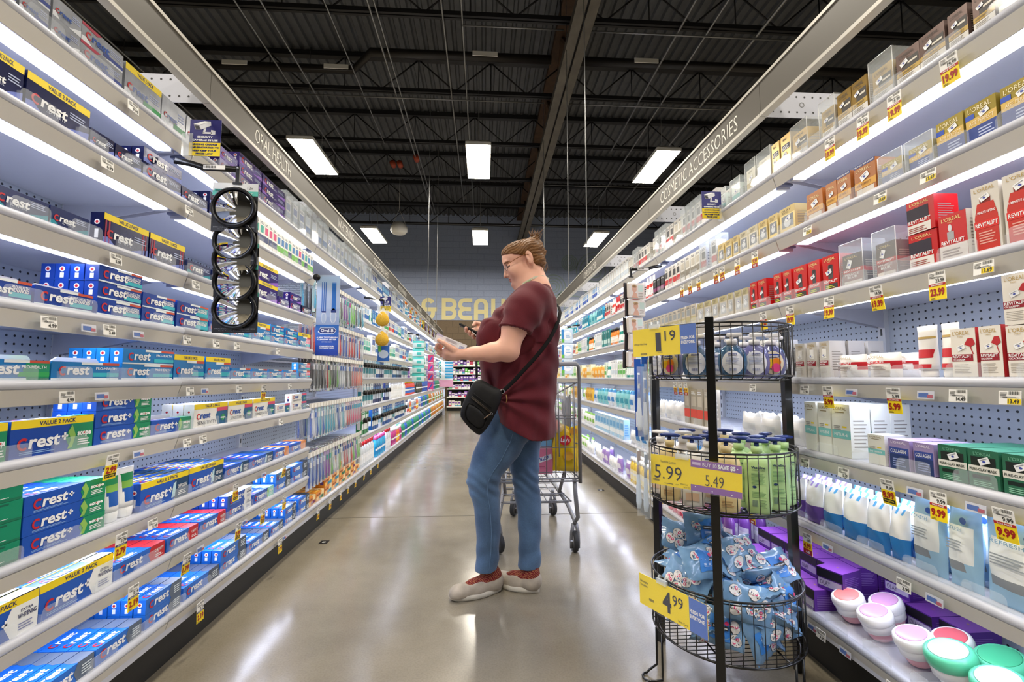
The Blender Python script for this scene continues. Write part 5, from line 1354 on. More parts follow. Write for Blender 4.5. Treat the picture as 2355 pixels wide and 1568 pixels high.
run('R', 4, 1.6, 2.25, [wp, wg], .006, stack=1, rows=2); run('R', 4, 2.25, 2.6, [B('A8A090', 'D84A3A', 'C8C0B0', 'tall taupe serum box', .07, .19)], .008); run('R', 4, 2.6, 3.2, [wp], .006, rows=2); run('R', 4, 3.2, 4.8, [wbp, tp_], .008, rows=2); run('R', 4, 4.8, 6.2, [P_('E8B84A', 'C8901E', 'golden wipe packet', .1, .14), wg], .01, rows=1); run('R', 4, 6.2, 12.5, [yw, wg, ww, rw], .01)
run('R', 5, 1.73, 2.4, [wp, pp], .006, rows=2); run('R', 5, 2.4, 3.7, [wbp, wp], .006, rows=2); run('R', 5, 3.7, 4.7, [B('A8D0EC', 'E8F0F6', '6AA8D8', 'pale blue cotton box', .1, .16)], .008); run('R', 5, 4.7, 12.5, [wg, ww, gn, rw], .01)
run('R', 6, 2.12, 2.42, [O('7A4AA0', '16161A', 'D8D0E4', 'purple lotion bottle with black pump', .07, .19, pump=True), O('F0F0F0', '16161A', 'B89AD0', 'white lotion bottle with black pump', .07, .19, pump=True)], .01, rows=3, dstep=.075); run('R', 6, 2.45, 2.9, [O('F0A8B0', 'F4F4F4', 'F8DCE0', 'pink wash bottle', .065, .2), O('D84A6A', 'F4F4F4', 'F4D0D8', 'rose wash bottle', .06, .19)], .006, rows=3, dstep=.07); run('R', 6, 2.92, 3.6, [O('F0D058', 'F4F4F4', 'F8F0C8', 'yellow wash bottle', .06, .19)], .006, rows=2); run('R', 6, 3.6, 4.8, [pp, wp], .006, rows=2); run('R', 6, 4.8, 7.5, [wp, wg], .008, rows=2); run('R', 6, 7.5, 12.5, [gn, ww, wbp], .01)
# ---------------------------------------------------------------- things hanging into the aisle
def camera_sign(x, y, z, w, h, rz, label, nail=True):
    r = empty('security_sign', (x, y, z), rz, label=label, cat='sign')
    mb = MB(); mb.box(-w / 2, w / 2, 0, .002, 0, h, ink('2B2A72')); F = Face(mb, (-w / 2, 0, 0), (1, 0, 0), (0, 0, 1))
    F.rect(0, w, 0, h * .37, YEL); g1 = ink('DADAE0'); g2 = ink('8A8A98'); g3 = ink('30303A')
    F.poly([(w * .3, h * .84), (w * .66, h * .95), (w * .68, h * .84), (w * .36, h * .72)], g1, 2); F.poly([(w * .12, h * .86), (w * .3, h * .84), (w * .36, h * .72), (w * .18, h * .72)], g2, 2); F.poly([(w * .16, h * .83), (w * .29, h * .82), (w * .33, h * .74), (w * .2, h * .74)], g3, 3)
    F.poly([(w * .1, h * .87), (w * .46, h * .96), (w * .66, h * .95), (w * .3, h * .85)], WT, 2); F.poly([(w * .45, h * .75), (w * .52, h * .77), (w * .5, h * .66), (w * .42, h * .64)], g1, 2); F.rect(w * .42, w * .7, h * .61, h * .66, g1, 2); F.poly([(w * .68, h * .58), (w * .82, h * .6), (w * .82, h * .7), (w * .68, h * .72)], g1, 2)
    for i, s in enumerate(['SECURITY', 'CAMERAS IN USE']): F.text(s, w / 2, h * (.5 - i * .09), h * .045, WT, 2, .05, align='c', w=w * (.5 if i == 0 else .82))
    for i, s in enumerate(['LEADING CHANGE', 'AND INNOVATION TO', 'HELP KEEP YOUR', 'PRICES LOW']): F.text(s, w / 2, h * (.295 - i * .085), h * .042, NAVYI, 2, .06, align='c', w=w * [.8, .92, .78, .55][i])
    mb.build('printed_panel', r)
    mb = MB(); C_ = clear('F4FBFF', .35); mb.box(-w / 2 - .022, -w / 2 + .012, -.004, .006, 0, h * .6, C_) if x < 0 else mb.box(w / 2 - .012, w / 2 + .022, -.004, .006, -.01, h * .5, C_)
    mb.build('clear_clip', r)
camera_sign(-.928, 1.535, 1.732, .1, .125, 0, 'navy and yellow security camera sign clipped above the hanging mirrors')
camera_sign(1.073, 2.06, 1.747, .095, .132, 0, 'navy and yellow security camera sign clipped over the cosmetics shelves')
camera_sign(-.9, 4.25, 1.6, .1, .14, 0, 'small navy and yellow security camera sign behind the hanging sponges')
def arm(name, x0, x1, y, z, parent=None, lab=None, dip=.02):
    s = 1 if x1 > x0 else -1
    mb = MB(); mb.tube([(x0, y, z + dip), (x0 + s * .05, y, z + dip * .6), (x0 + s * .09, y, z), (x1, y, z - .004)], .009, BLACK, 6, flat=(.35, 1.3))
    mb.box(min(x1 - s * .11, x1 - s * .04), max(x1 - s * .11, x1 - s * .04), y - .0052, y - .004, z - .008, z + .006, PAPER)
    F = Face(mb, (min(x1 - s * .105, x1 - s * .045), y - .0052, z - .006), (1, 0, 0), (0, 0, 1)); F.barcode(0, .035, .002, .01, TX, 2, 12)
    mb.box(x1 - .006, x1 + .006, y - .003, y + .003, z - .05, z + .006, BLACK); mb.cyl((x1, y - .006, z), (x1, y + .006, z), .004, CHROME, 8); mb.box(x1 - .015, x1 + .015, y - .003, y + .003, z - .056, z - .05, BLACK)
    o = mb.build(name, parent)
    if lab: tag(o, lab, 'clip strip arm')
    return o
arm('clip_strip', -1.03, -.825, 1.55, 1.70, lab='black clip strip arm holding the magnifying mirrors')
mir = mat('E8EAEE', .03, 1.0, key='mirror_glass'); CK = card('1A1A1C')
for i, (z, tl, dy) in enumerate([(1.613, .0, 0), (1.506, .03, .012), (1.442, .05, .02), (1.369, .02, .026), (1.278, .0, .034)]):
    r = empty('mirror_pack', (-.83, 1.55 + dy, z), 0, label='black carded magnifying mirror, %s on the hanging strip' % ['top one with white header', 'second', 'third', 'fourth', 'lowest'][i], cat='mirror', group=None, rot=(tl, 0, [0.03, -.05, .04, -.03, .02][i]))
    w = .145; h = .13
    mb = MB(); mb.box(-w / 2, w / 2, 0, .002, -h, .035, CK); F = Face(mb, (-w / 2, 0, -h), (1, 0, 0), (0, 0, 1))
    F.rect(0, w, h + .008, h + .035, ink('E4E6E6')); F.rect(0, w * 1, h - .008, h + .008, ink('5FC4B4')); F.text('Magnifying Mirror', w * .1, h - .004, .009, WT, 2, .0, w=w * .78); F.text('12x', w * .76, h + .014, .01, ink('3A3A3A'), 2, .0); F.rect(w * .04, w * .34, h + .004, h + .014, ink('3AA898'), 2); F.text('PARSCO' if 0 else 'mirror', w * .07, h + .006, .006, ink('12302C'), 3, .03, w=w * .22)
    F.text('EXTRA LARGE SURFACE AREA FOR ENHANCED VIEWS', w * .05, .012, .0035, ink('B8B8BA'), 2, .0, w=w * .9); F.text('Use for Tweezing & Makeup Application', w * .15, .006, .003, ink('B8B8BA'), 2, .0, w=w * .7)
    mb.build('backing_card', r)
    mb = MB(); cz = -.05; R0 = .07
    prof = [(.064, .001), (.071, .002), (.072, .012), (.068, .016), (.063, .014), (.062, .008)]
    rg = [[(rr * math.cos(2 * PI * k / 40), -y_, cz + rr * math.sin(2 * PI * k / 40) * .95) for k in range(40)] for rr, y_ in prof]; mb.loft(rg, mat('101012', .3, key='mirror_rim'), False); mb.build('mirror_rim', r)
    mb = MB(); rg = [[(rr * math.cos(2 * PI * k / 40), -.008 - .014 * (1 - (rr / .063) ** 2), cz + rr * math.sin(2 * PI * k / 40) * .95) for k in range(40)] for rr in (.063, .055, .045, .035, .025, .015, .006)]; mb.loft(rg, mir, True); mb.build('mirror_glass', r)
# toothbrush advertising flag
r = empty('shelf_flag_sign', (-1.0, 2.80, 1.13), 0, label='tall blue and white toothbrush flag sign jutting from the shelf edge', cat='sign')
w, h = .135, .485
mb = MB(); mb.box(-.0, w, 0, .002, 0, h, ink('B9CBE4')); F = Face(mb, (0, 0, 0), (1, 0, 0), (0, 0, 1))
for k in range(6): F.rect(0, w, h * (.38 + k * .1), h * (.48 + k * .1), ink(['A9BCDD', 'B4C6E2', 'BFD0E8', 'C3D4EA', 'C0D4EC', 'B4D0EC'][k]))
for k in range(6): F.rect(0, w, h * .38 * k / 6, h * .38 * (k + 1) / 6, ink(['1C3FA0', '2049A8', '2654B0', '2D60BA', '346CC4', '3A76CA'][k]))
F.poly([(w * .1 + .0, h * .29), (w * .2, h * .345), (w * .8, h * .345), (w * .9, h * .31), (w * .8, h * .27), (w * .2, h * .27)], WT, 2); F.poly([(w * .13, h * .3), (w * .21, h * .338), (w * .79, h * .338), (w * .87, h * .31), (w * .79, h * .277), (w * .21, h * .277)], ink('26367E'), 3); F.text('Oral-B', w / 2, h * .292, h * .033, WT, 4, .04, align='c', w=w * .56)
for i, (s, ww_) in enumerate([('A NEW TOOTHBRUSH', .9), ('CLEANS 90% BETTER', .82), ('BETWEEN TEETH', .45)]): F.text(s, w / 2, h * (.215 - i * .026), h * (.016 if i < 2 else .008), WT, 3, .05, align='c', w=w * ww_)
F.text('CHANGE YOUR', w / 2, h * .105, h * .016, WT, 3, .05, align='c', w=w * .62); F.text('TOOTHBRUSH TODAY!', w / 2, h * .085, h * .014, WT, 3, .05, align='c', w=w * .66)
for x0, wd in ((.22, .012), (.30, .012), (.38, .012)): F.rect(w * x0, w * (x0 + .035), h * .54, h * .91, ink('2E6CC0'), 3)
F.rect(w * .66, w * .84, h * .55, h * .9, ink('2A74C8'), 3); F.lines(w * .66, w * .84, h * .9, h * .93, 1, ink('8AB0E0'), 3)
F.poly([(w * .2 + w * .13 * (1 + .9 * math.cos(a)), h * .47 + h * .075 * math.sin(a)) for a in [2 * PI * k / 16 for k in range(16)]], ink('D8E2F0'), 3); F.poly([(w * .2 + w * .13 * (1 + .6 * math.cos(a)), h * .46 + h * .06 * math.sin(a)) for a in [2 * PI * k / 16 for k in range(16)]], ink('BCCDE4'), 4)
F.poly([(w * .58 + w * .16 * (1 + .9 * math.cos(a)), h * .49 + h * .095 * math.sin(a)) for a in [2 * PI * k / 16 for k in range(16)]], ink('E8EEF6'), 3); F.poly([(w * .58 + w * .16 * (1 + .6 * math.cos(a)), h * .48 + h * .075 * math.sin(a)) for a in [2 * PI * k / 16 for k in range(16)]], ink('BCCDE4'), 4); F.rect(w * .64, w * .86, h * .53, h * .56, ink('233A80'), 5); F.rect(w * .24, w * .42, h * .53, h * .55, ink('233A80'), 5)
mb.build('printed_panel', r)
mb = MB(); mb.cyl((-.002, -.012, h - .015), (-.002, .016, h - .015), .02, BLACK, 16); mb.tube([(-.05, 0, h - .03), (-.02, .0, h - .015), (0, 0, h - .015)], .004, SHELFW, 6); mb.build('suction_clip', r)
# sponges
arm('clip_strip', -1.03, -.865, 4.0, 1.67, lab='black clip strip arm holding the yellow sponges')
SP = mat('E8B83C', .9, noise=.35, nscale=160, bump=.003, key='sponge')
for i, z in enumerate((1.5, 1.33)):
    r = empty('bath_sponge', (-.865, 4.0, z), 0, label='yellow teardrop bath sponge in clear bag, %s of two' % ['upper', 'lower'][i], cat='sponge')
    mb = MB(); rg = []
    for t in range(13):
        a = t / 12; zz = -.065 + .13 * a; rad = .058 * math.sin(PI * min(1, a ** .8 * .98 + .01)) ** .7 * (1 if a < .5 else 1 - .2 * (a - .5)); rg.append([(rad * math.cos(2 * PI * k / 20), -.025 + .024 * (rad / .058) * math.sin(2 * PI * k / 20), zz) for k in range(20)])
    mb.loft(rg, SP); mb.build('sponge_body', r)
    mb = MB(); mb.poly([(-.03, -.01, .055), (.03, -.01, .055), (.004, -.005, .1), (-.004, -.005, .1)], clear('F4FBFF', .5)); mb.tube([(-.02, -.05, .05), (-.005, -.053, .035), (.0, -.053, .03)], .0022, WHITE, 5); mb.box(-.045, .045, .003, .004, -.06, .075, card('E8E4DC')); mb.build('hang_loop', r)
r = empty('mouth_guard_pack', (-.86, 4.02, 1.2), 0, label='blue carded oval pack hanging below the yellow sponges', cat='hanging pack'); mb = MB(); mb.box(-.05, .05, 0, .003, -.06, .08, card('2E6AC0')); F = Face(mb, (0, 0, 0), (1, 0, 0), (0, 0, 1)); F.disc(0, .0, .042, ink('C8D8EC'), 1, ry=.035, n=20); F.rect(-.045, -.02, .02, .07, ink('6CC04A'), 2); mb.build('backing_card', r)
# teal wipes strip
arm('clip_strip', -1.03, -.88, 6.3, 1.58, lab='black clip strip arm holding the aqua wipes')
TE = mat('4FC4BC', .35, key='aqua_film')
for i in range(5):
    z = 1.44 - i * .112
    mb = MB(); n = 8
    for sgn in (-1, 1):
        vs = []
        for a in range(n + 1):
            for b in range(n + 1):
                u, v = a / n, b / n; g = (math.sin(PI * u) ** .5 if 0 < u < 1 else 0) * (math.sin(PI * v) ** .6 if 0 < v < 1 else 0); vs.append((-.08 + .16 * u, sgn * .022 * g, -.055 + .11 * v))
        o_ = len(mb.v); mb.v.extend(vs)
        for a in range(n):
            for b in range(n):
                f = (a * (n + 1) + b, (a + 1) * (n + 1) + b, (a + 1) * (n + 1) + b + 1, a * (n + 1) + b + 1); mb.f.append(tuple(q + o_ for q in (f if sgn < 0 else f[::-1]))); mb.mi.append(mb.m(TE if b in (0, 6, 7) or (b in (2, 3, 4) and 2 < a < 6) else mat('D8EEEC', .35, key='pale_film'))); mb.sm.append(True)
    tag(mb.build('wipe_packet', loc=(-.88, 6.3, z)), 'aqua and white wipe packet, %s on the hanging strip' % ['top', 'second', 'third', 'fourth', 'lowest'][i], 'wipes', 'aqua packets on the hanging strip')
for i in range(4):
    mb = MB(); mb.box(-.05, .05, 0, .01, -.075, .075, card('D84A8A' if i % 2 else 'C83A6A')); F = Face(mb, (-.05, 0, -.075), (1, 0, 0), (0, 0, 1)); F.poly([(.01, .03), (.03, .03), (.09, .12), (.07, .13)], ink('2A5AB8')); F.rect(.01, .09, .01, .025, WT)
    tag(mb.build('razor_pack', loc=(-.93, 8.2, 1.32 - i * .16)), 'pink carded pack hanging past the aqua wipes, %s down' % ordw(i), 'hanging pack')
r = empty('hanging_pad', (-.93, 11.2, 1.1), label='tall blue and white pad of tablets hanging at the oral care end', cat='hanging pack'); mb = MB(); mb.box(-.2, .2, 0, .02, -.32, .3, card('E8EEF2')); F = Face(mb, (-.2, 0, -.32), (1, 0, 0), (0, 0, 1))
for k in range(6): F.rect(.2, .4, .2 + k * .07, .25 + k * .07, ink('3AA0D0')); F.disc(.08, .23 + k * .07, .03, ink('3AA0A0'))
F.rect(0, .4, 0, .16, ink('E8A8C8')); mb.build('backing_card', r)
# cosmetics-side strips
arm('clip_strip', 1.1, .905, 2.75, 1.67, lab='black clip strip arm holding the facial mask packs')
FP = mat('E4DCD4', .3, key='mask_film')
for i in range(5):
    z = 1.53 - i * .105
    r = empty('mask_packet', (.93 + .01 * (i % 2), 2.75 + .01 * i, z), 0, label='pale facial mask packet with portrait, %s on the cosmetics strip' % ['top', 'second', 'third', 'fourth', 'lowest'][i], cat='mask packet', group=None, rot=(0, [.0, .02, -.04, .05, .03][i], .25))
    mb = MB(); mb.bbox(-.058, .058, -.012, .012, -.05, .05, FP, .008); F = Face(mb, (-.05, -.012, -.045), (1, 0, 0), (0, 0, 1)); F.disc(.035, .055, .016, ink('D8A890'), 1, ry=.022); F.poly([(.015, 0), (.06, 0), (.05, .03), (.03, .035)], ink('D8A890')); F.disc(.035, .072, .017, ink('C8A878'), 1, ry=.01); F.rect(.062, .095, .04, .08, ink('C8DCD0')); F.lines(.062, .095, .01, .035, 3, ink('A8A098'))
    mb.build('sealed_film', r)
    mb = MB(); mb.box(-.075, -.055, .01, .013, -.055, .05, card('1E1A1C')); mb.box(-.075, .04, .013, .016, -.05, .045, card('7A3A34')); mb.build('printed_backing', r)
arm('clip_strip', 1.1, .96, 5.2, 1.58, lab='black clip strip arm holding the cotton pads')
for i in range(3):
    mb = MB(); mb.bbox(-.065, .065, -.02, .02, -.085, .085, mat('D4E2F0', .3, key='cotton_film'), .01); F = Face(mb, (-.065, -.02, -.085), (1, 0, 0), (0, 0, 1)); F.disc(.065, .09, .05, ink('F4F6F8'), 1, ry=.055); F.rect(.0, .03, .01, .05, ink('6CC04A'), 2); F.rect(.0, .025, .05, .16, ink('3A8AD0'), 2); F.lines(.05, .1, .07, .12, 3, ink('8AB4DC'), 3)
    tag(mb.build('cotton_pad_bag', loc=(.95, 5.2, 1.47 - i * .175)), 'white and blue cotton bag, %s on the far cosmetics strip' % ordw(i), 'hanging pack')
# toothbrush strip clipped to the wire rack
mb = MB(); mb.box(-.0008, .0008, -.04, .04, 0, .51, card('8A7050')); mb.box(-.0018, -.0008, -.04, .04, 0, .51, card('C9C2B4')); tag(mb.build('display_strip', loc=(.552, 1.525, .55), rot=(0, 0, -.35)), 'tall narrow cardboard strip edge-on beside the wire rack', 'display strip')
TBB = plastic('C9D8EA')
for i, (x, y, z, c) in enumerate([(.503, 1.475, .83, '2A5AB8'), (.527, 1.49, .815, '2A74C8'), (.54, 1.51, .84, '1E4FA0'), (.494, 1.47, .588, '8A6A5A'), (.519, 1.475, .576, '6A7A94')]):
    r = empty('toothbrush', (x, y, z), label=['blue and white packaged toothbrush beside the wire rack, upper pair', 'sky blue packaged toothbrush against the cardboard strip', 'deep blue packaged toothbrush behind the upper pair', 'pearl toothbrush with tan neck hanging low by the rack', 'pearl toothbrush with slate neck hanging low by the rack'][i], cat='toothbrush')
    L_ = .185
    mb = MB(); mb.tube([(0, 0, 0), (0, -.001, .02), (0, 0, .06), (0, 0, .09), (0, 0, .12), (0, 0, .16), (0, 0, L_)], [.006, .0085, .0075, .0055, .0035, .003, .004], TBB if i > 2 else plastic('DCE4F0'), 10); mb.build('handle', r)
    mb = MB(); mb.tube([(0, 0, .105), (0, 0, .135)], [.0048, .0036], plastic(c), 10); mb.tube([(0, -.003, .145), (0, -.004, L_ - .003)], [.005, .0045], ink('E8EEF4'), 8, flat=(1, .7)); mb.box(-.0045, .0045, -.012, -.006, .15, L_ - .006, ink(c)); mb.build('brush_head', r)
    if i < 3: mb = MB(); mb.box(-.011, .011, .008, .009, -.02, L_ + .045, card(c)); F = Face(mb, (-.011, .008, -.02), (1, 0, 0), (0, 0, 1)); F.rect(.002, .02, .03, .08, WT); F.text('Oral-B', .017, .035, .009, ink('1E3FA0'), 2, .03, rot=PI / 2); mb.build('backing_card', r)
    mb = MB(); mb.box(-.012, .012, -.02, -.0192, -.018, L_ + .02, clear('F4FBFF', .15)); mb.build('clear_blister', r)
# ---------------------------------------------------------------- round three-tier wire rack
BW = mat('0C0C0D', .3, coat=.4, key='black_wire')
RC = Vector((.832, 1.605, 0)); RR = .238
TIER = [(1.172, 1.006), (.767, .588), (.335, .152)]
rk = empty('wire_rack', (RC.x, RC.y, 0), 0, label='round black three tier wire rack standing in the aisle', cat='display rack')
def circ(r, z, n=48): return [(r * math.cos(2 * PI * k / n), r * math.sin(2 * PI * k / n), z) for k in range(n)]
for a in (127, 358, 239):
    a = math.radians(a); mb = MB(); x, y = (RR + .013) * math.cos(a), (RR + .013) * math.sin(a)
    M = Matrix.Translation((x, y, 0)) @ Matrix.Rotation(a, 4, 'Z'); mb.box(-.0125, .0125, -.0125, .0125, 0, 1.188, BW, M); mb.build('post', rk)
for ti, (zt, zb) in enumerate(TIER):
    b = MB(); b.tube(circ(RR, zt), .0034, BW, 6, closed=True); b.tube(circ(RR - .006, zt - .012), .002, BW, 5, closed=True); b.tube(circ(RR, zb), .003, BW, 6, closed=True); b.tube(circ(RR - .018, zb - .012), .0028, BW, 6, closed=True)
    n = 46
    for k in range(n):
        a = 2 * PI * (k + .4) / n; c, s = math.cos(a), math.sin(a); b.tube([(RR * c, RR * s, zt), (RR * c, RR * s, zb), ((RR - .018) * c, (RR - .018) * s, zb - .012)], .0016, BW, 4)
    o = b.build('wire_basket', rk)
    b = MB(); q = -RR + .02
    while q < RR - .01:
        w = math.sqrt(max(0, (RR - .018) ** 2 - q * q)); 
        if w > .02: b.cyl((-w, q, zb - .012), (w, q, zb - .012), .0016, BW, 4)
        q += .021
    for q in (-.1, .1):
        w = math.sqrt((RR - .018) ** 2 - q * q); b.cyl((q, -w, zb - .0145), (q, w, zb - .0145), .003, BW, 5)
    b.build('basket_floor', o)
for a in (183, 300, 62):
    a = math.radians(a); c, s = math.cos(a), math.sin(a); t = Vector((-s, c, 0)); r0 = Vector((c, s, 0)); mb = MB()
    pts = []
    for sg in (-1, 1): pass
    p1 = r0 * RR - t * .022; p2 = r0 * RR + t * .022
    path = [p1 + Vector((0, 0, .15)), p1 + Vector((0, 0, .045)), p1 + r0 * .0 + Vector((0, 0, .03))]
    path += [p1 + r0 * .03 + Vector((0, 0, .012))] + [r0 * (RR + .035) + r0 * (.024 * math.sin(u)) - t * (.024 * math.cos(u)) + Vector((0, 0, .005)) for u in [PI * k / 6 for k in range(7)]] + [p2 + r0 * .0 + Vector((0, 0, .005)), p2 + Vector((0, 0, .02)), p2 + Vector((0, 0, .15))]
    mb.tube(path, .0036, BW, 6); mb.build('wire_foot', rk)
# price signs clipped to the baskets
SY = card('FFE20F'); SB = card('4C74C8'); SP_ = card('8F62AC'); DKT = ink('1E2030')
def rsign(p, q, z0, h, w, draw, label, skew=0.0):
    """flat card between two plan points, lower edge z0"""
    d = Vector((q[0] - p[0], q[1] - p[1], 0)); a = math.atan2(d.y, d.x)
    r = empty('price_sign', (p[0], p[1], z0), 0, label=label, cat='price sign', rot=(0, skew, a))
    mb = MB(); mb.box(0, w, 0, .0015, 0, h, SY); F = Face(mb, (0, 0, 0), (1, 0, 0), (0, 0, 1), .0005); draw(F, w, h); mb.build('printed_card', r)
    mb = MB(); C_ = mat('FFFFFF', .04, alpha=.04, key='sleeve_film', spec=.9)
    mb.box(-.004, w + .004, -.0032, -.003, -.004, h + .004, C_); mb.build('plastic_sleeve', r)
    mb = MB(); C2 = clear('F4FBFF', .4); mb.box(w * .3, w * .45, -.004, .004, h - .004, h + .012, C2)
    for x in (.32, .42): mb.tube([(w * x, 0, h), (w * x, .003, h + .02), (w * x, .012, h + .016)], .003, C2, 5)
    mb.build('clip', r)
def d119(F, w, h):
    F.rect(w * .765, w, 0, h, SB); F.text('FRESH FOR', w * .78, h * .5, h * .1, WT, 2, .04, w=w * .2); F.text('EVERYONE.', w * .78, h * .35, h * .1, WT, 2, .04, w=w * .2)
    F.text('1', w * .385, h * .16, h * .66, DKT, 2, .015, w=w * .085); F.text('19', w * .53, h * .5, h * .36, DKT, 2, .0, w=w * .17); F.text('Softsoap Hand Soap', w * .02, h * .42, h * .075, DKT, 2, .0, w=w * .22); F.barcode(w * .13, w * .24, h * .05, h * .12, DKT, 2, 14); F.text('7.5 FO', w * .42, h * .08, h * .045, DKT, 2, 0)
def d599(F, w, h):
    F.rect(w * .47, w, h * .76, h, SP_); F.rect(w * .47, w, 0, h * .2, SP_); F.text('BUY 10', w * .6, h * .82, h * .12, WT, 2, .0, w=w * .15); F.text('SAVE $5', w * .76, h * .82, h * .12, WT, 2, .05, w=w * .18); F.rect(w * .49, w * .58, h * .84, h * .93, ink('D8C4E4'), 2)
    F.text('5.99', w * .05, h * .22, h * .46, DKT, 2, -.005, w=w * .32); F.text('5.49', w * .63, h * .22, h * .36, DKT, 2, -.01, w=w * .19); F.text('Vaseline Lotion', w * .12, h * .76, h * .09, DKT, 2, -.005, w=w * .18); F.barcode(w * .03, w * .11, h * .12, h * .19, DKT, 2, 14)
    F.lines(w * .17, w * .27, h * .08, h * .12, 1, DKT); F.text('6.29', w * .3, h * .08, h * .04, DKT, 2, 0); F.text('With Card', w * .35, h * .12, h * .05, DKT, 2, 0, w=w * .09); F.text('20.3 FO', w * .39, h * .03, h * .045, DKT, 2, 0)
    for x, y in ((.52, .14), (.9, .06), (.7, .07), (.96, .88)): F.disc(w * x, h * y, h * .02, WT, 2, n=6)
def d499(F, w, h):
    F.rect(w * .765, w, 0, h, SB); F.text('FRESH FOR', w * .775, h * .56, h * .1, WT, 2, .04, w=w * .2); F.text('EVERYONE.', w * .775, h * .4, h * .1, WT, 2, .04, w=w * .2)
    F.text('4', w * .38, h * .2, h * .6, DKT, 2, .03, w=w * .13); F.text('99', w * .53, h * .48, h * .34, DKT, 2, .0, w=w * .15); F.text('Neutrogena', w * .02, h * .74, h * .08, DKT, 2, 0, w=w * .13); F.text('Towelettes', w * .02, h * .62, h * .08, DKT, 2, 0, w=w * .12); F.barcode(w * .16, w * .24, h * .24, h * .32, DKT, 2, 12); F.text('With Card', w * .6, h * .07, h * .06, DKT, 2, 0, w=w * .14)
rsign((.531, 1.604), (.694, 1.374), 1.072, .095, .24, d119, 'yellow and blue price sign reading 1.19 on the top rack basket', -.02)
rsign((.541, 1.490), (.734, 1.297), .661, .093, .274, d599, 'yellow and purple price sign reading 5.99 on the middle basket', .02)
rsign((.545, 1.632), (.663, 1.378), .224, .1, .278, d499, 'yellow and blue price sign reading 4.99 on the bottom basket', -.02)
# liquid soap bottles
def soap(liq, lab, art):
    r = empty('soap_bottle')
    mb = MB(); G = mat(liq, .08, key='soap_liquid', spec=.6, coat=.5, alpha=.72)
    prof = [(.026, 0), (.032, .004), (.040, .025), (.0435, .05), (.041, .075), (.032, .095), (.018, .105), (.016, .11)]
    mb.lathe(prof, G, 26, (0, 0, 0), 1, .58); mb.build('bottle', r)
    mb = MB(); WC = plastic('E4E2E2'); mb.cyl((0, 0, .108), (0, 0, .124), .0165, WC, 18); mb.cyl((0, 0, .124), (0, 0, .136), .0055, WC, 8); mb.bbox(-.015, .03, -.009, .009, .134, .146, WC, .003); mb.build('pump_head', r)
    mb = MB(); c = ink(lab)
    def oval(rx, rz, cz, mt, off):
        rings_ = []
        for fr in (.001, .25, .5, .75, 1.0):
            pts = []
            for k in range(24):
                a = 2 * PI * k / 24; x = rx * fr * math.cos(a); z = cz + rz * fr * math.sin(a); i = 0
                while i < len(prof) - 2 and prof[i + 1][1] < z: i += 1
                t = (z - prof[i][1]) / (prof[i + 1][1] - prof[i][1]); rad = prof[i][0] + (prof[i + 1][0] - prof[i][0]) * t; yy = -.58 * math.sqrt(max(0, rad * rad - x * x)) - off
                pts.append((x, yy, z))
            rings_.append(pts)
        mb.loft(rings_[::-1], mt, False, True)
    oval(.031, .038, .05, c, .001)
    F = Face(mb, (-.03, -.58 * .0435 - .002, .012), (1, 0, 0), (0, 0, 1), .0004)
    if art == 0:
        F.rect(.018, .042, .062, .068, ink('3A4A9A'), 1); F.text('Softsoap', .019, .0632, .0036, WT, 3, .02, w=.022); F.lines(.01, .05, .035, .058, 5, ink('A8B0CC'), 1); F.barcode(.018, .04, .012, .02, ink('4A5890'), 1, 12)
    else:
        F.rect(.014, .046, .055, .066, ink('2A46A8'), 1); F.text('Softsoap', .016, .0575, .006, WT, 3, .03, w=.028); F.disc(.022, .035, .014, ink('F2C81E'), 1); F.disc(.038, .04, .013, ink('F08A1E'), 2); F.disc(.036, .022, .014, ink('E8488A'), 3)
    mb.build('printed_label', r); return [r, False]
S1 = soap('3E6C92', 'E8EAF0', 0); S2 = soap('7C7CB4', 'E8EAF0', 0); S3 = soap('6A6CA0', 'E6D8B8', 1)
def RV(r_, d_): return (.888 * r_ + .46 * d_, -.46 * r_ + .888 * d_)
SS = [(S1, *RV(.048, -.165), -.48, 'blue liquid soap bottle with back label, behind the wires beside the front post'), (S2, *RV(.115, -.13), -.42, 'lilac liquid soap bottle second from the front post'), (S3, *RV(.165, -.085), -.3, 'liquid soap bottle with fruit label turned to the front'), (S1, *RV(-.062, -.16), -.5, 'blue liquid soap bottle partly hidden by the 1.19 sign'), (S3, *RV(-.14, -.11), -.9, 'liquid soap bottle with fruit label behind the 1.19 sign'), (S2, *RV(-.185, -.02), -1.2, 'lilac liquid soap bottle at the aisle edge of the top basket'), (S1, *RV(.0, -.06), -.3, 'blue liquid soap bottle in the middle of the top basket'), (S2, *RV(.09, -.03), -.2, 'lilac liquid soap bottle in the middle of the top basket'), (S1, *RV(.19, .02), .3, 'blue liquid soap bottle leaning at the basket rim'), (S2, *RV(-.08, .05), 2., 'lilac liquid soap bottle at the back of the top basket'), (S3, *RV(.06, .1), 2.5, 'liquid soap bottle with fruit label at the basket back')]
for p, x, y, rz, lab in SS:
    k = list(p[0].children); o = p[0]
    if p[1]:
        c = o.copy(); COL.objects.link(c)
        for q in k: d = q.copy(); COL.objects.link(d); d.parent = c
        o = c
    p[1] = True; o.location = (RC.x + x, RC.y + y, TIER[0][1] - .0085); o.rotation_euler = (0, 0, rz); tag(o, lab, 'soap bottle')
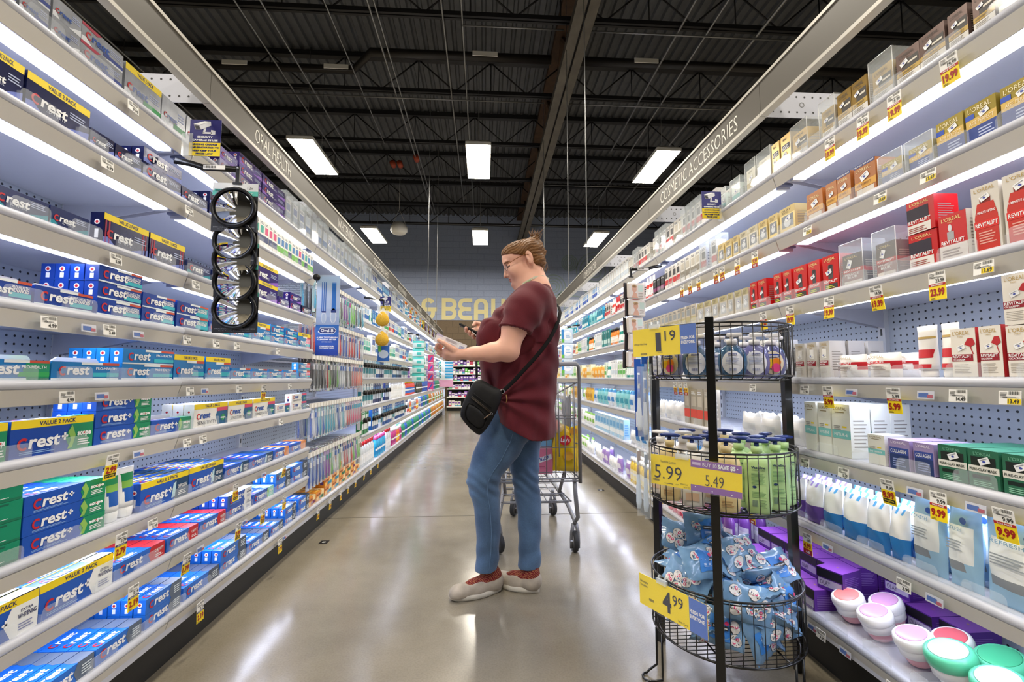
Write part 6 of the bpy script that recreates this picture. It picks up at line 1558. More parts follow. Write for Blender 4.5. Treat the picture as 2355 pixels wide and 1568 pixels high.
# lotion pump bottles
def lotion(c, cap, kind):
    r = empty('lotion_bottle'); b = mat(c, .3, key='lotion_plastic_' + c)
    prof = [(.030, 0), (.034, .004), (.038, .03), (.0385, .06), (.037, .1), (.038, .13), (.040, .15), (.037, .163), (.025, .172), (.014, .176), (.0135, .19)]
    mb = MB()
    rg = []
    for rad, z in prof: rg.append([(rad * (abs(math.cos(t)) ** .75) * (1 if math.cos(t) >= 0 else -1), rad * .6 * (abs(math.sin(t)) ** .8) * (1 if math.sin(t) >= 0 else -1), z) for t in [2 * PI * k / 28 for k in range(28)]])
    mb.loft(rg, b); mb.build('bottle', r)
    mb = MB(); CP = plastic(cap); bd = b if cap != 'E8E6E2' else CP; mb.cyl((0, 0, .186), (0, 0, .204), .0165, bd, 20); mb.cyl((0, 0, .204), (0, 0, .216), .007, CP, 10); mb.loft([[(-.03 * s, -.011 * s2, .216 + dz), (-.026 * s, .011 * s2, .216 + dz), (.03 * s, .013 * s2, .216 + dz), (.036 * s, 0, .214 + dz), (.03 * s, -.013 * s2, .216 + dz)] for s, s2, dz in ((.9, .9, 0), (1, 1, .004), (.95, .8, .009), (.6, .4, .011))], CP, True, True); mb.build('pump_head', r)
    mb = MB(); F = Face(mb, (-.03, -.0236, 0), (1, 0, 0), (0, 0, 1), .0004)
    if kind == 'y':
        F.disc(.03, .118, .021, ink('1E4FA0'), 1, ry=.014, n=22); F.text('Vaseline', .013, .115, .0065, WT, 3, .03, w=.034); F.poly([(.008, .15), (.045, .152), (.03, .146), (.008, .138)], ink('D8322E'), 1); F.lines(.012, .045, .02, .04, 3, ink('C8A070'), 1); F.text('NEW', .01, .142, .004, WT, 3, .02)
    elif kind == 'g':
        F.text('Vaseline', .01, .138, .0075, ink('1E3A5A'), 2, .03, w=.04); F.text('INTENSIVE CARE', .012, .131, .004, ink('3A6A4A'), 2, .0, w=.036); F.lines(.01, .05, .09, .126, 9, ink('6A9A6A'), 1, .3); F.disc(.018, .082, .006, ink('1E3A6A'), 1, ry=.004); F.lines(.01, .05, .05, .07, 5, ink('6A9A6A'), 1, .3); F.barcode(.01, .026, .022, .042, ink('5A6A7A'), 1, 12); F.lines(.03, .05, .02, .045, 7, ink('5A7A5A'), 1, .3)
    else:
        F.rect(.006, .054, .138, .147, ink('2A3A8A'), 1); F.lines(.012, .048, .14, .146, 1, WT, 2); F.disc(.03, .11, .022, ink('E8C8A8'), 1, ry=.02, n=18); F.rect(.008, .05, .02, .045, ink('E0C0A4'), 1)
    mb.build('printed_label', r); return [r, False]
LY = lotion('F0D9A0', '1E3478', 'y'); LW_ = lotion('EFECE6', '1E3478', 'w'); LWW = lotion('E6DED4', 'E8E6E2', 'w'); LG = lotion('BCDC98', '1E3478', 'g')
LL = [(LY, *RV(-.158, -.09), -.6, 'cream yellow lotion bottle with blue oval, behind the 5.99 sign'), (LW_, *RV(-.083, -.14), -.5, 'white lotion bottle with peach label behind the 5.99 sign'), (LY, *RV(.02, -.168), -.42, 'cream yellow lotion bottle beside the front rack post'), (LG, *RV(.108, -.142), -.45, 'green lotion bottle with printed back, foremost past the post'), (LG, *RV(.166, -.075), -.2, 'green lotion bottle at the basket rim beside the foremost one'), (LG, *RV(.197, .0), .1, 'green lotion bottle at the basket rim by the shelving'), (LG, *RV(.06, -.08), -.5, 'green lotion bottle behind the foremost green one'), (LG, *RV(.115, -.03), .3, 'green lotion bottle in the middle of the green cluster'), (LG, *RV(.07, .04), -.2, 'green lotion bottle at the back of the green cluster'), (LG, *RV(.15, .075), .6, 'green lotion bottle rearmost by the rim'), (LWW, *RV(-.197, -.01), -.9, 'off white lotion bottle with white pump at the rack edge'), (LWW, *RV(-.12, .0), -.3, 'off white lotion bottle with white pump behind the yellow one'), (LW_, *RV(-.035, -.07), -.4, 'white lotion bottle in the middle of the basket'), (LW_, *RV(-.03, .03), 1.6, 'white lotion bottle towards the basket back'), (LY, *RV(-.11, .1), 2.0, 'cream yellow lotion bottle at the basket back'), (LY, *RV(.02, .14), 2.4, 'cream yellow lotion bottle turned away at the back')]
for p, x, y, rz, lab in LL:
    o = p[0]; k = list(o.children)
    if p[1]:
        c = o.copy(); COL.objects.link(c)
        for q in k: d = q.copy(); COL.objects.link(d); d.parent = c
        o = c
    p[1] = True; o.location = (RC.x + x, RC.y + y, TIER[1][1] - .0085); o.rotation_euler = (0, 0, rz); tag(o, lab.replace('foremost right of', 'foremost past'), 'lotion bottle')
# towelette packets heaped in the bottom basket
TB_ = mat('7DA6CC', .22, noise=.2, nscale=22, key='towelette_film', coat=.5); SK = ink('ECE8E4'); PK = ink('DE3E74'); DK_ = ink('2A2A30'); BL = ink('3E86D8')
def towelette(seed, label_face):
    rr = random.Random(seed); mb = MB(); W, H, T = .15, .105, .038; n = 12
    def surf(u, v, sg):
        g = (math.sin(PI * u) ** .55 if 0 < u < 1 else 0) * (math.sin(PI * v) ** .5 if 0 < v < 1 else 0)
        return (-W / 2 + W * u, -H / 2 + H * v + .002 * math.sin(12 * u + seed), sg * (T / 2 * g) + .005 * math.sin(7 * u + 5 * v + seed) * g + .003 * math.sin(21 * u + 7 * v * seed) * g + (.003 * math.sin(30 * v + seed) if u in (0, 1) else 0))
    for sg in (-1, 1):
        vs = [surf(i / n, j / n, sg) for i in range(n + 1) for j in range(n + 1)]; fs = []
        for i in range(n):
            for j in range(n):
                f = (i * (n + 1) + j, (i + 1) * (n + 1) + j, (i + 1) * (n + 1) + j + 1, i * (n + 1) + j + 1); fs.append(f if sg > 0 else f[::-1])
        mb.add(vs, fs, TB_, True)
        spots = []
        for _ in range(40):
            x, y = rr.uniform(.17, .83), rr.uniform(.17, .83)
            if all((x - a) ** 2 * 2.2 + (y - b) ** 2 > .09 for a, b in spots): spots.append((x, y))
            if len(spots) >= 8: break
        for q, (x, y) in enumerate(spots):
            if label_face and sg > 0 and .3 < x < .75: continue
            a0 = rr.uniform(0, 6)
            def dot(dx, dy, r_, mt, l, ry=None, k=9):
                pts = []
                for t in range(k):
                    ex = r_ * math.cos(2 * PI * t / k) + dx; ey = (ry or r_) * math.sin(2 * PI * t / k) + dy
                    px, py = x + (ex * math.cos(a0) - ey * math.sin(a0)) / W, y + (ex * math.sin(a0) + ey * math.cos(a0)) / H
                    p = surf(min(.97, max(.03, px)), min(.97, max(.03, py)), sg); pts.append((p[0], p[1], p[2] + sg * .0006 * l))
                cx_ = np.mean(np.array(pts), 0); pc = surf(min(.97, max(.03, x + (dx * math.cos(a0) - dy * math.sin(a0)) / W)), min(.97, max(.03, y + (dx * math.sin(a0) + dy * math.cos(a0)) / H)), sg)
                mb.add([(pc[0], pc[1], pc[2] + sg * .0006 * l)] + pts, [(0, 1 + t, 1 + (t + 1) % k) for t in range(k)], mt)
            # small decorative medallions: pale oval face with pink rings
            dot(0, 0, .0165, DK_, 1, .019, 12); dot(0, 0, .0155, SK, 2, .018, 12); dot(-.006, .001, .005, PK, 3); dot(.006, .001, .005, PK, 3); dot(-.006, .001, .0022, SK, 4); dot(.006, .001, .0022, SK, 4); dot(0, .012, .0024, DK_, 3, None, 5); dot(-.007, .0105, .0012, DK_, 3, None, 5); dot(.007, .0105, .0012, DK_, 3, None, 5); dot(0, -.0115, .0055, DK_, 3, .001); dot(0, -.0055, .0013, DK_, 3, None, 5)
    o = mb.build('towelette_packet')
    if label_face:
        m2 = MB()
        vs = []
        for i in range(6):
            for j in range(6):
                p = surf(.33 + .4 * i / 5, .18 + .62 * j / 5, 1); vs.append((p[0], p[1], p[2] + .0022))
        m2.add(vs, [(i * 6 + j, (i + 1) * 6 + j, (i + 1) * 6 + j + 1, i * 6 + j + 1) for i in range(5) for j in range(5)], BL, True)
        F = Face(m2, (-.02, -.025, T / 2 + .004), (1, 0, 0), (0, 1, 0), .0005); F.rect(.002, .048, .02, .032, DK_, 1); F.text('Neutrogena', .005, .0235, .0055, WT, 2, .02, w=.04); F.disc(.042, .04, .006, PK, 1); F.lines(.006, .036, .004, .016, 3, ink('CFE2F4'), 1)
        m2.build('resealable_label', o)
    return [o, False]
TP = [towelette(s, s % 2 == 0) for s in range(1, 7)]
rr = random.Random(5)
hp = []
lay = [(.185, 8, .15), (.215, 8, .16), (.25, 9, .16), (.285, 8, .15), (.32, 8, .14), (.355, 7, .12), (.39, 5, .09), (.42, 2, .05)]
for li, (z, n, rad) in enumerate(lay):
    for k in range(n):
        a = 2 * PI * k / n + li * .5; rd = rad * (.55 + .45 * ((k * 7 + li) % 3) / 2)
        hp.append((rd * math.cos(a), rd * math.sin(a), z + rr.uniform(-.008, .008), rr.uniform(-.75, .75), rr.uniform(-.6, .6), rr.uniform(0, 6.28)))
hp += [(-.12, -.09, .4, .9, .1, .3), (.02, -.07, .42, .85, .0, .3), (.12, -.1, .38, .9, -.1, .3), (.19, .0, .34, 1.2, .2, 1.2), (-.04, .05, .46, 1.15, .1, .1), (-.12, .06, .43, 1.0, .3, .0), (.19, -.07, .25, 1.2, .1, .9), (.08, -.17, .25, 1.25, .0, .25), (-.1, -.15, .23, 1.2, .1, -.5), (-.02, -.18, .31, 1.3, .2, -.1), (.12, -.14, .31, 1.3, .6, .5), (-.16, -.06, .33, 1.2, .3, -.9), (.02, -.17, .21, 1.3, 1.2, .1)]
for k, (x, y, z, rx, ry, rz) in enumerate(hp):
    if math.hypot(x, y) > .19: s = .19 / math.hypot(x, y); x *= s; y *= s
    p = TP[k % 6]; o = p[0]; kk = list(o.children)
    if p[1]:
        c = o.copy(); COL.objects.link(c)
        for q in kk: d = q.copy(); COL.objects.link(d); d.parent = c
        o = c
    p[1] = True; o.location = (RC.x + x, RC.y + y, z); o.rotation_euler = (rx, ry, rz)
    side_ = ['aisle', 'front', 'shelving', 'back'][int(((math.atan2(y, x) + PI * 1.25) % (2 * PI)) / (PI / 2)) % 4]
    tag(o, 'blue patterned towelette packet, %s in the heap, %s side of the bottom basket' % (ordw(k) if k < 80 else 'deep', side_), 'towelette packet', 'towelette packets heaped in the bottom basket')
# ---------------------------------------------------------------- shopping cart
CG = mat('85868A', .38, .35, key='cart_steel'); GP_ = mat('8C8C90', .45, key='handle_plastic'); RB = mat('2A2B2D', .6, key='caster_rubber')
ct = empty('shopping_cart', (.31, 2.66, 0), 0, label='grey wire shopping cart with groceries parked behind the person', cat='shopping cart')
# local: x across (-.25 .. .25), y away from the camera (handle end at y=0, nose narrower at y=.82)
def cx_(y): return .245 - .075 * y / .82
zb, zt = .425, 1.0
mb = MB()
for s in (-1, 1):
    mb.tube([(s * .245, 0, .40), (s * .245, 0, .98), (s * .24, -.01, 1.06), (s * .225, -.03, 1.078)], .0115, CG, 8, flat=(1.1, .9))
mb.build('side_post', ct)
mb = MB(); mb.tube([(-.225, -.03, 1.078), (.225, -.03, 1.078)], .014, GP_, 10); mb.tube([(-.05, -.03, 1.078), (-.01, -.03, 1.078)], .017, plastic('1E2A8A'), 10); mb.build('handle', ct)
mb = MB()
def zt_(y): return .98 - .14 * y / .82
for s in (-1, 1):
    mb.tube([(s * .245, 0, .98), (s * cx_(.82), .82, zt_(.82))], .005, CG, 6)
    mb.tube([(s * .245, 0, zb), (s * cx_(.82) * .93, .82, zb + .05)], .005, CG, 6)
    for k in range(1, 19):
        y = .82 * k / 19; mb.tube([(s * cx_(y), y, zt_(y)), (s * cx_(y) * .97, y, zb + .05 * y / .82)], .002, CG, 4)
    for f in (.35, .65): mb.tube([(s * .243, 0, zb + (.98 - zb) * f), (s * cx_(.82) * .97, .82, zb + (zt_(.82) - zb) * f)], .003, CG, 4)
mb.tube([(-cx_(.82), .82, zt_(.82)), (cx_(.82), .82, zt_(.82))], .005, CG, 6)
for k in range(9):
    x = -.16 + .04 * k; mb.tube([(x, .82, zt_(.82)), (x * .95, .82, zb + .05)], .002, CG, 4)
for f in (.0, .5): mb.tube([(-cx_(.82), .82, zb + .05 + .3 * f), (cx_(.82), .82, zb + .05 + .3 * f)], .003, CG, 4)
mb.build('side_basket', ct)
mb = MB()
for k in range(15): x = -.225 + .032 * k; mb.tube([(x, 0, zb), (x * .72, .82, zb + .05)], .002, CG, 4)
mb.tube([(-.24, 0, zb), (.24, 0, zb)], .006, CG, 6); mb.tube([(-.24, 0, zb - .014), (.24, 0, zb - .014)], .005, CG, 6)
for k in range(5): y = .16 * (k + 1); mb.tube([(-cx_(y), y, zb + .05 * y / .82 - .004), (cx_(y), y, zb + .05 * y / .82 - .004)], .003, CG, 4)
mb.build('basket_floor', ct)
mb = MB()
for k in range(9): x = -.215 + .0537 * k; mb.tube([(x, .01, .97), (x, .012, zb + .005)], .0032, CG, 5)
for z in (.97, .78, .765, .60, .46): mb.tube([(-.225, .008, z), (.225, .008, z)], .003 if z != .97 else .005, CG, 5)
mb.tube([(.08, .0, .97), (.12, -.004, .965), (.125, -.004, .6), (.125, -.004, .55)], .004, CG, 6)
mb.build('rear_gate', ct)
mb = MB()
for k in range(6):
    x0 = .12
    mb.loft([[(.2, .06 + .05 * k, .6), (.2, .1 + .05 * k, .6), (.2, .1 + .05 * k, .9 - .012 * k), (.2, .06 + .05 * k, .9 - .012 * k)], [(.204, .06 + .05 * k, .6), (.204, .1 + .05 * k, .6), (.204, .1 + .05 * k, .9 - .012 * k), (.204, .06 + .05 * k, .9 - .012 * k)]], CG, True, False)
mb.build('child_seat', ct)
mb = MB()
for s in (-1, 1):
    mb.tube([(s * .215, .02, zb - .01), (s * .225, .03, .30), (s * .235, .03, .20), (s * .225, .06, .165), (s * .2, .18, .24), (s * .17, .45, .285), (s * .15, .72, .30), (s * .14, .80, .30)], .0125, CG, 8)
    mb.tube([(s * .19, .2, zb), (s * .17, .3, .27)], .011, CG, 8)
    mb.tube([(s * .2, .05, .285), (s * .15, .70, .285)], .004, CG, 5)
mb.tube([(-.14, .80, .30), (.14, .80, .30)], .0115, CG, 8)
for k in range(9): y = .06 + .085 * k; w = .21 - .07 * y; mb.tube([(-w, y, .285 - .03 * (k % 2)), (w, y, .285 - .03 * (k % 2))], .0035, CG, 5)
for k in range(5): x = -.12 + .06 * k; mb.tube([(x, .04, .285), (x * .85, .76, .285)], .003, CG, 5)
mb.build('lower_frame', ct)
def caster(x, y, yaw, r_=.058):
    c = empty('caster', (x, y, 0), yaw); c.parent = ct
    w = MB(); w.v = []; rg = []
    prof = [(r_ - .012, -.013), (r_ - .002, -.012), (r_, -.006), (r_, .006), (r_ - .002, .012), (r_ - .012, .013)]
    rg = [[(q, rad * math.cos(2 * PI * k / 24), r_ + rad * math.sin(2 * PI * k / 24)) for k in range(24)] for rad, q in prof]; w.loft(rg, RB, False); rg = [[(q, rad * math.cos(2 * PI * k / 24), r_ + rad * math.sin(2 * PI * k / 24)) for k in range(24)] for rad, q in ((r_ - .012, -.012), (.01, -.008), (.01, .008), (r_ - .012, .012))]; w.loft(rg, GP_, True); w.build('wheel', c)
    w = MB()
    for s in (-1, 1): w.tube([(s * .019, 0, r_ - .04), (s * .02, -.0, r_), (s * .018, .0, r_ + .05), (s * .008, .0, r_ + .1)], .004, CG, 6, flat=(1, 3.0))
    w.tube([(-.02, 0, .012), (.02, 0, .012)], .004, CG, 6, flat=(1, 2)); w.cyl((-.026, 0, r_), (.026, 0, r_), .006, CHROME, 8); w.cyl((0, 0, r_ + .1), (0, 0, r_ + .125), .012, CG, 10); w.build('fork', c)
caster(.222, .06, 0); caster(-.222, .06, .5); caster(.2, .77, .25, .056); caster(-.085, .77, 2.7, .056)
# groceries
mb = MB(); CH = mat('E9C41A', .22, noise=.15, nscale=18, key='chip_bag_foil', coat=.3); n = 14
W, H = .16, .27
def bg(u, v, sg):
    g = (math.sin(PI * u) ** .6 if 0 < u < 1 else 0) * (math.sin(PI * v) ** .4 if 0 < v < 1 else 0)
    return (-W / 2 + W * u + .006 * math.sin(9 * v), sg * .04 * g + .006 * math.sin(11 * u + 8 * v) * g, H * v + .008 * math.sin(8 * u) * v)
for sg in (-1, 1):
    vs = [bg(i / n, j / n, sg) for i in range(n + 1) for j in range(n + 1)]; mb.add(vs, [((i * (n + 1) + j, (i + 1) * (n + 1) + j, (i + 1) * (n + 1) + j + 1, i * (n + 1) + j + 1) if sg < 0 else (i * (n + 1) + j + 1, (i + 1) * (n + 1) + j + 1, (i + 1) * (n + 1) + j, i * (n + 1) + j)) for i in range(n) for j in range(n)], CH, True)
F = Face(mb, (-W / 2, -.05, 0), (1, 0, 0), (0, 0, 1)); F.disc(.055, .19, .034, ink('C4202A'), 1, ry=.03, n=22); F.text("Lay's", .028, .18, .024, WT, 2, .03, w=.054); F.disc(.08, .1, .03, ink('E0A838'), 1, ry=.026, n=14); F.disc(.1, .245, .022, ink('DCA032'), 1, n=12)
tag(mb.build('chip_bag', loc=(.485, 2.76, .447), rot=(.05, .06, .1)), 'yellow potato chip bag with red round logo in the cart', 'chip bag')
mb = MB(); mb.box(-.14, 0, 0, .1, 0, .155, card('DE7E9C')); F = Face(mb, (-.14, 0, 0), (1, 0, 0), (0, 0, 1)); F.rect(0, .14, .14, .155, ink('E49AB0')); F.poly([(.01, .045), (.135, .085), (.132, .115), (.012, .075)], WT, 1); F.text("SWEET'N LOW", .014, .055, .02, ink('1E3A9A'), 2, .04, w=.115, rot=.3); F.lines(.02, .11, .03, .045, 2, ink('B04A6A')); 
tag(mb.build('sweetener_box', loc=(.41, 2.75, .436), rot=(0, 0, -.05)), 'pink sweetener box lying behind the cart wires', 'box')
mb = MB(); mb.box(-.14, 0, 0, .1, 0, .04, card('7FB4DC')); mb.box(-.14, 0, 0, .1, .04, .07, card('3E9A44')); F = Face(mb, (-.14, 0, 0), (1, 0, 0), (0, 0, 1)); F.disc(.06, .035, .02, ink('22442A'), 1, ry=.013); F.lines(.048, .072, .03, .042, 2, WT, 2)
tag(mb.build('food_box', loc=(.41, 2.755, .593)), 'green and pale blue food box on the pink sweetener box', 'box')
mb = MB(); mb.bbox(-.15, 0, 0, .12, 0, .13, plastic('E8ECEE'), .012); F = Face(mb, (-.15, 0, 0), (1, 0, 0), (0, 0, 1)); F.rect(.01, .15, .05, .095, ink('3AA040')); F.rect(.01, .14, .02, .048, ink('22386A')); F.text('24', .03, .06, .022, NAVYI, 2, .03); F.rect(.085, .1, .06, .07, WT, 2); F.rect(.105, .12, .06, .07, WT, 2); F.rect(.085, .1, .073, .083, WT, 2); F.rect(.105, .12, .073, .083, WT, 2)
tag(mb.build('paper_towel_pack', loc=(.46, 2.86, .66)), 'white and green wrapped paper pack at the back of the cart', 'paper pack')
mb = MB(); mb.bbox(-.16, .0, 0, .16, 0, .22, card('C8A060'), .01); tag(mb.build('grocery_carton', loc=(.46, 2.86, .438)), 'tan grocery carton under the white paper pack in the cart', 'box')
mb = MB(); CB = clear('F0F4F6', .35, .15); mb.lathe([(.02, 0), (.07, .02), (.08, .07), (.06, .13), (.03, .16)], CB, 14); mb.lathe([(.01, .01), (.05, .03), (.05, .07), (.01, .09)], mat('D8623A', .5, key='tomato'), 12); tag(mb.build('produce_bag', loc=(.41, 2.76, .665)), 'clear bag with orange produce on the green food box', 'produce bag')
# ---------------------------------------------------------------- the shopper
def V(*a): return np.array(a, dtype=np.float64)
def surface(prims, lo, hi, h, disp=None, clip=None):
    """smooth union of round cones / ellipsoids / stacked sections sampled on a lattice, skinned as one surface"""
    lo = V(*lo); hi = V(*hi); n = np.ceil((hi - lo) / h).astype(int) + 1
    ax = [lo[i] + h * np.arange(n[i]) for i in range(3)]
    D = np.full(n, 1.0, dtype=np.float64)
    for p in prims:
        kind = p[0]; k = p[-1]; m = 2.2 * abs(k) + 3 * h
        if kind in ('cap', 'subcap'):
            a, b, ra, rb = V(*p[1]), V(*p[2]), p[3], p[4]; bl = np.minimum(a - ra, b - rb) - m; bh = np.maximum(a + ra, b + rb) + m
        elif kind in ('ell', 'subell'):
            c, r, M = V(*p[1]), V(*p[2]), p[3]; rr = max(r); bl = c - rr - m; bh = c + rr + m
        elif kind == 'stack':
            zs = [q[0] for q in p[1]]; bl = V(min(q[1] for q in p[1]) - m, min(q[3] for q in p[1]) - m, min(zs) - m); bh = V(max(q[2] for q in p[1]) + m, max(q[4] for q in p[1]) + m, max(zs) + m)
        i0 = np.maximum(np.floor((bl - lo) / h).astype(int), 0); i1 = np.minimum(np.ceil((bh - lo) / h).astype(int) + 1, n)
        if (i1 <= i0).any(): continue
        X = ax[0][i0[0]:i1[0]][:, None, None]; Y = ax[1][i0[1]:i1[1]][None, :, None]; Z = ax[2][i0[2]:i1[2]][None, None, :]
        if kind in ('cap', 'subcap'):
            ab = b - a; L2 = ab @ ab + 1e-12; t = np.clip(((X - a[0]) * ab[0] + (Y - a[1]) * ab[1] + (Z - a[2]) * ab[2]) / L2, 0, 1)
            d = np.sqrt((X - a[0] - t * ab[0]) ** 2 + (Y - a[1] - t * ab[1]) ** 2 + (Z - a[2] - t * ab[2]) ** 2) - (ra + (rb - ra) * t)
        elif kind in ('ell', 'subell'):
            q = [X - c[0], Y - c[1], Z - c[2]]
            if M is not None: q = [q[0] * M[i][0] + q[1] * M[i][1] + q[2] * M[i][2] for i in range(3)]
            k0 = np.sqrt((q[0] / r[0]) ** 2 + (q[1] / r[1]) ** 2 + (q[2] / r[2]) ** 2) + 1e-9; k1 = np.sqrt((q[0] / r[0] ** 2) ** 2 + (q[1] / r[1] ** 2) ** 2 + (q[2] / r[2] ** 2) ** 2) + 1e-9
            d = k0 * (k0 - 1) / k1
        else:
            rows = sorted(p[1]); zz = np.array([q[0] for q in rows]); f = lambda c_: np.interp(Z, zz, np.array([q[c_] for q in rows]))
            x0, x1, y0, y1 = f(1), f(2), f(3), f(4); cx0, a0 = (x0 + x1) / 2, (x1 - x0) / 2; cy0, b0 = (y0 + y1) / 2, (y1 - y0) / 2; e = p[2]
            kk = ((np.abs(X - cx0) / a0) ** e + (np.abs(Y - cy0) / b0) ** e) ** (1 / e); d = (kk - 1) * np.minimum(a0, b0)
            d = np.maximum(d, np.maximum(zz[0] - Z, Z - zz[-1]))
        S = D[i0[0]:i1[0], i0[1]:i1[1], i0[2]:i1[2]]
        if kind.startswith('sub'):
            kk = abs(k); hh = np.maximum(kk - np.abs(-d - S), 0) / kk; R_ = np.maximum(S, -d) + hh * hh * kk / 4
        else:
            hh = np.maximum(k - np.abs(d - S), 0) / k; R_ = np.minimum(S, d) - hh * hh * k / 4
        D[i0[0]:i1[0], i0[1]:i1[1], i0[2]:i1[2]] = R_
    X = ax[0][:, None, None]; Y = ax[1][None, :, None]; Z = ax[2][None, None, :]
    if disp is not None: D = D + disp(X, Y, Z)
    if clip is not None: D = np.maximum(D, clip(X, Y, Z))
    D[0] = D[-1] = 1; D[:, 0] = D[:, -1] = 1; D[:, :, 0] = D[:, :, -1] = 1
    I = D < 0
    c = [I[a:I.shape[0] - 1 + a, b:I.shape[1] - 1 + b, c_:I.shape[2] - 1 + c_] for a in (0, 1) for b in (0, 1) for c_ in (0, 1)]
    s = sum(x.astype(np.int8) for x in c); act = (s > 0) & (s < 8); idx = np.argwhere(act); num = -np.ones(act.shape, dtype=np.int64); num[act] = np.arange(len(idx))
    acc = np.zeros((len(idx), 3)); cnt_ = np.zeros(len(idx)); cor = [(a, b, c_) for a in (0, 1) for b in (0, 1) for c_ in (0, 1)]
    vals = [D[idx[:, 0] + a, idx[:, 1] + b, idx[:, 2] + c_] for a, b, c_ in cor]
    for i in range(8):
        for j in range(i + 1, 8):
            df = [cor[j][q] - cor[i][q] for q in range(3)]
            if sum(abs(q) for q in df) != 1: continue
            x = (vals[i] < 0) != (vals[j] < 0); t = np.where(x, vals[i] / (vals[i] - vals[j] + 1e-12 * (vals[i] == vals[j])), 0)
            for q in range(3): acc[:, q] += np.where(x, cor[i][q] + t * df[q], 0)
            cnt_ += x
    verts = lo + h * (idx + acc / np.maximum(cnt_, 1)[:, None]); faces = []
    for q in range(3):
        u, v = [(1, 2), (2, 0), (0, 1)][q]
        sl0 = [slice(None)] * 3; sl1 = [slice(None)] * 3; sl0[q] = slice(0, -1); sl1[q] = slice(1, None)
        A, B_ = I[tuple(sl0)], I[tuple(sl1)]
        for flip, ch in ((False, A & ~B_), (True, ~A & B_)):
            e = np.argwhere(ch); e = e[(e[:, u] > 0) & (e[:, v] > 0)]
            du = np.zeros(3, int); du[u] = 1; dv = np.zeros(3, int); dv[v] = 1
            g = [num[tuple((e + o).T)] for o in (-du - dv, -dv, 0 * du, -du)]
            F_ = np.stack(g, 1); F_ = F_[(F_ >= 0).all(1)]; faces.append(F_[:, ::-1] if flip else F_)
    return verts, np.concatenate(faces)
def solid(name, vf, mt, parent=None, matfn=None, mats=None):
    v, f = vf; me = bpy.data.meshes.new(name); me.vertices.add(len(v)); me.vertices.foreach_set('co', v.astype(np.float32).ravel()); me.loops.add(len(f) * 4); me.loops.foreach_set('vertex_index', f.astype(np.int32).ravel()); me.polygons.add(len(f)); me.polygons.foreach_set('loop_start', np.arange(0, len(f) * 4, 4, dtype=np.int32)); me.polygons.foreach_set('loop_total', np.full(len(f), 4, dtype=np.int32))
    me.polygons.foreach_set('use_smooth', np.ones(len(f), dtype=bool))
    for m_ in (mats or [mt]): me.materials.append(m_)
    if matfn is not None: me.polygons.foreach_set('material_index', matfn(v[f].mean(1)).astype(np.int32))
    me.update(calc_edges=True); me.validate(); o = bpy.data.objects.new(name, me); COL.objects.link(o)
    if parent: o.parent = parent
    return o
O0 = V(.207, 2.27, 1.584); AF = V(-.94, 0, -.343); AU = V(-.343, 0, .94); AS = V(0, -1, 0)
def hd(f, u, s): return tuple(O0 + AF * f + AU * u + AS * s)
HM = (tuple(AF), tuple(AU), tuple(AS))
def E_(f, u, s, rf, ru, rs, k=.012, sub=False): return ('subell' if sub else 'ell', hd(f, u, s), (rf, ru, rs), HM, k)
def C_p(a, b, ra, rb, k=.008): return ('cap', hd(*a), hd(*b), ra, rb, k)
pr_ = [E_(.0, .038, 0, .094, .06, .072, .02), E_(.048, -.022, 0, .062, .085, .058, .02), E_(.05, .038, 0, .059, .048, .06, .02), E_(.05, -.07, 0, .055, .036, .049, .02), E_(.093, -.092, 0, .017, .017, .02, .015), E_(.06, -.1, 0, .035, .024, .034, .02),
       C_p((.104, -.002, 0), (.119, -.036, 0), .0065, .0088, .012), C_p((.119, -.036, 0), (.1225, -.041, 0), .0088, .0085, .006), E_(.107, -.045, .0115, .0095, .0065, .006, .006), E_(.107, -.045, -.0115, .0095, .0065, .006, .006),
       E_(.097, .02, 0, .011, .009, .046, .014), E_(.078, -.035, .036, .022, .026, .02, .02), E_(.078, -.035, -.036, .022, .026, .02, .02),
       E_(.102, -.002, .034, .0125, .0105, .0145, .012, True), E_(.102, -.002, -.034, .0125, .0105, .0145, .012, True), E_(.0865, -.0035, .031, .0125, .0125, .0145, .004), E_(.0865, -.0035, -.031, .0125, .0125, .0145, .004),
       E_(.102, -.0622, 0, .0105, .0055, .02, .005), E_(.1005, -.0728, 0, .0105, .006, .017, .005), E_(.112, -.0672, 0, .0075, .0009, .02, .003, True), E_(.115, -.052, .0055, .003, .003, .003, .003, True), E_(.108, -.081, 0, .005, .004, .02, .006, True)]
# ear on the near side and on the far side
for sg in (1, -1):
    pr_ += [E_(-.013, -.002, sg * .074, .0165, .0325, .0085, .006), E_(-.009, -.028, sg * .072, .0095, .0115, .007, .006), E_(-.010, .003, sg * .0835, .0095, .0215, .0065, .003, True), C_p((-.002, -.004, sg * .075), (-.003, -.012, sg * .077), .0035, .003, .003), C_p((-.016, .012, sg * .079), (-.018, -.012, sg * .078), .0032, .0028, .003)]
pr_ += [('cap', hd(-.02, -.03, 0), (.268, 2.27, 1.43), .052, .062, .03), ('cap', hd(.03, -.07, 0), (.225, 2.27, 1.44), .042, .06, .03), ('cap', (.25, 2.27, 1.42), (.23, 2.27, 1.2), .075, .12, .05), ('cap', (.245, 2.20, 1.385), (.214, 2.115, 1.362), .04, .05, .04), ('cap', (.245, 2.34, 1.385), (.24, 2.42, 1.37), .04, .05, .04)]
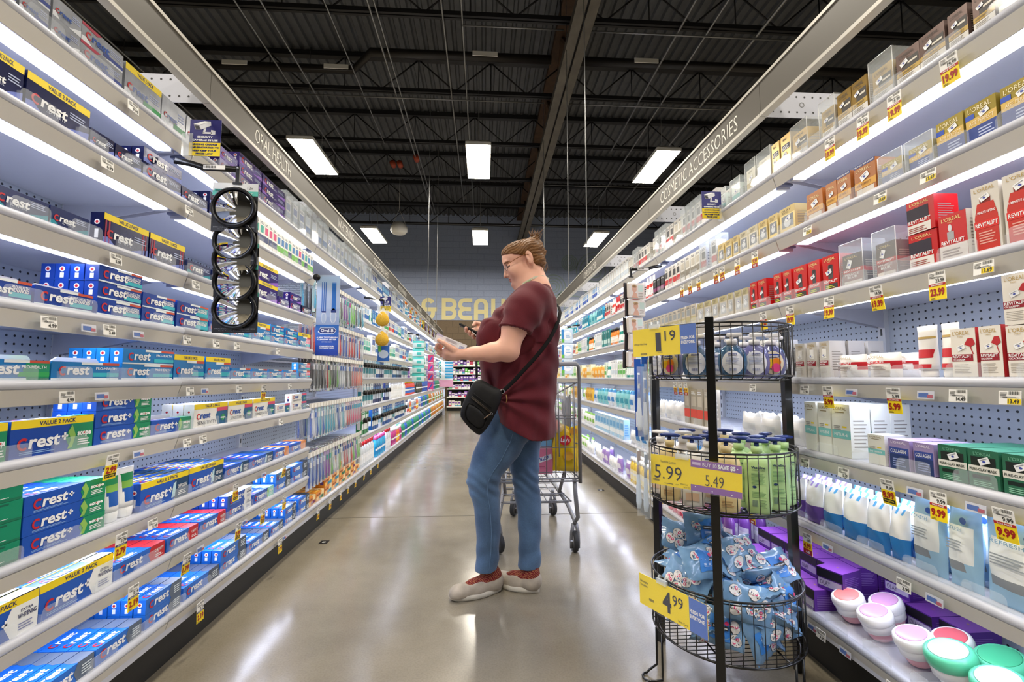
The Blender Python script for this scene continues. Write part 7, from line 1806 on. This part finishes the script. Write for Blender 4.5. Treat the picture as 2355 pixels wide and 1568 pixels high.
# near arm: elbow bent, hand holding a carton
pr_ += [('cap', (.214, 2.115, 1.362), (.143, 2.068, 1.235), .058, .056, .03), ('cap', (.143, 2.068, 1.235), (.112, 2.062, 1.132), .056, .047, .03), ('ell', (.115, 2.06, 1.108), (.036, .034, .032), None, .03), ('cap', (.105, 2.065, 1.124), (.04, 2.055, 1.112), .045, .041, .03), ('cap', (.04, 2.055, 1.112), (-.045, 2.05, 1.105), .041, .029, .02), ('cap', (-.045, 2.05, 1.105), (-.118, 2.055, 1.103), .029, .0225, .015)]
def chain(pts, rs, k=.004): return [('cap', pts[i], pts[i + 1], rs[i], rs[i + 1], k) for i in range(len(pts) - 1)]
pr_ += [('cap', (-.118, 2.058, 1.104), (-.158, 2.066, 1.108), .0235, .022, .015), ('cap', (-.125, 2.068, 1.092), (-.17, 2.078, 1.096), .018, .016, .015), ('ell', (-.150, 2.055, 1.118), (.03, .014, .02), None, .012)]
pr_ += chain([(-.128, 2.045, 1.119), (-.155, 2.036, 1.137), (-.178, 2.0285, 1.152), (-.197, 2.0285, 1.163)], [.0165, .0115, .0098, .0082])
pr_ += chain([(-.168, 2.068, 1.115), (-.197, 2.062, 1.116), (-.209, 2.052, 1.128), (-.2055, 2.040, 1.144)], [.011, .0092, .0085, .0075])
pr_ += chain([(-.168, 2.082, 1.106), (-.198, 2.088, 1.108), (-.208, 2.093, 1.127), (-.2, 2.093, 1.15)], [.011, .0094, .0088, .0078])
pr_ += chain([(-.162, 2.092, 1.098), (-.19, 2.104, 1.1), (-.2, 2.106, 1.12), (-.19, 2.098, 1.142)], [.0105, .009, .0084, .0075])
pr_ += chain([(-.152, 2.096, 1.092), (-.176, 2.11, 1.094), (-.184, 2.112, 1.112), (-.174, 2.102, 1.13)], [.0095, .008, .0074, .0068])
# far arm with the phone
pr_ += [('cap', (.24, 2.42, 1.37), (.17, 2.46, 1.17), .058, .045, .03), ('cap', (.17, 2.46, 1.17), (.075, 2.385, 1.195), .043, .034, .02), ('cap', (.075, 2.385, 1.195), (.012, 2.325, 1.232), .032, .0235, .015), ('cap', (.012, 2.322, 1.234), (-.03, 2.305, 1.236), .024, .021, .012), ('ell', (-.02, 2.31, 1.232), (.034, .03, .016), None, .012)]
pr_ += chain([(.0, 2.318, 1.25), (-.022, 2.31, 1.268), (-.042, 2.296, 1.272), (-.052, 2.284, 1.258)], [.016, .0115, .0098, .008])
for a, b, c_, d in (((-.052, 2.312, 1.238), (-.076, 2.298, 1.226), (-.085, 2.262, 1.229), (-.086, 2.238, 1.24)), ((-.04, 2.316, 1.226), (-.06, 2.296, 1.212), (-.066, 2.262, 1.212), (-.07, 2.236, 1.222)), ((-.028, 2.32, 1.218), (-.042, 2.298, 1.2), (-.05, 2.264, 1.197), (-.054, 2.238, 1.206)), ((-.014, 2.322, 1.21), (-.022, 2.302, 1.19), (-.028, 2.27, 1.185), (-.032, 2.246, 1.192))):
    pr_ += chain([a, b, c_, d], [.011, .0096, .0092, .008])
SKIN = mat('E8B39C', .48, noise=.06, nscale=18, key='skin', sss=.12, spec=.35); LIPS = mat('C27C70', .45, key='lips', sss=.1); EYEW = mat('E8E4DE', .2, key='eye_white'); LASH = mat('4A3A34', .6, key='lash')
def skinmat(c):
    r = c - O0; f = r @ AF; u = r @ AU; s = r @ AS
    lip = (f > .0985) & (u < -.0575) & (u > -.0775) & (np.abs(s) < .021) & ((((u + .0675) / .0095) ** 2 + (s / .021) ** 2) < 1)
    lash = (np.abs(np.abs(s) - .0335) < .0135) & (u < -.0045) & (u > -.0105) & (f > .08) & (f < .104)
    brow = (np.abs(np.abs(s) - .036) < .017) & (np.abs(u - .0175 + (np.abs(s) - .02) * .12) < .0032) & (f > .08)
    return np.where(lip, 1, np.where(lash, 2, np.where(brow, 3, 0)))
ps = empty('person', (0, 0, 0), 0, label='person in maroon T-shirt and jeans reading a carton and holding a phone', cat='person')
solid('body', surface(pr_, (-.225, 1.99, 1.06), (.345, 2.525, 1.73), .0027), SKIN, ps, skinmat, [SKIN, LIPS, LASH, mat('9A6E4E', .7, key='eyebrow')])
# hair
def hc(f, u, s, rf, ru, rs, k=.01): return E_(f, u, s, rf, ru, rs, k)
def haircl(X, Y, Z):
    x, y, z = X - O0[0], Y - O0[1], Z - O0[2]; f = x * AF[0] + z * AF[2] + 0 * y; u = x * AU[0] + z * AU[2] + 0 * y; s = np.abs(-y)
    # front hairline: from the forehead back to the temple, then down behind the ear
    a = (.061 - .5 * (.1 - f)) - u
    a = np.where(f < .0, -.0 + (.011 - u) * 1.0, a); a = np.where(f < -.022, (-.068 - .3 * (f + .06)) - u, a); lim = np.maximum(a * .9, -1)
    wav = .0012 * np.sin(150 * u + 60 * f * 1.0 + 8 * np.sin(40 * f)) + 0 * s
    return np.minimum(lim + wav, 1)
def hairdisp(X, Y, Z):
    x, y, z = X - O0[0], Y - O0[1], Z - O0[2]; f = x * AF[0] + z * AF[2]; u = x * AU[0] + z * AU[2]; w = u + .35 * f
    return .0011 * np.sin(430 * w + 90 * y + 3 * np.sin(60 * f)) + .0009 * np.sin(900 * w + 200 * y) + .0016 * np.sin(120 * w - 50 * y + 2)
hp_ = [hc(-.004, .04, 0, .104, .068, .0775, .012), hc(.05, .045, 0, .062, .054, .064, .02), hc(-.05, -.02, 0, .05, .05, .062, .02), hc(-.068, .05, 0, .034, .056, .035, .012), ('cap', hd(-.088, .085, 0), hd(-.092, .015, 0), .02, .024, .012)]
HAIR = mat('80562C', .5, noise=.5, nscale=55, key='hair', spec=.4)
_hm = HAIR.node_tree; _mp = _hm.nodes.new('ShaderNodeMapping'); _mp.inputs['Rotation'].default_value = (0, .55, 0); _mp.inputs['Scale'].default_value = (.18, 1.2, 2.6)
_tc = [n_ for n_ in _hm.nodes if n_.type == 'TEX_COORD'][0]; _nz = [n_ for n_ in _hm.nodes if n_.type == 'TEX_NOISE'][0]; _hm.links.new(_tc.outputs['Object'], _mp.inputs['Vector']); _hm.links.new(_mp.outputs['Vector'], _nz.inputs['Vector'])
hair_o = solid('hair', surface(hp_, (.06, 2.17, 1.49), (.36, 2.37, 1.72), .0022, hairdisp, haircl), HAIR, ps)
mb = MB(); rr = random.Random(3)
for k in range(110):
    a0 = V(*hd(-.082 + rr.uniform(-.02, .015), .095 + rr.uniform(-.025, .012), rr.uniform(-.02, .02))); ang = rr.uniform(-.9, .6); L_ = rr.uniform(.022, .045)
    b0 = a0 + V(-math.sin(ang) * L_, rr.uniform(-.012, .012), math.cos(ang) * L_); m0 = (a0 + b0) / 2 + V(rr.uniform(-.004, .004), 0, 0); mb.tube([tuple(a0), tuple(m0), tuple(b0)], [.0016, .0011, .0002], HAIR, 4)
for k in range(60):
    s = rr.uniform(-.05, .05); a0 = V(*hd(-.055 - .035 * rr.random(), -.04 - .03 * rr.random(), s)); b0 = a0 + V(rr.uniform(-.006, .012), rr.uniform(-.004, .004), -rr.uniform(.015, .035)); mb.tube([tuple(a0), tuple(b0)], [.0008, .0002], HAIR, 4)
mb.build('hair_ends', hair_o)
# glasses
gl = MB(); GM = mat('8A5A2C', .3, .5, key='glasses_temple'); GR = mat('5A5450', .25, .7, key='glasses_rim')
for sg in (1, -1):
    gl.tube([hd(.108 + .002 - .006 * abs(math.cos(t) * .5 + .5) , -.008 + .015 * math.sin(t), sg * (.033 + .021 * math.cos(t))) for t in [2 * PI * k / 20 for k in range(20)]], .0011, GR, 5, closed=True)
    gl.tube([hd(.105, .0, sg * .054), hd(.1, .002, sg * .064), hd(.05, .01, sg * .0745), hd(.005, .016, sg * .0775), hd(-.018, .006, sg * .0785)], .0015, GM, 6)
gl.tube([hd(.11, -.006, .012), hd(.115, -.003, 0), hd(.11, -.006, -.012)], .001, GR, 5)
go = gl.build('glasses', ps)
m2 = MB(); LN = mat('DCE6F0', .02, alpha=.22, key='lens', spec=.9)
for sg in (1, -1): m2.poly([hd(.109 - .006 * abs(math.cos(t) * .5 + .5), -.008 + .0145 * math.sin(t), sg * (.033 + .0205 * math.cos(t))) for t in [2 * PI * k / 20 for k in range(20)]], LN)
m2.build('lenses', go)
# lanyard around the neck
mb = MB(); LA = mat('D9D6C0', .6, key='lanyard_cloth'); pth = [(.186, 2.196, 1.449), (.200, 2.196, 1.459), (.245, 2.2, 1.485), (.29, 2.222, 1.495), (.324, 2.27, 1.492), (.29, 2.318, 1.495), (.245, 2.34, 1.485), (.2, 2.344, 1.459), (.186, 2.344, 1.449)]
rg = []
for i, p in enumerate(pth):
    o_ = V(p[0] - .25, p[1] - 2.27, 0); o_ = o_ / (np.linalg.norm(o_) + 1e-9) * .0022; q = V(*p); up_ = V(.2, 0, 1) * .0065; rg.append([tuple(q + o_ - up_), tuple(q + o_ + up_), tuple(q - o_ + up_), tuple(q - o_ - up_)])
mb.loft(rg, LA, True, False); F = Face(mb, (.198, 2.1925, 1.4505), (.86, .03, .5), (-.5, 0, .86)); F.text('instacart', .001, .002, .006, ink('7CB63E'), 2, .02, w=.036); F.poly([(.042, .001), (.045, .002), (.044, .008)], ink('E8782A'), 2); mb.build('lanyard', ps)
# shirt
TR = [(1.478, .235, .300), (1.452, .172, .327), (1.42, .142, .341), (1.386, .113, .357), (1.331, .059, .366), (1.276, .012, .369), (1.222, -.012, .371), (1.157, -.018, .371), (1.071, -.020, .368), (.996, -.012, .363), (.932, .002, .358), (.868, .014, .351), (.805, .022, .346), (.752, .03, .342), (.67, .036, .337)]
YW = [(1.478, .04), (1.452, .085), (1.42, .14), (1.386, .158), (1.331, .162), (1.276, .163), (1.222, .166), (1.157, .17), (1.071, .178), (.996, .184), (.932, .188), (.868, .196), (.805, .2), (.752, .202), (.67, .2)]
st = [(a[0], a[1], a[2], 2.27 - b[1], 2.27 + b[1]) for a, b in zip(TR, YW)]
sh = [('stack', st, 2.25, .02), ('cap', (.228, 2.125, 1.372), (.184, 2.086, 1.31), .078, .083, .05), ('cap', (.184, 2.086, 1.31), (.138, 2.06, 1.2), .083, .073, .02), ('cap', (.25, 2.39, 1.385), (.22, 2.44, 1.28), .07, .062, .04), ('cap', (.22, 2.44, 1.28), (.19, 2.455, 1.2), .064, .056, .02), ('ell', (.03, 2.19, 1.2), (.06, .07, .075), None, .05), ('ell', (.03, 2.33, 1.2), (.06, .07, .075), None, .05)]
def sdisp(X, Y, Z):
    near = np.clip((2.3 - Y) / .2, 0, 1)
    ang = np.arctan2(Z - .9, X - .06); rad = np.sqrt((X - .06) ** 2 + (Z - .9) ** 2)
    d = -.0085 * np.sin(ang * 10 + 6 * rad + 1.2 * np.sin(3 * ang)) * np.exp(-((rad - .16) / .14) ** 2) * near
    low = np.clip((1.2 - Z) / .4, 0, 1); d = d - .0085 * low * (np.sin(38 * X + 9 * Z + 3 * Y + 1.5 * np.sin(9 * Z)) * .6 + np.sin(71 * X - 6 * Z + 20 * Y) * .3)
    d = d - .003 * np.exp(-((Z - 1.27) / .06) ** 2) * np.sin(70 * Z + 35 * X + 12 * Y) - .0022 * np.sin(55 * X + 40 * Z + 9 * Y)
    d = d - .007 * np.exp(-((X - .25) ** 2 + (Z - 1.2) ** 2) / .018) * np.sin(62 * (X + .55 * Z)) - .006 * np.exp(-((X - .09) ** 2 + (Z - 1.3) ** 2) / .006) * np.sin(75 * (Z + .6 * X))
    return d * np.where((Z > 1.16) & (Y < 2.14), .3, 1.0)
def sclip(X, Y, Z):
    hem = np.interp(X, [-.05, .035, .10, .16, .21, .30, .34], [.86, .825, .775, .742, .722, .709, .72]) + 0 * Y + 0 * Z
    hem = hem + .004 * np.sin(30 * X + 20 * Y)
    c = hem - Z
    # sleeve ends
    def cut(c0, ax_, r):
        c0 = V(*c0); ax_ = V(*ax_); ax_ = ax_ / np.linalg.norm(ax_); t = (X - c0[0]) * ax_[0] + (Y - c0[1]) * ax_[1] + (Z - c0[2]) * ax_[2]; q = np.sqrt((X - c0[0]) ** 2 + (Y - c0[1]) ** 2 + (Z - c0[2]) ** 2)
        return t, q
    t, q = cut((.135, 2.065, 1.216), (-.24, -.1, -.96), .1); near = (Y < 2.108) & (X > .04) & (X < .235) & (Z > 1.05) & (Z < 1.27); c = np.where(near & (t > 0) & (q < .125), np.maximum(c, t), c)
    t, q = cut((.19, 2.47, 1.2), (-.2, .1, -.95), .1); c = np.where((Y > 2.44) & (q < .11), np.maximum(c, t), c)
    return c
SHIRT = mat('5C0E1D', .85, noise=.18, nscale=260, key='maroon_knit', sheen=.08, bump=.0006)
so = solid('t_shirt', surface(sh, (-.07, 1.95, .66), (.42, 2.56, 1.52), .0045, sdisp, sclip), SHIRT, ps)
mb = MB(); ring_ = []
for k in range(28):
    t = 2 * PI * k / 28; d = V(-.24, -.1, -.96); d = d / np.linalg.norm(d); e1 = np.cross(d, V(0, 1, 0)); e1 /= np.linalg.norm(e1); e2 = np.cross(d, e1); c0 = V(.141, 2.0665, 1.219); ring_.append(tuple(c0 + (e1 * math.cos(t) * .072 + e2 * math.sin(t) * .071)))
mb.tube(ring_, .0048, SHIRT, 8, closed=True); mb.build('sleeve_hem', so)
# jeans
LN_ = [(.86, .02, .30), (.810, .002, .25), (.707, -.023, .211), (.618, -.056, .158), (.566, -.071, .107), (.516, -.076, .078), (.474, -.069, .074), (.400, -.044, .080), (.301, -.031, .083), (.206, -.030, .079), (.105, -.034, .067)]
LF_ = [(.86, .06, .325), (.805, .103, .321), (.700, .113, .290), (.565, .128, .276), (.474, .149, .276), (.354, .166, .286), (.243, .172, .279), (.106, .168, .274)]
def leg(rows, ys, hw):
    out = []
    for z, a, b in rows:
        yc = np.interp(z, [.1, .5, .86], ys); w_ = np.interp(z, [.1, .3, .5, .7, .86], hw); out.append((z, a, b, yc - w_, yc + w_))
    return out
JEAN = mat('4A6789', .75, noise=.22, nscale=300, key='denim', sheen=.2, bump=.0004)
_jn = JEAN.node_tree; _jb = _jn.nodes['Principled BSDF']; _n2 = _jn.nodes.new('ShaderNodeTexNoise'); _n2.inputs['Scale'].default_value = 5; _n2.inputs['Detail'].default_value = 4; _rp = _jn.nodes.new('ShaderNodeValToRGB'); _rp.color_ramp.elements[0].position = .38; _rp.color_ramp.elements[0].color = (.8, .8, .82, 1); _rp.color_ramp.elements[1].position = .66; _rp.color_ramp.elements[1].color = (1.5, 1.45, 1.38, 1)
_mx = _jn.nodes.new('ShaderNodeMixRGB'); _mx.blend_type = 'MULTIPLY'; _mx.inputs[0].default_value = 1; _src = _jb.inputs['Base Color'].links[0].from_socket; _tcj = [q for q in _jn.nodes if q.type == 'TEX_COORD'][0]
_jn.links.new(_tcj.outputs['Object'], _n2.inputs['Vector']); _jn.links.new(_n2.outputs['Fac'], _rp.inputs['Fac']); _jn.links.new(_src, _mx.inputs[1]); _jn.links.new(_rp.outputs['Color'], _mx.inputs[2]); _jn.links.new(_mx.outputs['Color'], _jb.inputs['Base Color'])
def jd(X, Y, Z):
    k = np.exp(-((Z - .50) / .06) ** 2) * .0034 * np.sin(120 * Z + 60 * X + 24 * Y + 2 * np.sin(30 * X)) + np.exp(-((Z - .17) / .09) ** 2) * .003 * np.sin(60 * Z - 30 * X + 20 * Y) + .0016 * np.sin(40 * Z + 60 * X + 30 * Y)
    return -k - .004 * np.exp(-((Z - .74) / .05) ** 2) * np.sin(50 * X + 60 * Z)
jo = solid('jeans', surface([('stack', leg(LN_, (2.232, 2.215, 2.205), (.05, .057, .068, .088, .085)), 2.2, .02), ('stack', leg(LF_, (2.255, 2.31, 2.36), (.05, .055, .062, .085, .11)), 2.2, .02), ('ell', (.175, 2.27, .84), (.13, .15, .12), None, .05)], (-.1, 2.0, .09), (.36, 2.52, .97), .0045, jd, None), JEAN, ps)
mb = MB(); LTJ = mat('64809F', .8, key='denim_seam')
def seam(z, xf, ro, legr):
    rows = sorted(legr); zz = [q[0] for q in rows]; x0, x1, y0, y1 = [np.interp(z, zz, [q[c] for q in rows]) for c in (1, 2, 3, 4)]; u = xf; x = x0 + (x1 - x0) * u; b = (y1 - y0) / 2; return (x, (y0 + y1) / 2 - b * (1 - abs(2 * u - 1) ** 2.2) ** (1 / 2.2) - .0045, z)
ln_ = leg(LN_, (2.232, 2.215, 2.205), (.05, .057, .068, .088, .085))
mb.tube([seam(z, .62, 0, ln_) for z in np.linspace(.78, .115, 30)], .0012, LTJ, 5); mb.build('side_seam', jo)
# socks and shoes
SOCK = mat('7A1E26', .9, key='sock_knit'); snt = SOCK.node_tree; sb = snt.nodes['Principled BSDF']; wv = snt.nodes.new('ShaderNodeTexWave'); wv.bands_direction = 'DIAGONAL'; wv.inputs['Scale'].default_value = 48; wv.inputs['Distortion'].default_value = 9; wv.inputs['Detail'].default_value = 3; rp = snt.nodes.new('ShaderNodeValToRGB'); rp.color_ramp.elements[0].color = (*srgb('6E141E'), 1); rp.color_ramp.elements[0].position = .55; rp.color_ramp.elements[1].color = (*srgb('A06A44'), 1); rp.color_ramp.elements[1].position = .95
tcn = snt.nodes.new('ShaderNodeTexCoord'); snt.links.new(tcn.outputs['Object'], wv.inputs['Vector']); snt.links.new(wv.outputs['Fac'], rp.inputs['Fac']); snt.links.new(rp.outputs['Color'], sb.inputs['Base Color'])
SHOE = mat('B9AD9C', .85, noise=.25, nscale=25, key='canvas_shoe', bump=.0008); SOLE = mat('D6CFBF', .6, noise=.12, nscale=30, key='shoe_sole')
def shoe(heel, toe, ank, nm):
    H0 = V(*heel, 0); T_0 = V(*toe, 0); ax_ = T_0 - H0; L_ = np.linalg.norm(ax_); ax_ /= L_; sd = V(-ax_[1], ax_[0], 0)
    P3 = lambda t, s, z: tuple(H0 + ax_ * (t * L_) + sd * s + V(0, 0, z))
    so_ = [('cap', P3(.13, 0, .074), (ank[0], ank[1], .13), .036, .037, .02), ('cap', (ank[0], ank[1], .125), (ank[0], ank[1], .2), .036, .042, .01), ('cap', P3(.2, 0, .065), P3(.55, 0, .042), .036, .03, .02), ('cap', P3(.55, 0, .042), P3(.75, 0, .035), .03, .024, .02)]
    mn = np.minimum(H0, T_0) - .08; mx_ = np.maximum(H0, T_0) + .08
    k = solid('sock', surface(so_, (mn[0], mn[1], .02), (mx_[0], mx_[1], .16), .0035), SOCK, ps)
    up_ = [('ell', P3(.14, 0, .05), (.04, .04, .045), None, .02), ('cap', P3(.14, 0, .045), P3(.5, 0, .035), .04, .040, .02), ('cap', P3(.5, 0, .034), P3(.83, .002, .028), .041, .036, .02), ('ell', P3(.87, .002, .03), (.034, .034, .026), None, .02), ('cap', P3(.06, 0, .06), P3(.07, 0, .085), .02, .014, .02),
           ('subcap', P3(.22, 0, .105), P3(.60, 0, .088), .036, .032, -.012)]
    def cl(X, Y, Z): return .016 - Z + 0 * X + 0 * Y
    s1 = solid('shoe', surface(up_, (mn[0], mn[1], .0), (mx_[0], mx_[1], .14), .003, None, cl), SHOE, ps)
    mb = MB(); rg = []
    for z, g in ((.0, -.004), (.004, .001), (.014, .003), (.022, .001), (.026, -.004)):
        r_ = []
        for q in range(40):
            a = 2 * PI * q / 40; t = .5 - .5 * math.cos(a); w = (.041 * (math.sin(PI * min(1, max(0, t)) ) ** .45) * (1 - .1 * math.cos(2 * PI * t))) if 0 < t < 1 else .0
            rise = .012 * max(0, (t - .8) / .2) ** 2; r_.append(P3(-.01 + 1.02 * t + g * math.copysign(.3, t - .5), (w + g) * (1 if a < PI else -1), z + rise))
        rg.append(r_)
    mb.loft(rg, SOLE, True, True); mb.build('sole', s1)
    # topline binding and heel patch
    mb = MB(); Fp = Face(mb, P3(.02, -.028, .05), tuple(ax_), (0, 0, 1)); 
    return s1
shoe((.085, 2.262), (-.148, 2.165), (.022, 2.234), 'near'); shoe((.262, 2.225), (.055, 2.335), (.222, 2.252), 'far')
# ---------------------------------------------------------------- what she carries (each its own thing)
cart_ = empty('toothpaste_carton', (-.2045, 2.042, 1.196), label='white carton with barcode held up in her near hand', cat='carton')
cart_.rotation_euler = (0, math.radians(22.3), 0)
mb = MB(); mb.box(0, .143, .0, .042, -.038, 0, card('E9E4E6')); F = Face(mb, (0, 0, -.038), (1, 0, 0), (0, 0, 1)); F.barcode(.112, .136, .004, .026, ink('6A60A8'), 1, 12); F.rect(.108, .14, .002, .029, WT, .5); F.lines(.045, .1, .022, .034, 5, ink('B4ACB4')); F.lines(.05, .1, .006, .018, 3, ink('BDB4BC')); F.rect(.0, .03, .03, .038, ink('C9C0D8')); E1 = Face(mb, (.143, 0, -.038), (0, 1, 0), (0, 0, 1)); E1.rect(.002, .02, 0, .038, ink('3A4A80')); E1.lines(.022, .04, .004, .034, 5, ink('8A8A98')); mb.build('printed_box', cart_)
ph = empty('smartphone', (-.118, 2.243, 1.2665), label='black smartphone in a dark case held in her far hand', cat='phone'); ph.rotation_euler = (0, math.radians(26.5), 0)
mb = MB(); mb.bbox(0, .148, 0, .072, -.0095, 0, mat('1C1C1E', .45, key='phone_case'), .003); mb.build('case', ph)
mb = MB(); mb.box(.006, .142, .004, .068, .0002, .001, mat('0A0A10', .08, key='phone_glass')); mb.build('screen', ph)
mb = MB(); mb.tube([(.075, -.002, -.012), (.1, -.004, -.02), (.118, -.003, -.022), (.135, -.003, -.004), (.15, .0, .004)], .0018, plastic('D8D8D8'), 6); mb.build('cable', ph)
# shoulder bag
LEA = mat('141314', .58, noise=.4, nscale=45, key='black_leather', bump=.0012, spec=.35)
bag = empty('shoulder_bag', (.0, 0, 0), label='worn black leather crossbody bag hanging at her hip', cat='bag')
bag.location = (0, 0, 0)
bo = [(-.026, 1.004), (-.066, .944), (-.106, .846), (-.09, .812), (-.032, .752), (-.004, .748), (.056, .84), (.092, .942), (.045, .955)]
def bagclip(pts, y0, y1, bulge):
    cx0 = np.mean([p[0] for p in pts]); cz0 = np.mean([p[1] for p in pts])
    m_ = MB(); rg = []
    P_d = []
    n_ = len(pts)
    for i in range(n_):
        for t in range(4): a = pts[i]; b = pts[(i + 1) % n_]; P_d.append((a[0] + (b[0] - a[0]) * t / 4, a[1] + (b[1] - a[1]) * t / 4))
    P_s = [tuple(np.mean([P_d[(i + k) % len(P_d)] for k in (-2, -1, 0, 1, 2)], 0)) for i in range(len(P_d))]
    for y, sc in ((y1, .0001), (y1, .7), (y1 - .004, .9), (y1 - .015, 1.0), (y0 + .022, 1.02), (y0 + .008, .985), (y0 + .001, .9), (y0 - bulge * .7, .7), (y0 - bulge, .4), (y0 - bulge, .0001)):
        rg.append([(cx0 + (p[0] - cx0) * sc, y, cz0 + (p[1] - cz0) * sc) for p in P_s])
    return rg
mb = MB(); mb.loft(bagclip(bo, 2.035, 2.10, .008), LEA, True, True); mb.build('bag_body', bag)
def bp(u, v): # panel coordinates on the bag face: u along its width, v up its height
    a = V(-.098, .83); b = V(.0, .752); c0 = V(-.052, .955); return (a + (b - a) * u + (c0 - a) * v)
mb = MB(); po = [tuple(bp(u, v)) for u, v in ((.1, .04), (.5, .0), (.9, .04), (.96, .4), (.9, .62), (.1, .62), (.04, .4))]; rg = bagclip(po, 2.022, 2.034, .004); mb.loft(rg, LEA, True, True); mb.build('front_pocket', bag)
ZP = mat('3A3228', .4, .3, key='zip'); mb = MB()
for v in (.74, .78, .9): mb.tube([(*bp(.12, v)[:1], 2.0235 + .004 * 0, bp(.12, v)[1]), (bp(.5, v + .0)[0], 2.021, bp(.5, v)[1]), (bp(.95, v)[0], 2.024, bp(.95, v)[1])], .0022 if v != .74 else .003, ZP if v != .9 else LEA, 6)
mb.build('zip', bag)
mb = MB(); q = bp(.98, .72); mb.tube([(q[0], 2.018, q[1]), (q[0] - .012, 2.014, q[1] - .008), (q[0] - .028, 2.015, q[1] - .02)], [.0022, .0042, .0038], mat('8A7460', .6, key='tan_pull'), 8, flat=(1, .5)); mb.tube([(q[0] + .004 + .005 * math.cos(t), 2.017, q[1] + .005 * math.sin(t)) for t in [2 * PI * k / 10 for k in range(10)]], .0008, CHROME, 5, closed=True); mb.build('zip_pull', bag)
mb = MB(); sp_ = [(.078, 2.066, .93), (.10, 2.06, .952), (.14, 2.056, .99), (.181, 2.055, 1.035), (.225, 2.058, 1.082), (.265, 2.068, 1.128), (.305, 2.095, 1.18), (.338, 2.135, 1.235), (.362, 2.19, 1.285), (.378, 2.25, 1.325), (.38, 2.3, 1.355), (.355, 2.36, 1.41), (.29, 2.38, 1.455), (.21, 2.375, 1.44), (.12, 2.36, 1.37), (.035, 2.32, 1.29), (-.028, 2.25, 1.2), (-.034, 2.18, 1.1), (-.032, 2.11, 1.04), (-.03, 2.075, 1.0)]
mb.tube(sp_, .009, mat('121112', .8, key='strap_web', spec=.2), 8, flat=(.28, 1.0)); mb.build('strap', bag)
mb = MB(); mb.tube([(.084 + .009 * math.cos(t), 2.058, .938 + .009 * math.sin(t)) for t in [2 * PI * k / 12 for k in range(12)]], .0016, CHROME, 5, closed=True); mb.tube([(-.026, 2.062, .985), (-.022, 2.06, .978)], .004, CHROME, 8); mb.box(.058, .082, 2.055, 2.062, .925, .943, mat('2A1A18', .5, key='leather_tab')); mb.tube([(.1, 2.05, .925), (.104, 2.048, .905), (.1, 2.048, .888)], [.002, .003, .0015], mat('8A6A3A', .6, key='tassel'), 6); mb.build('strap_ring', bag)
# ---------------------------------------------------------------- drop prototypes nothing uses
for dct in (CART, TG, BX, pb, GP):
    for pr in dct.values():
        if not pr[1]:
            for k in list(pr[0].children): bpy.data.objects.remove(k)
            bpy.data.objects.remove(pr[0])
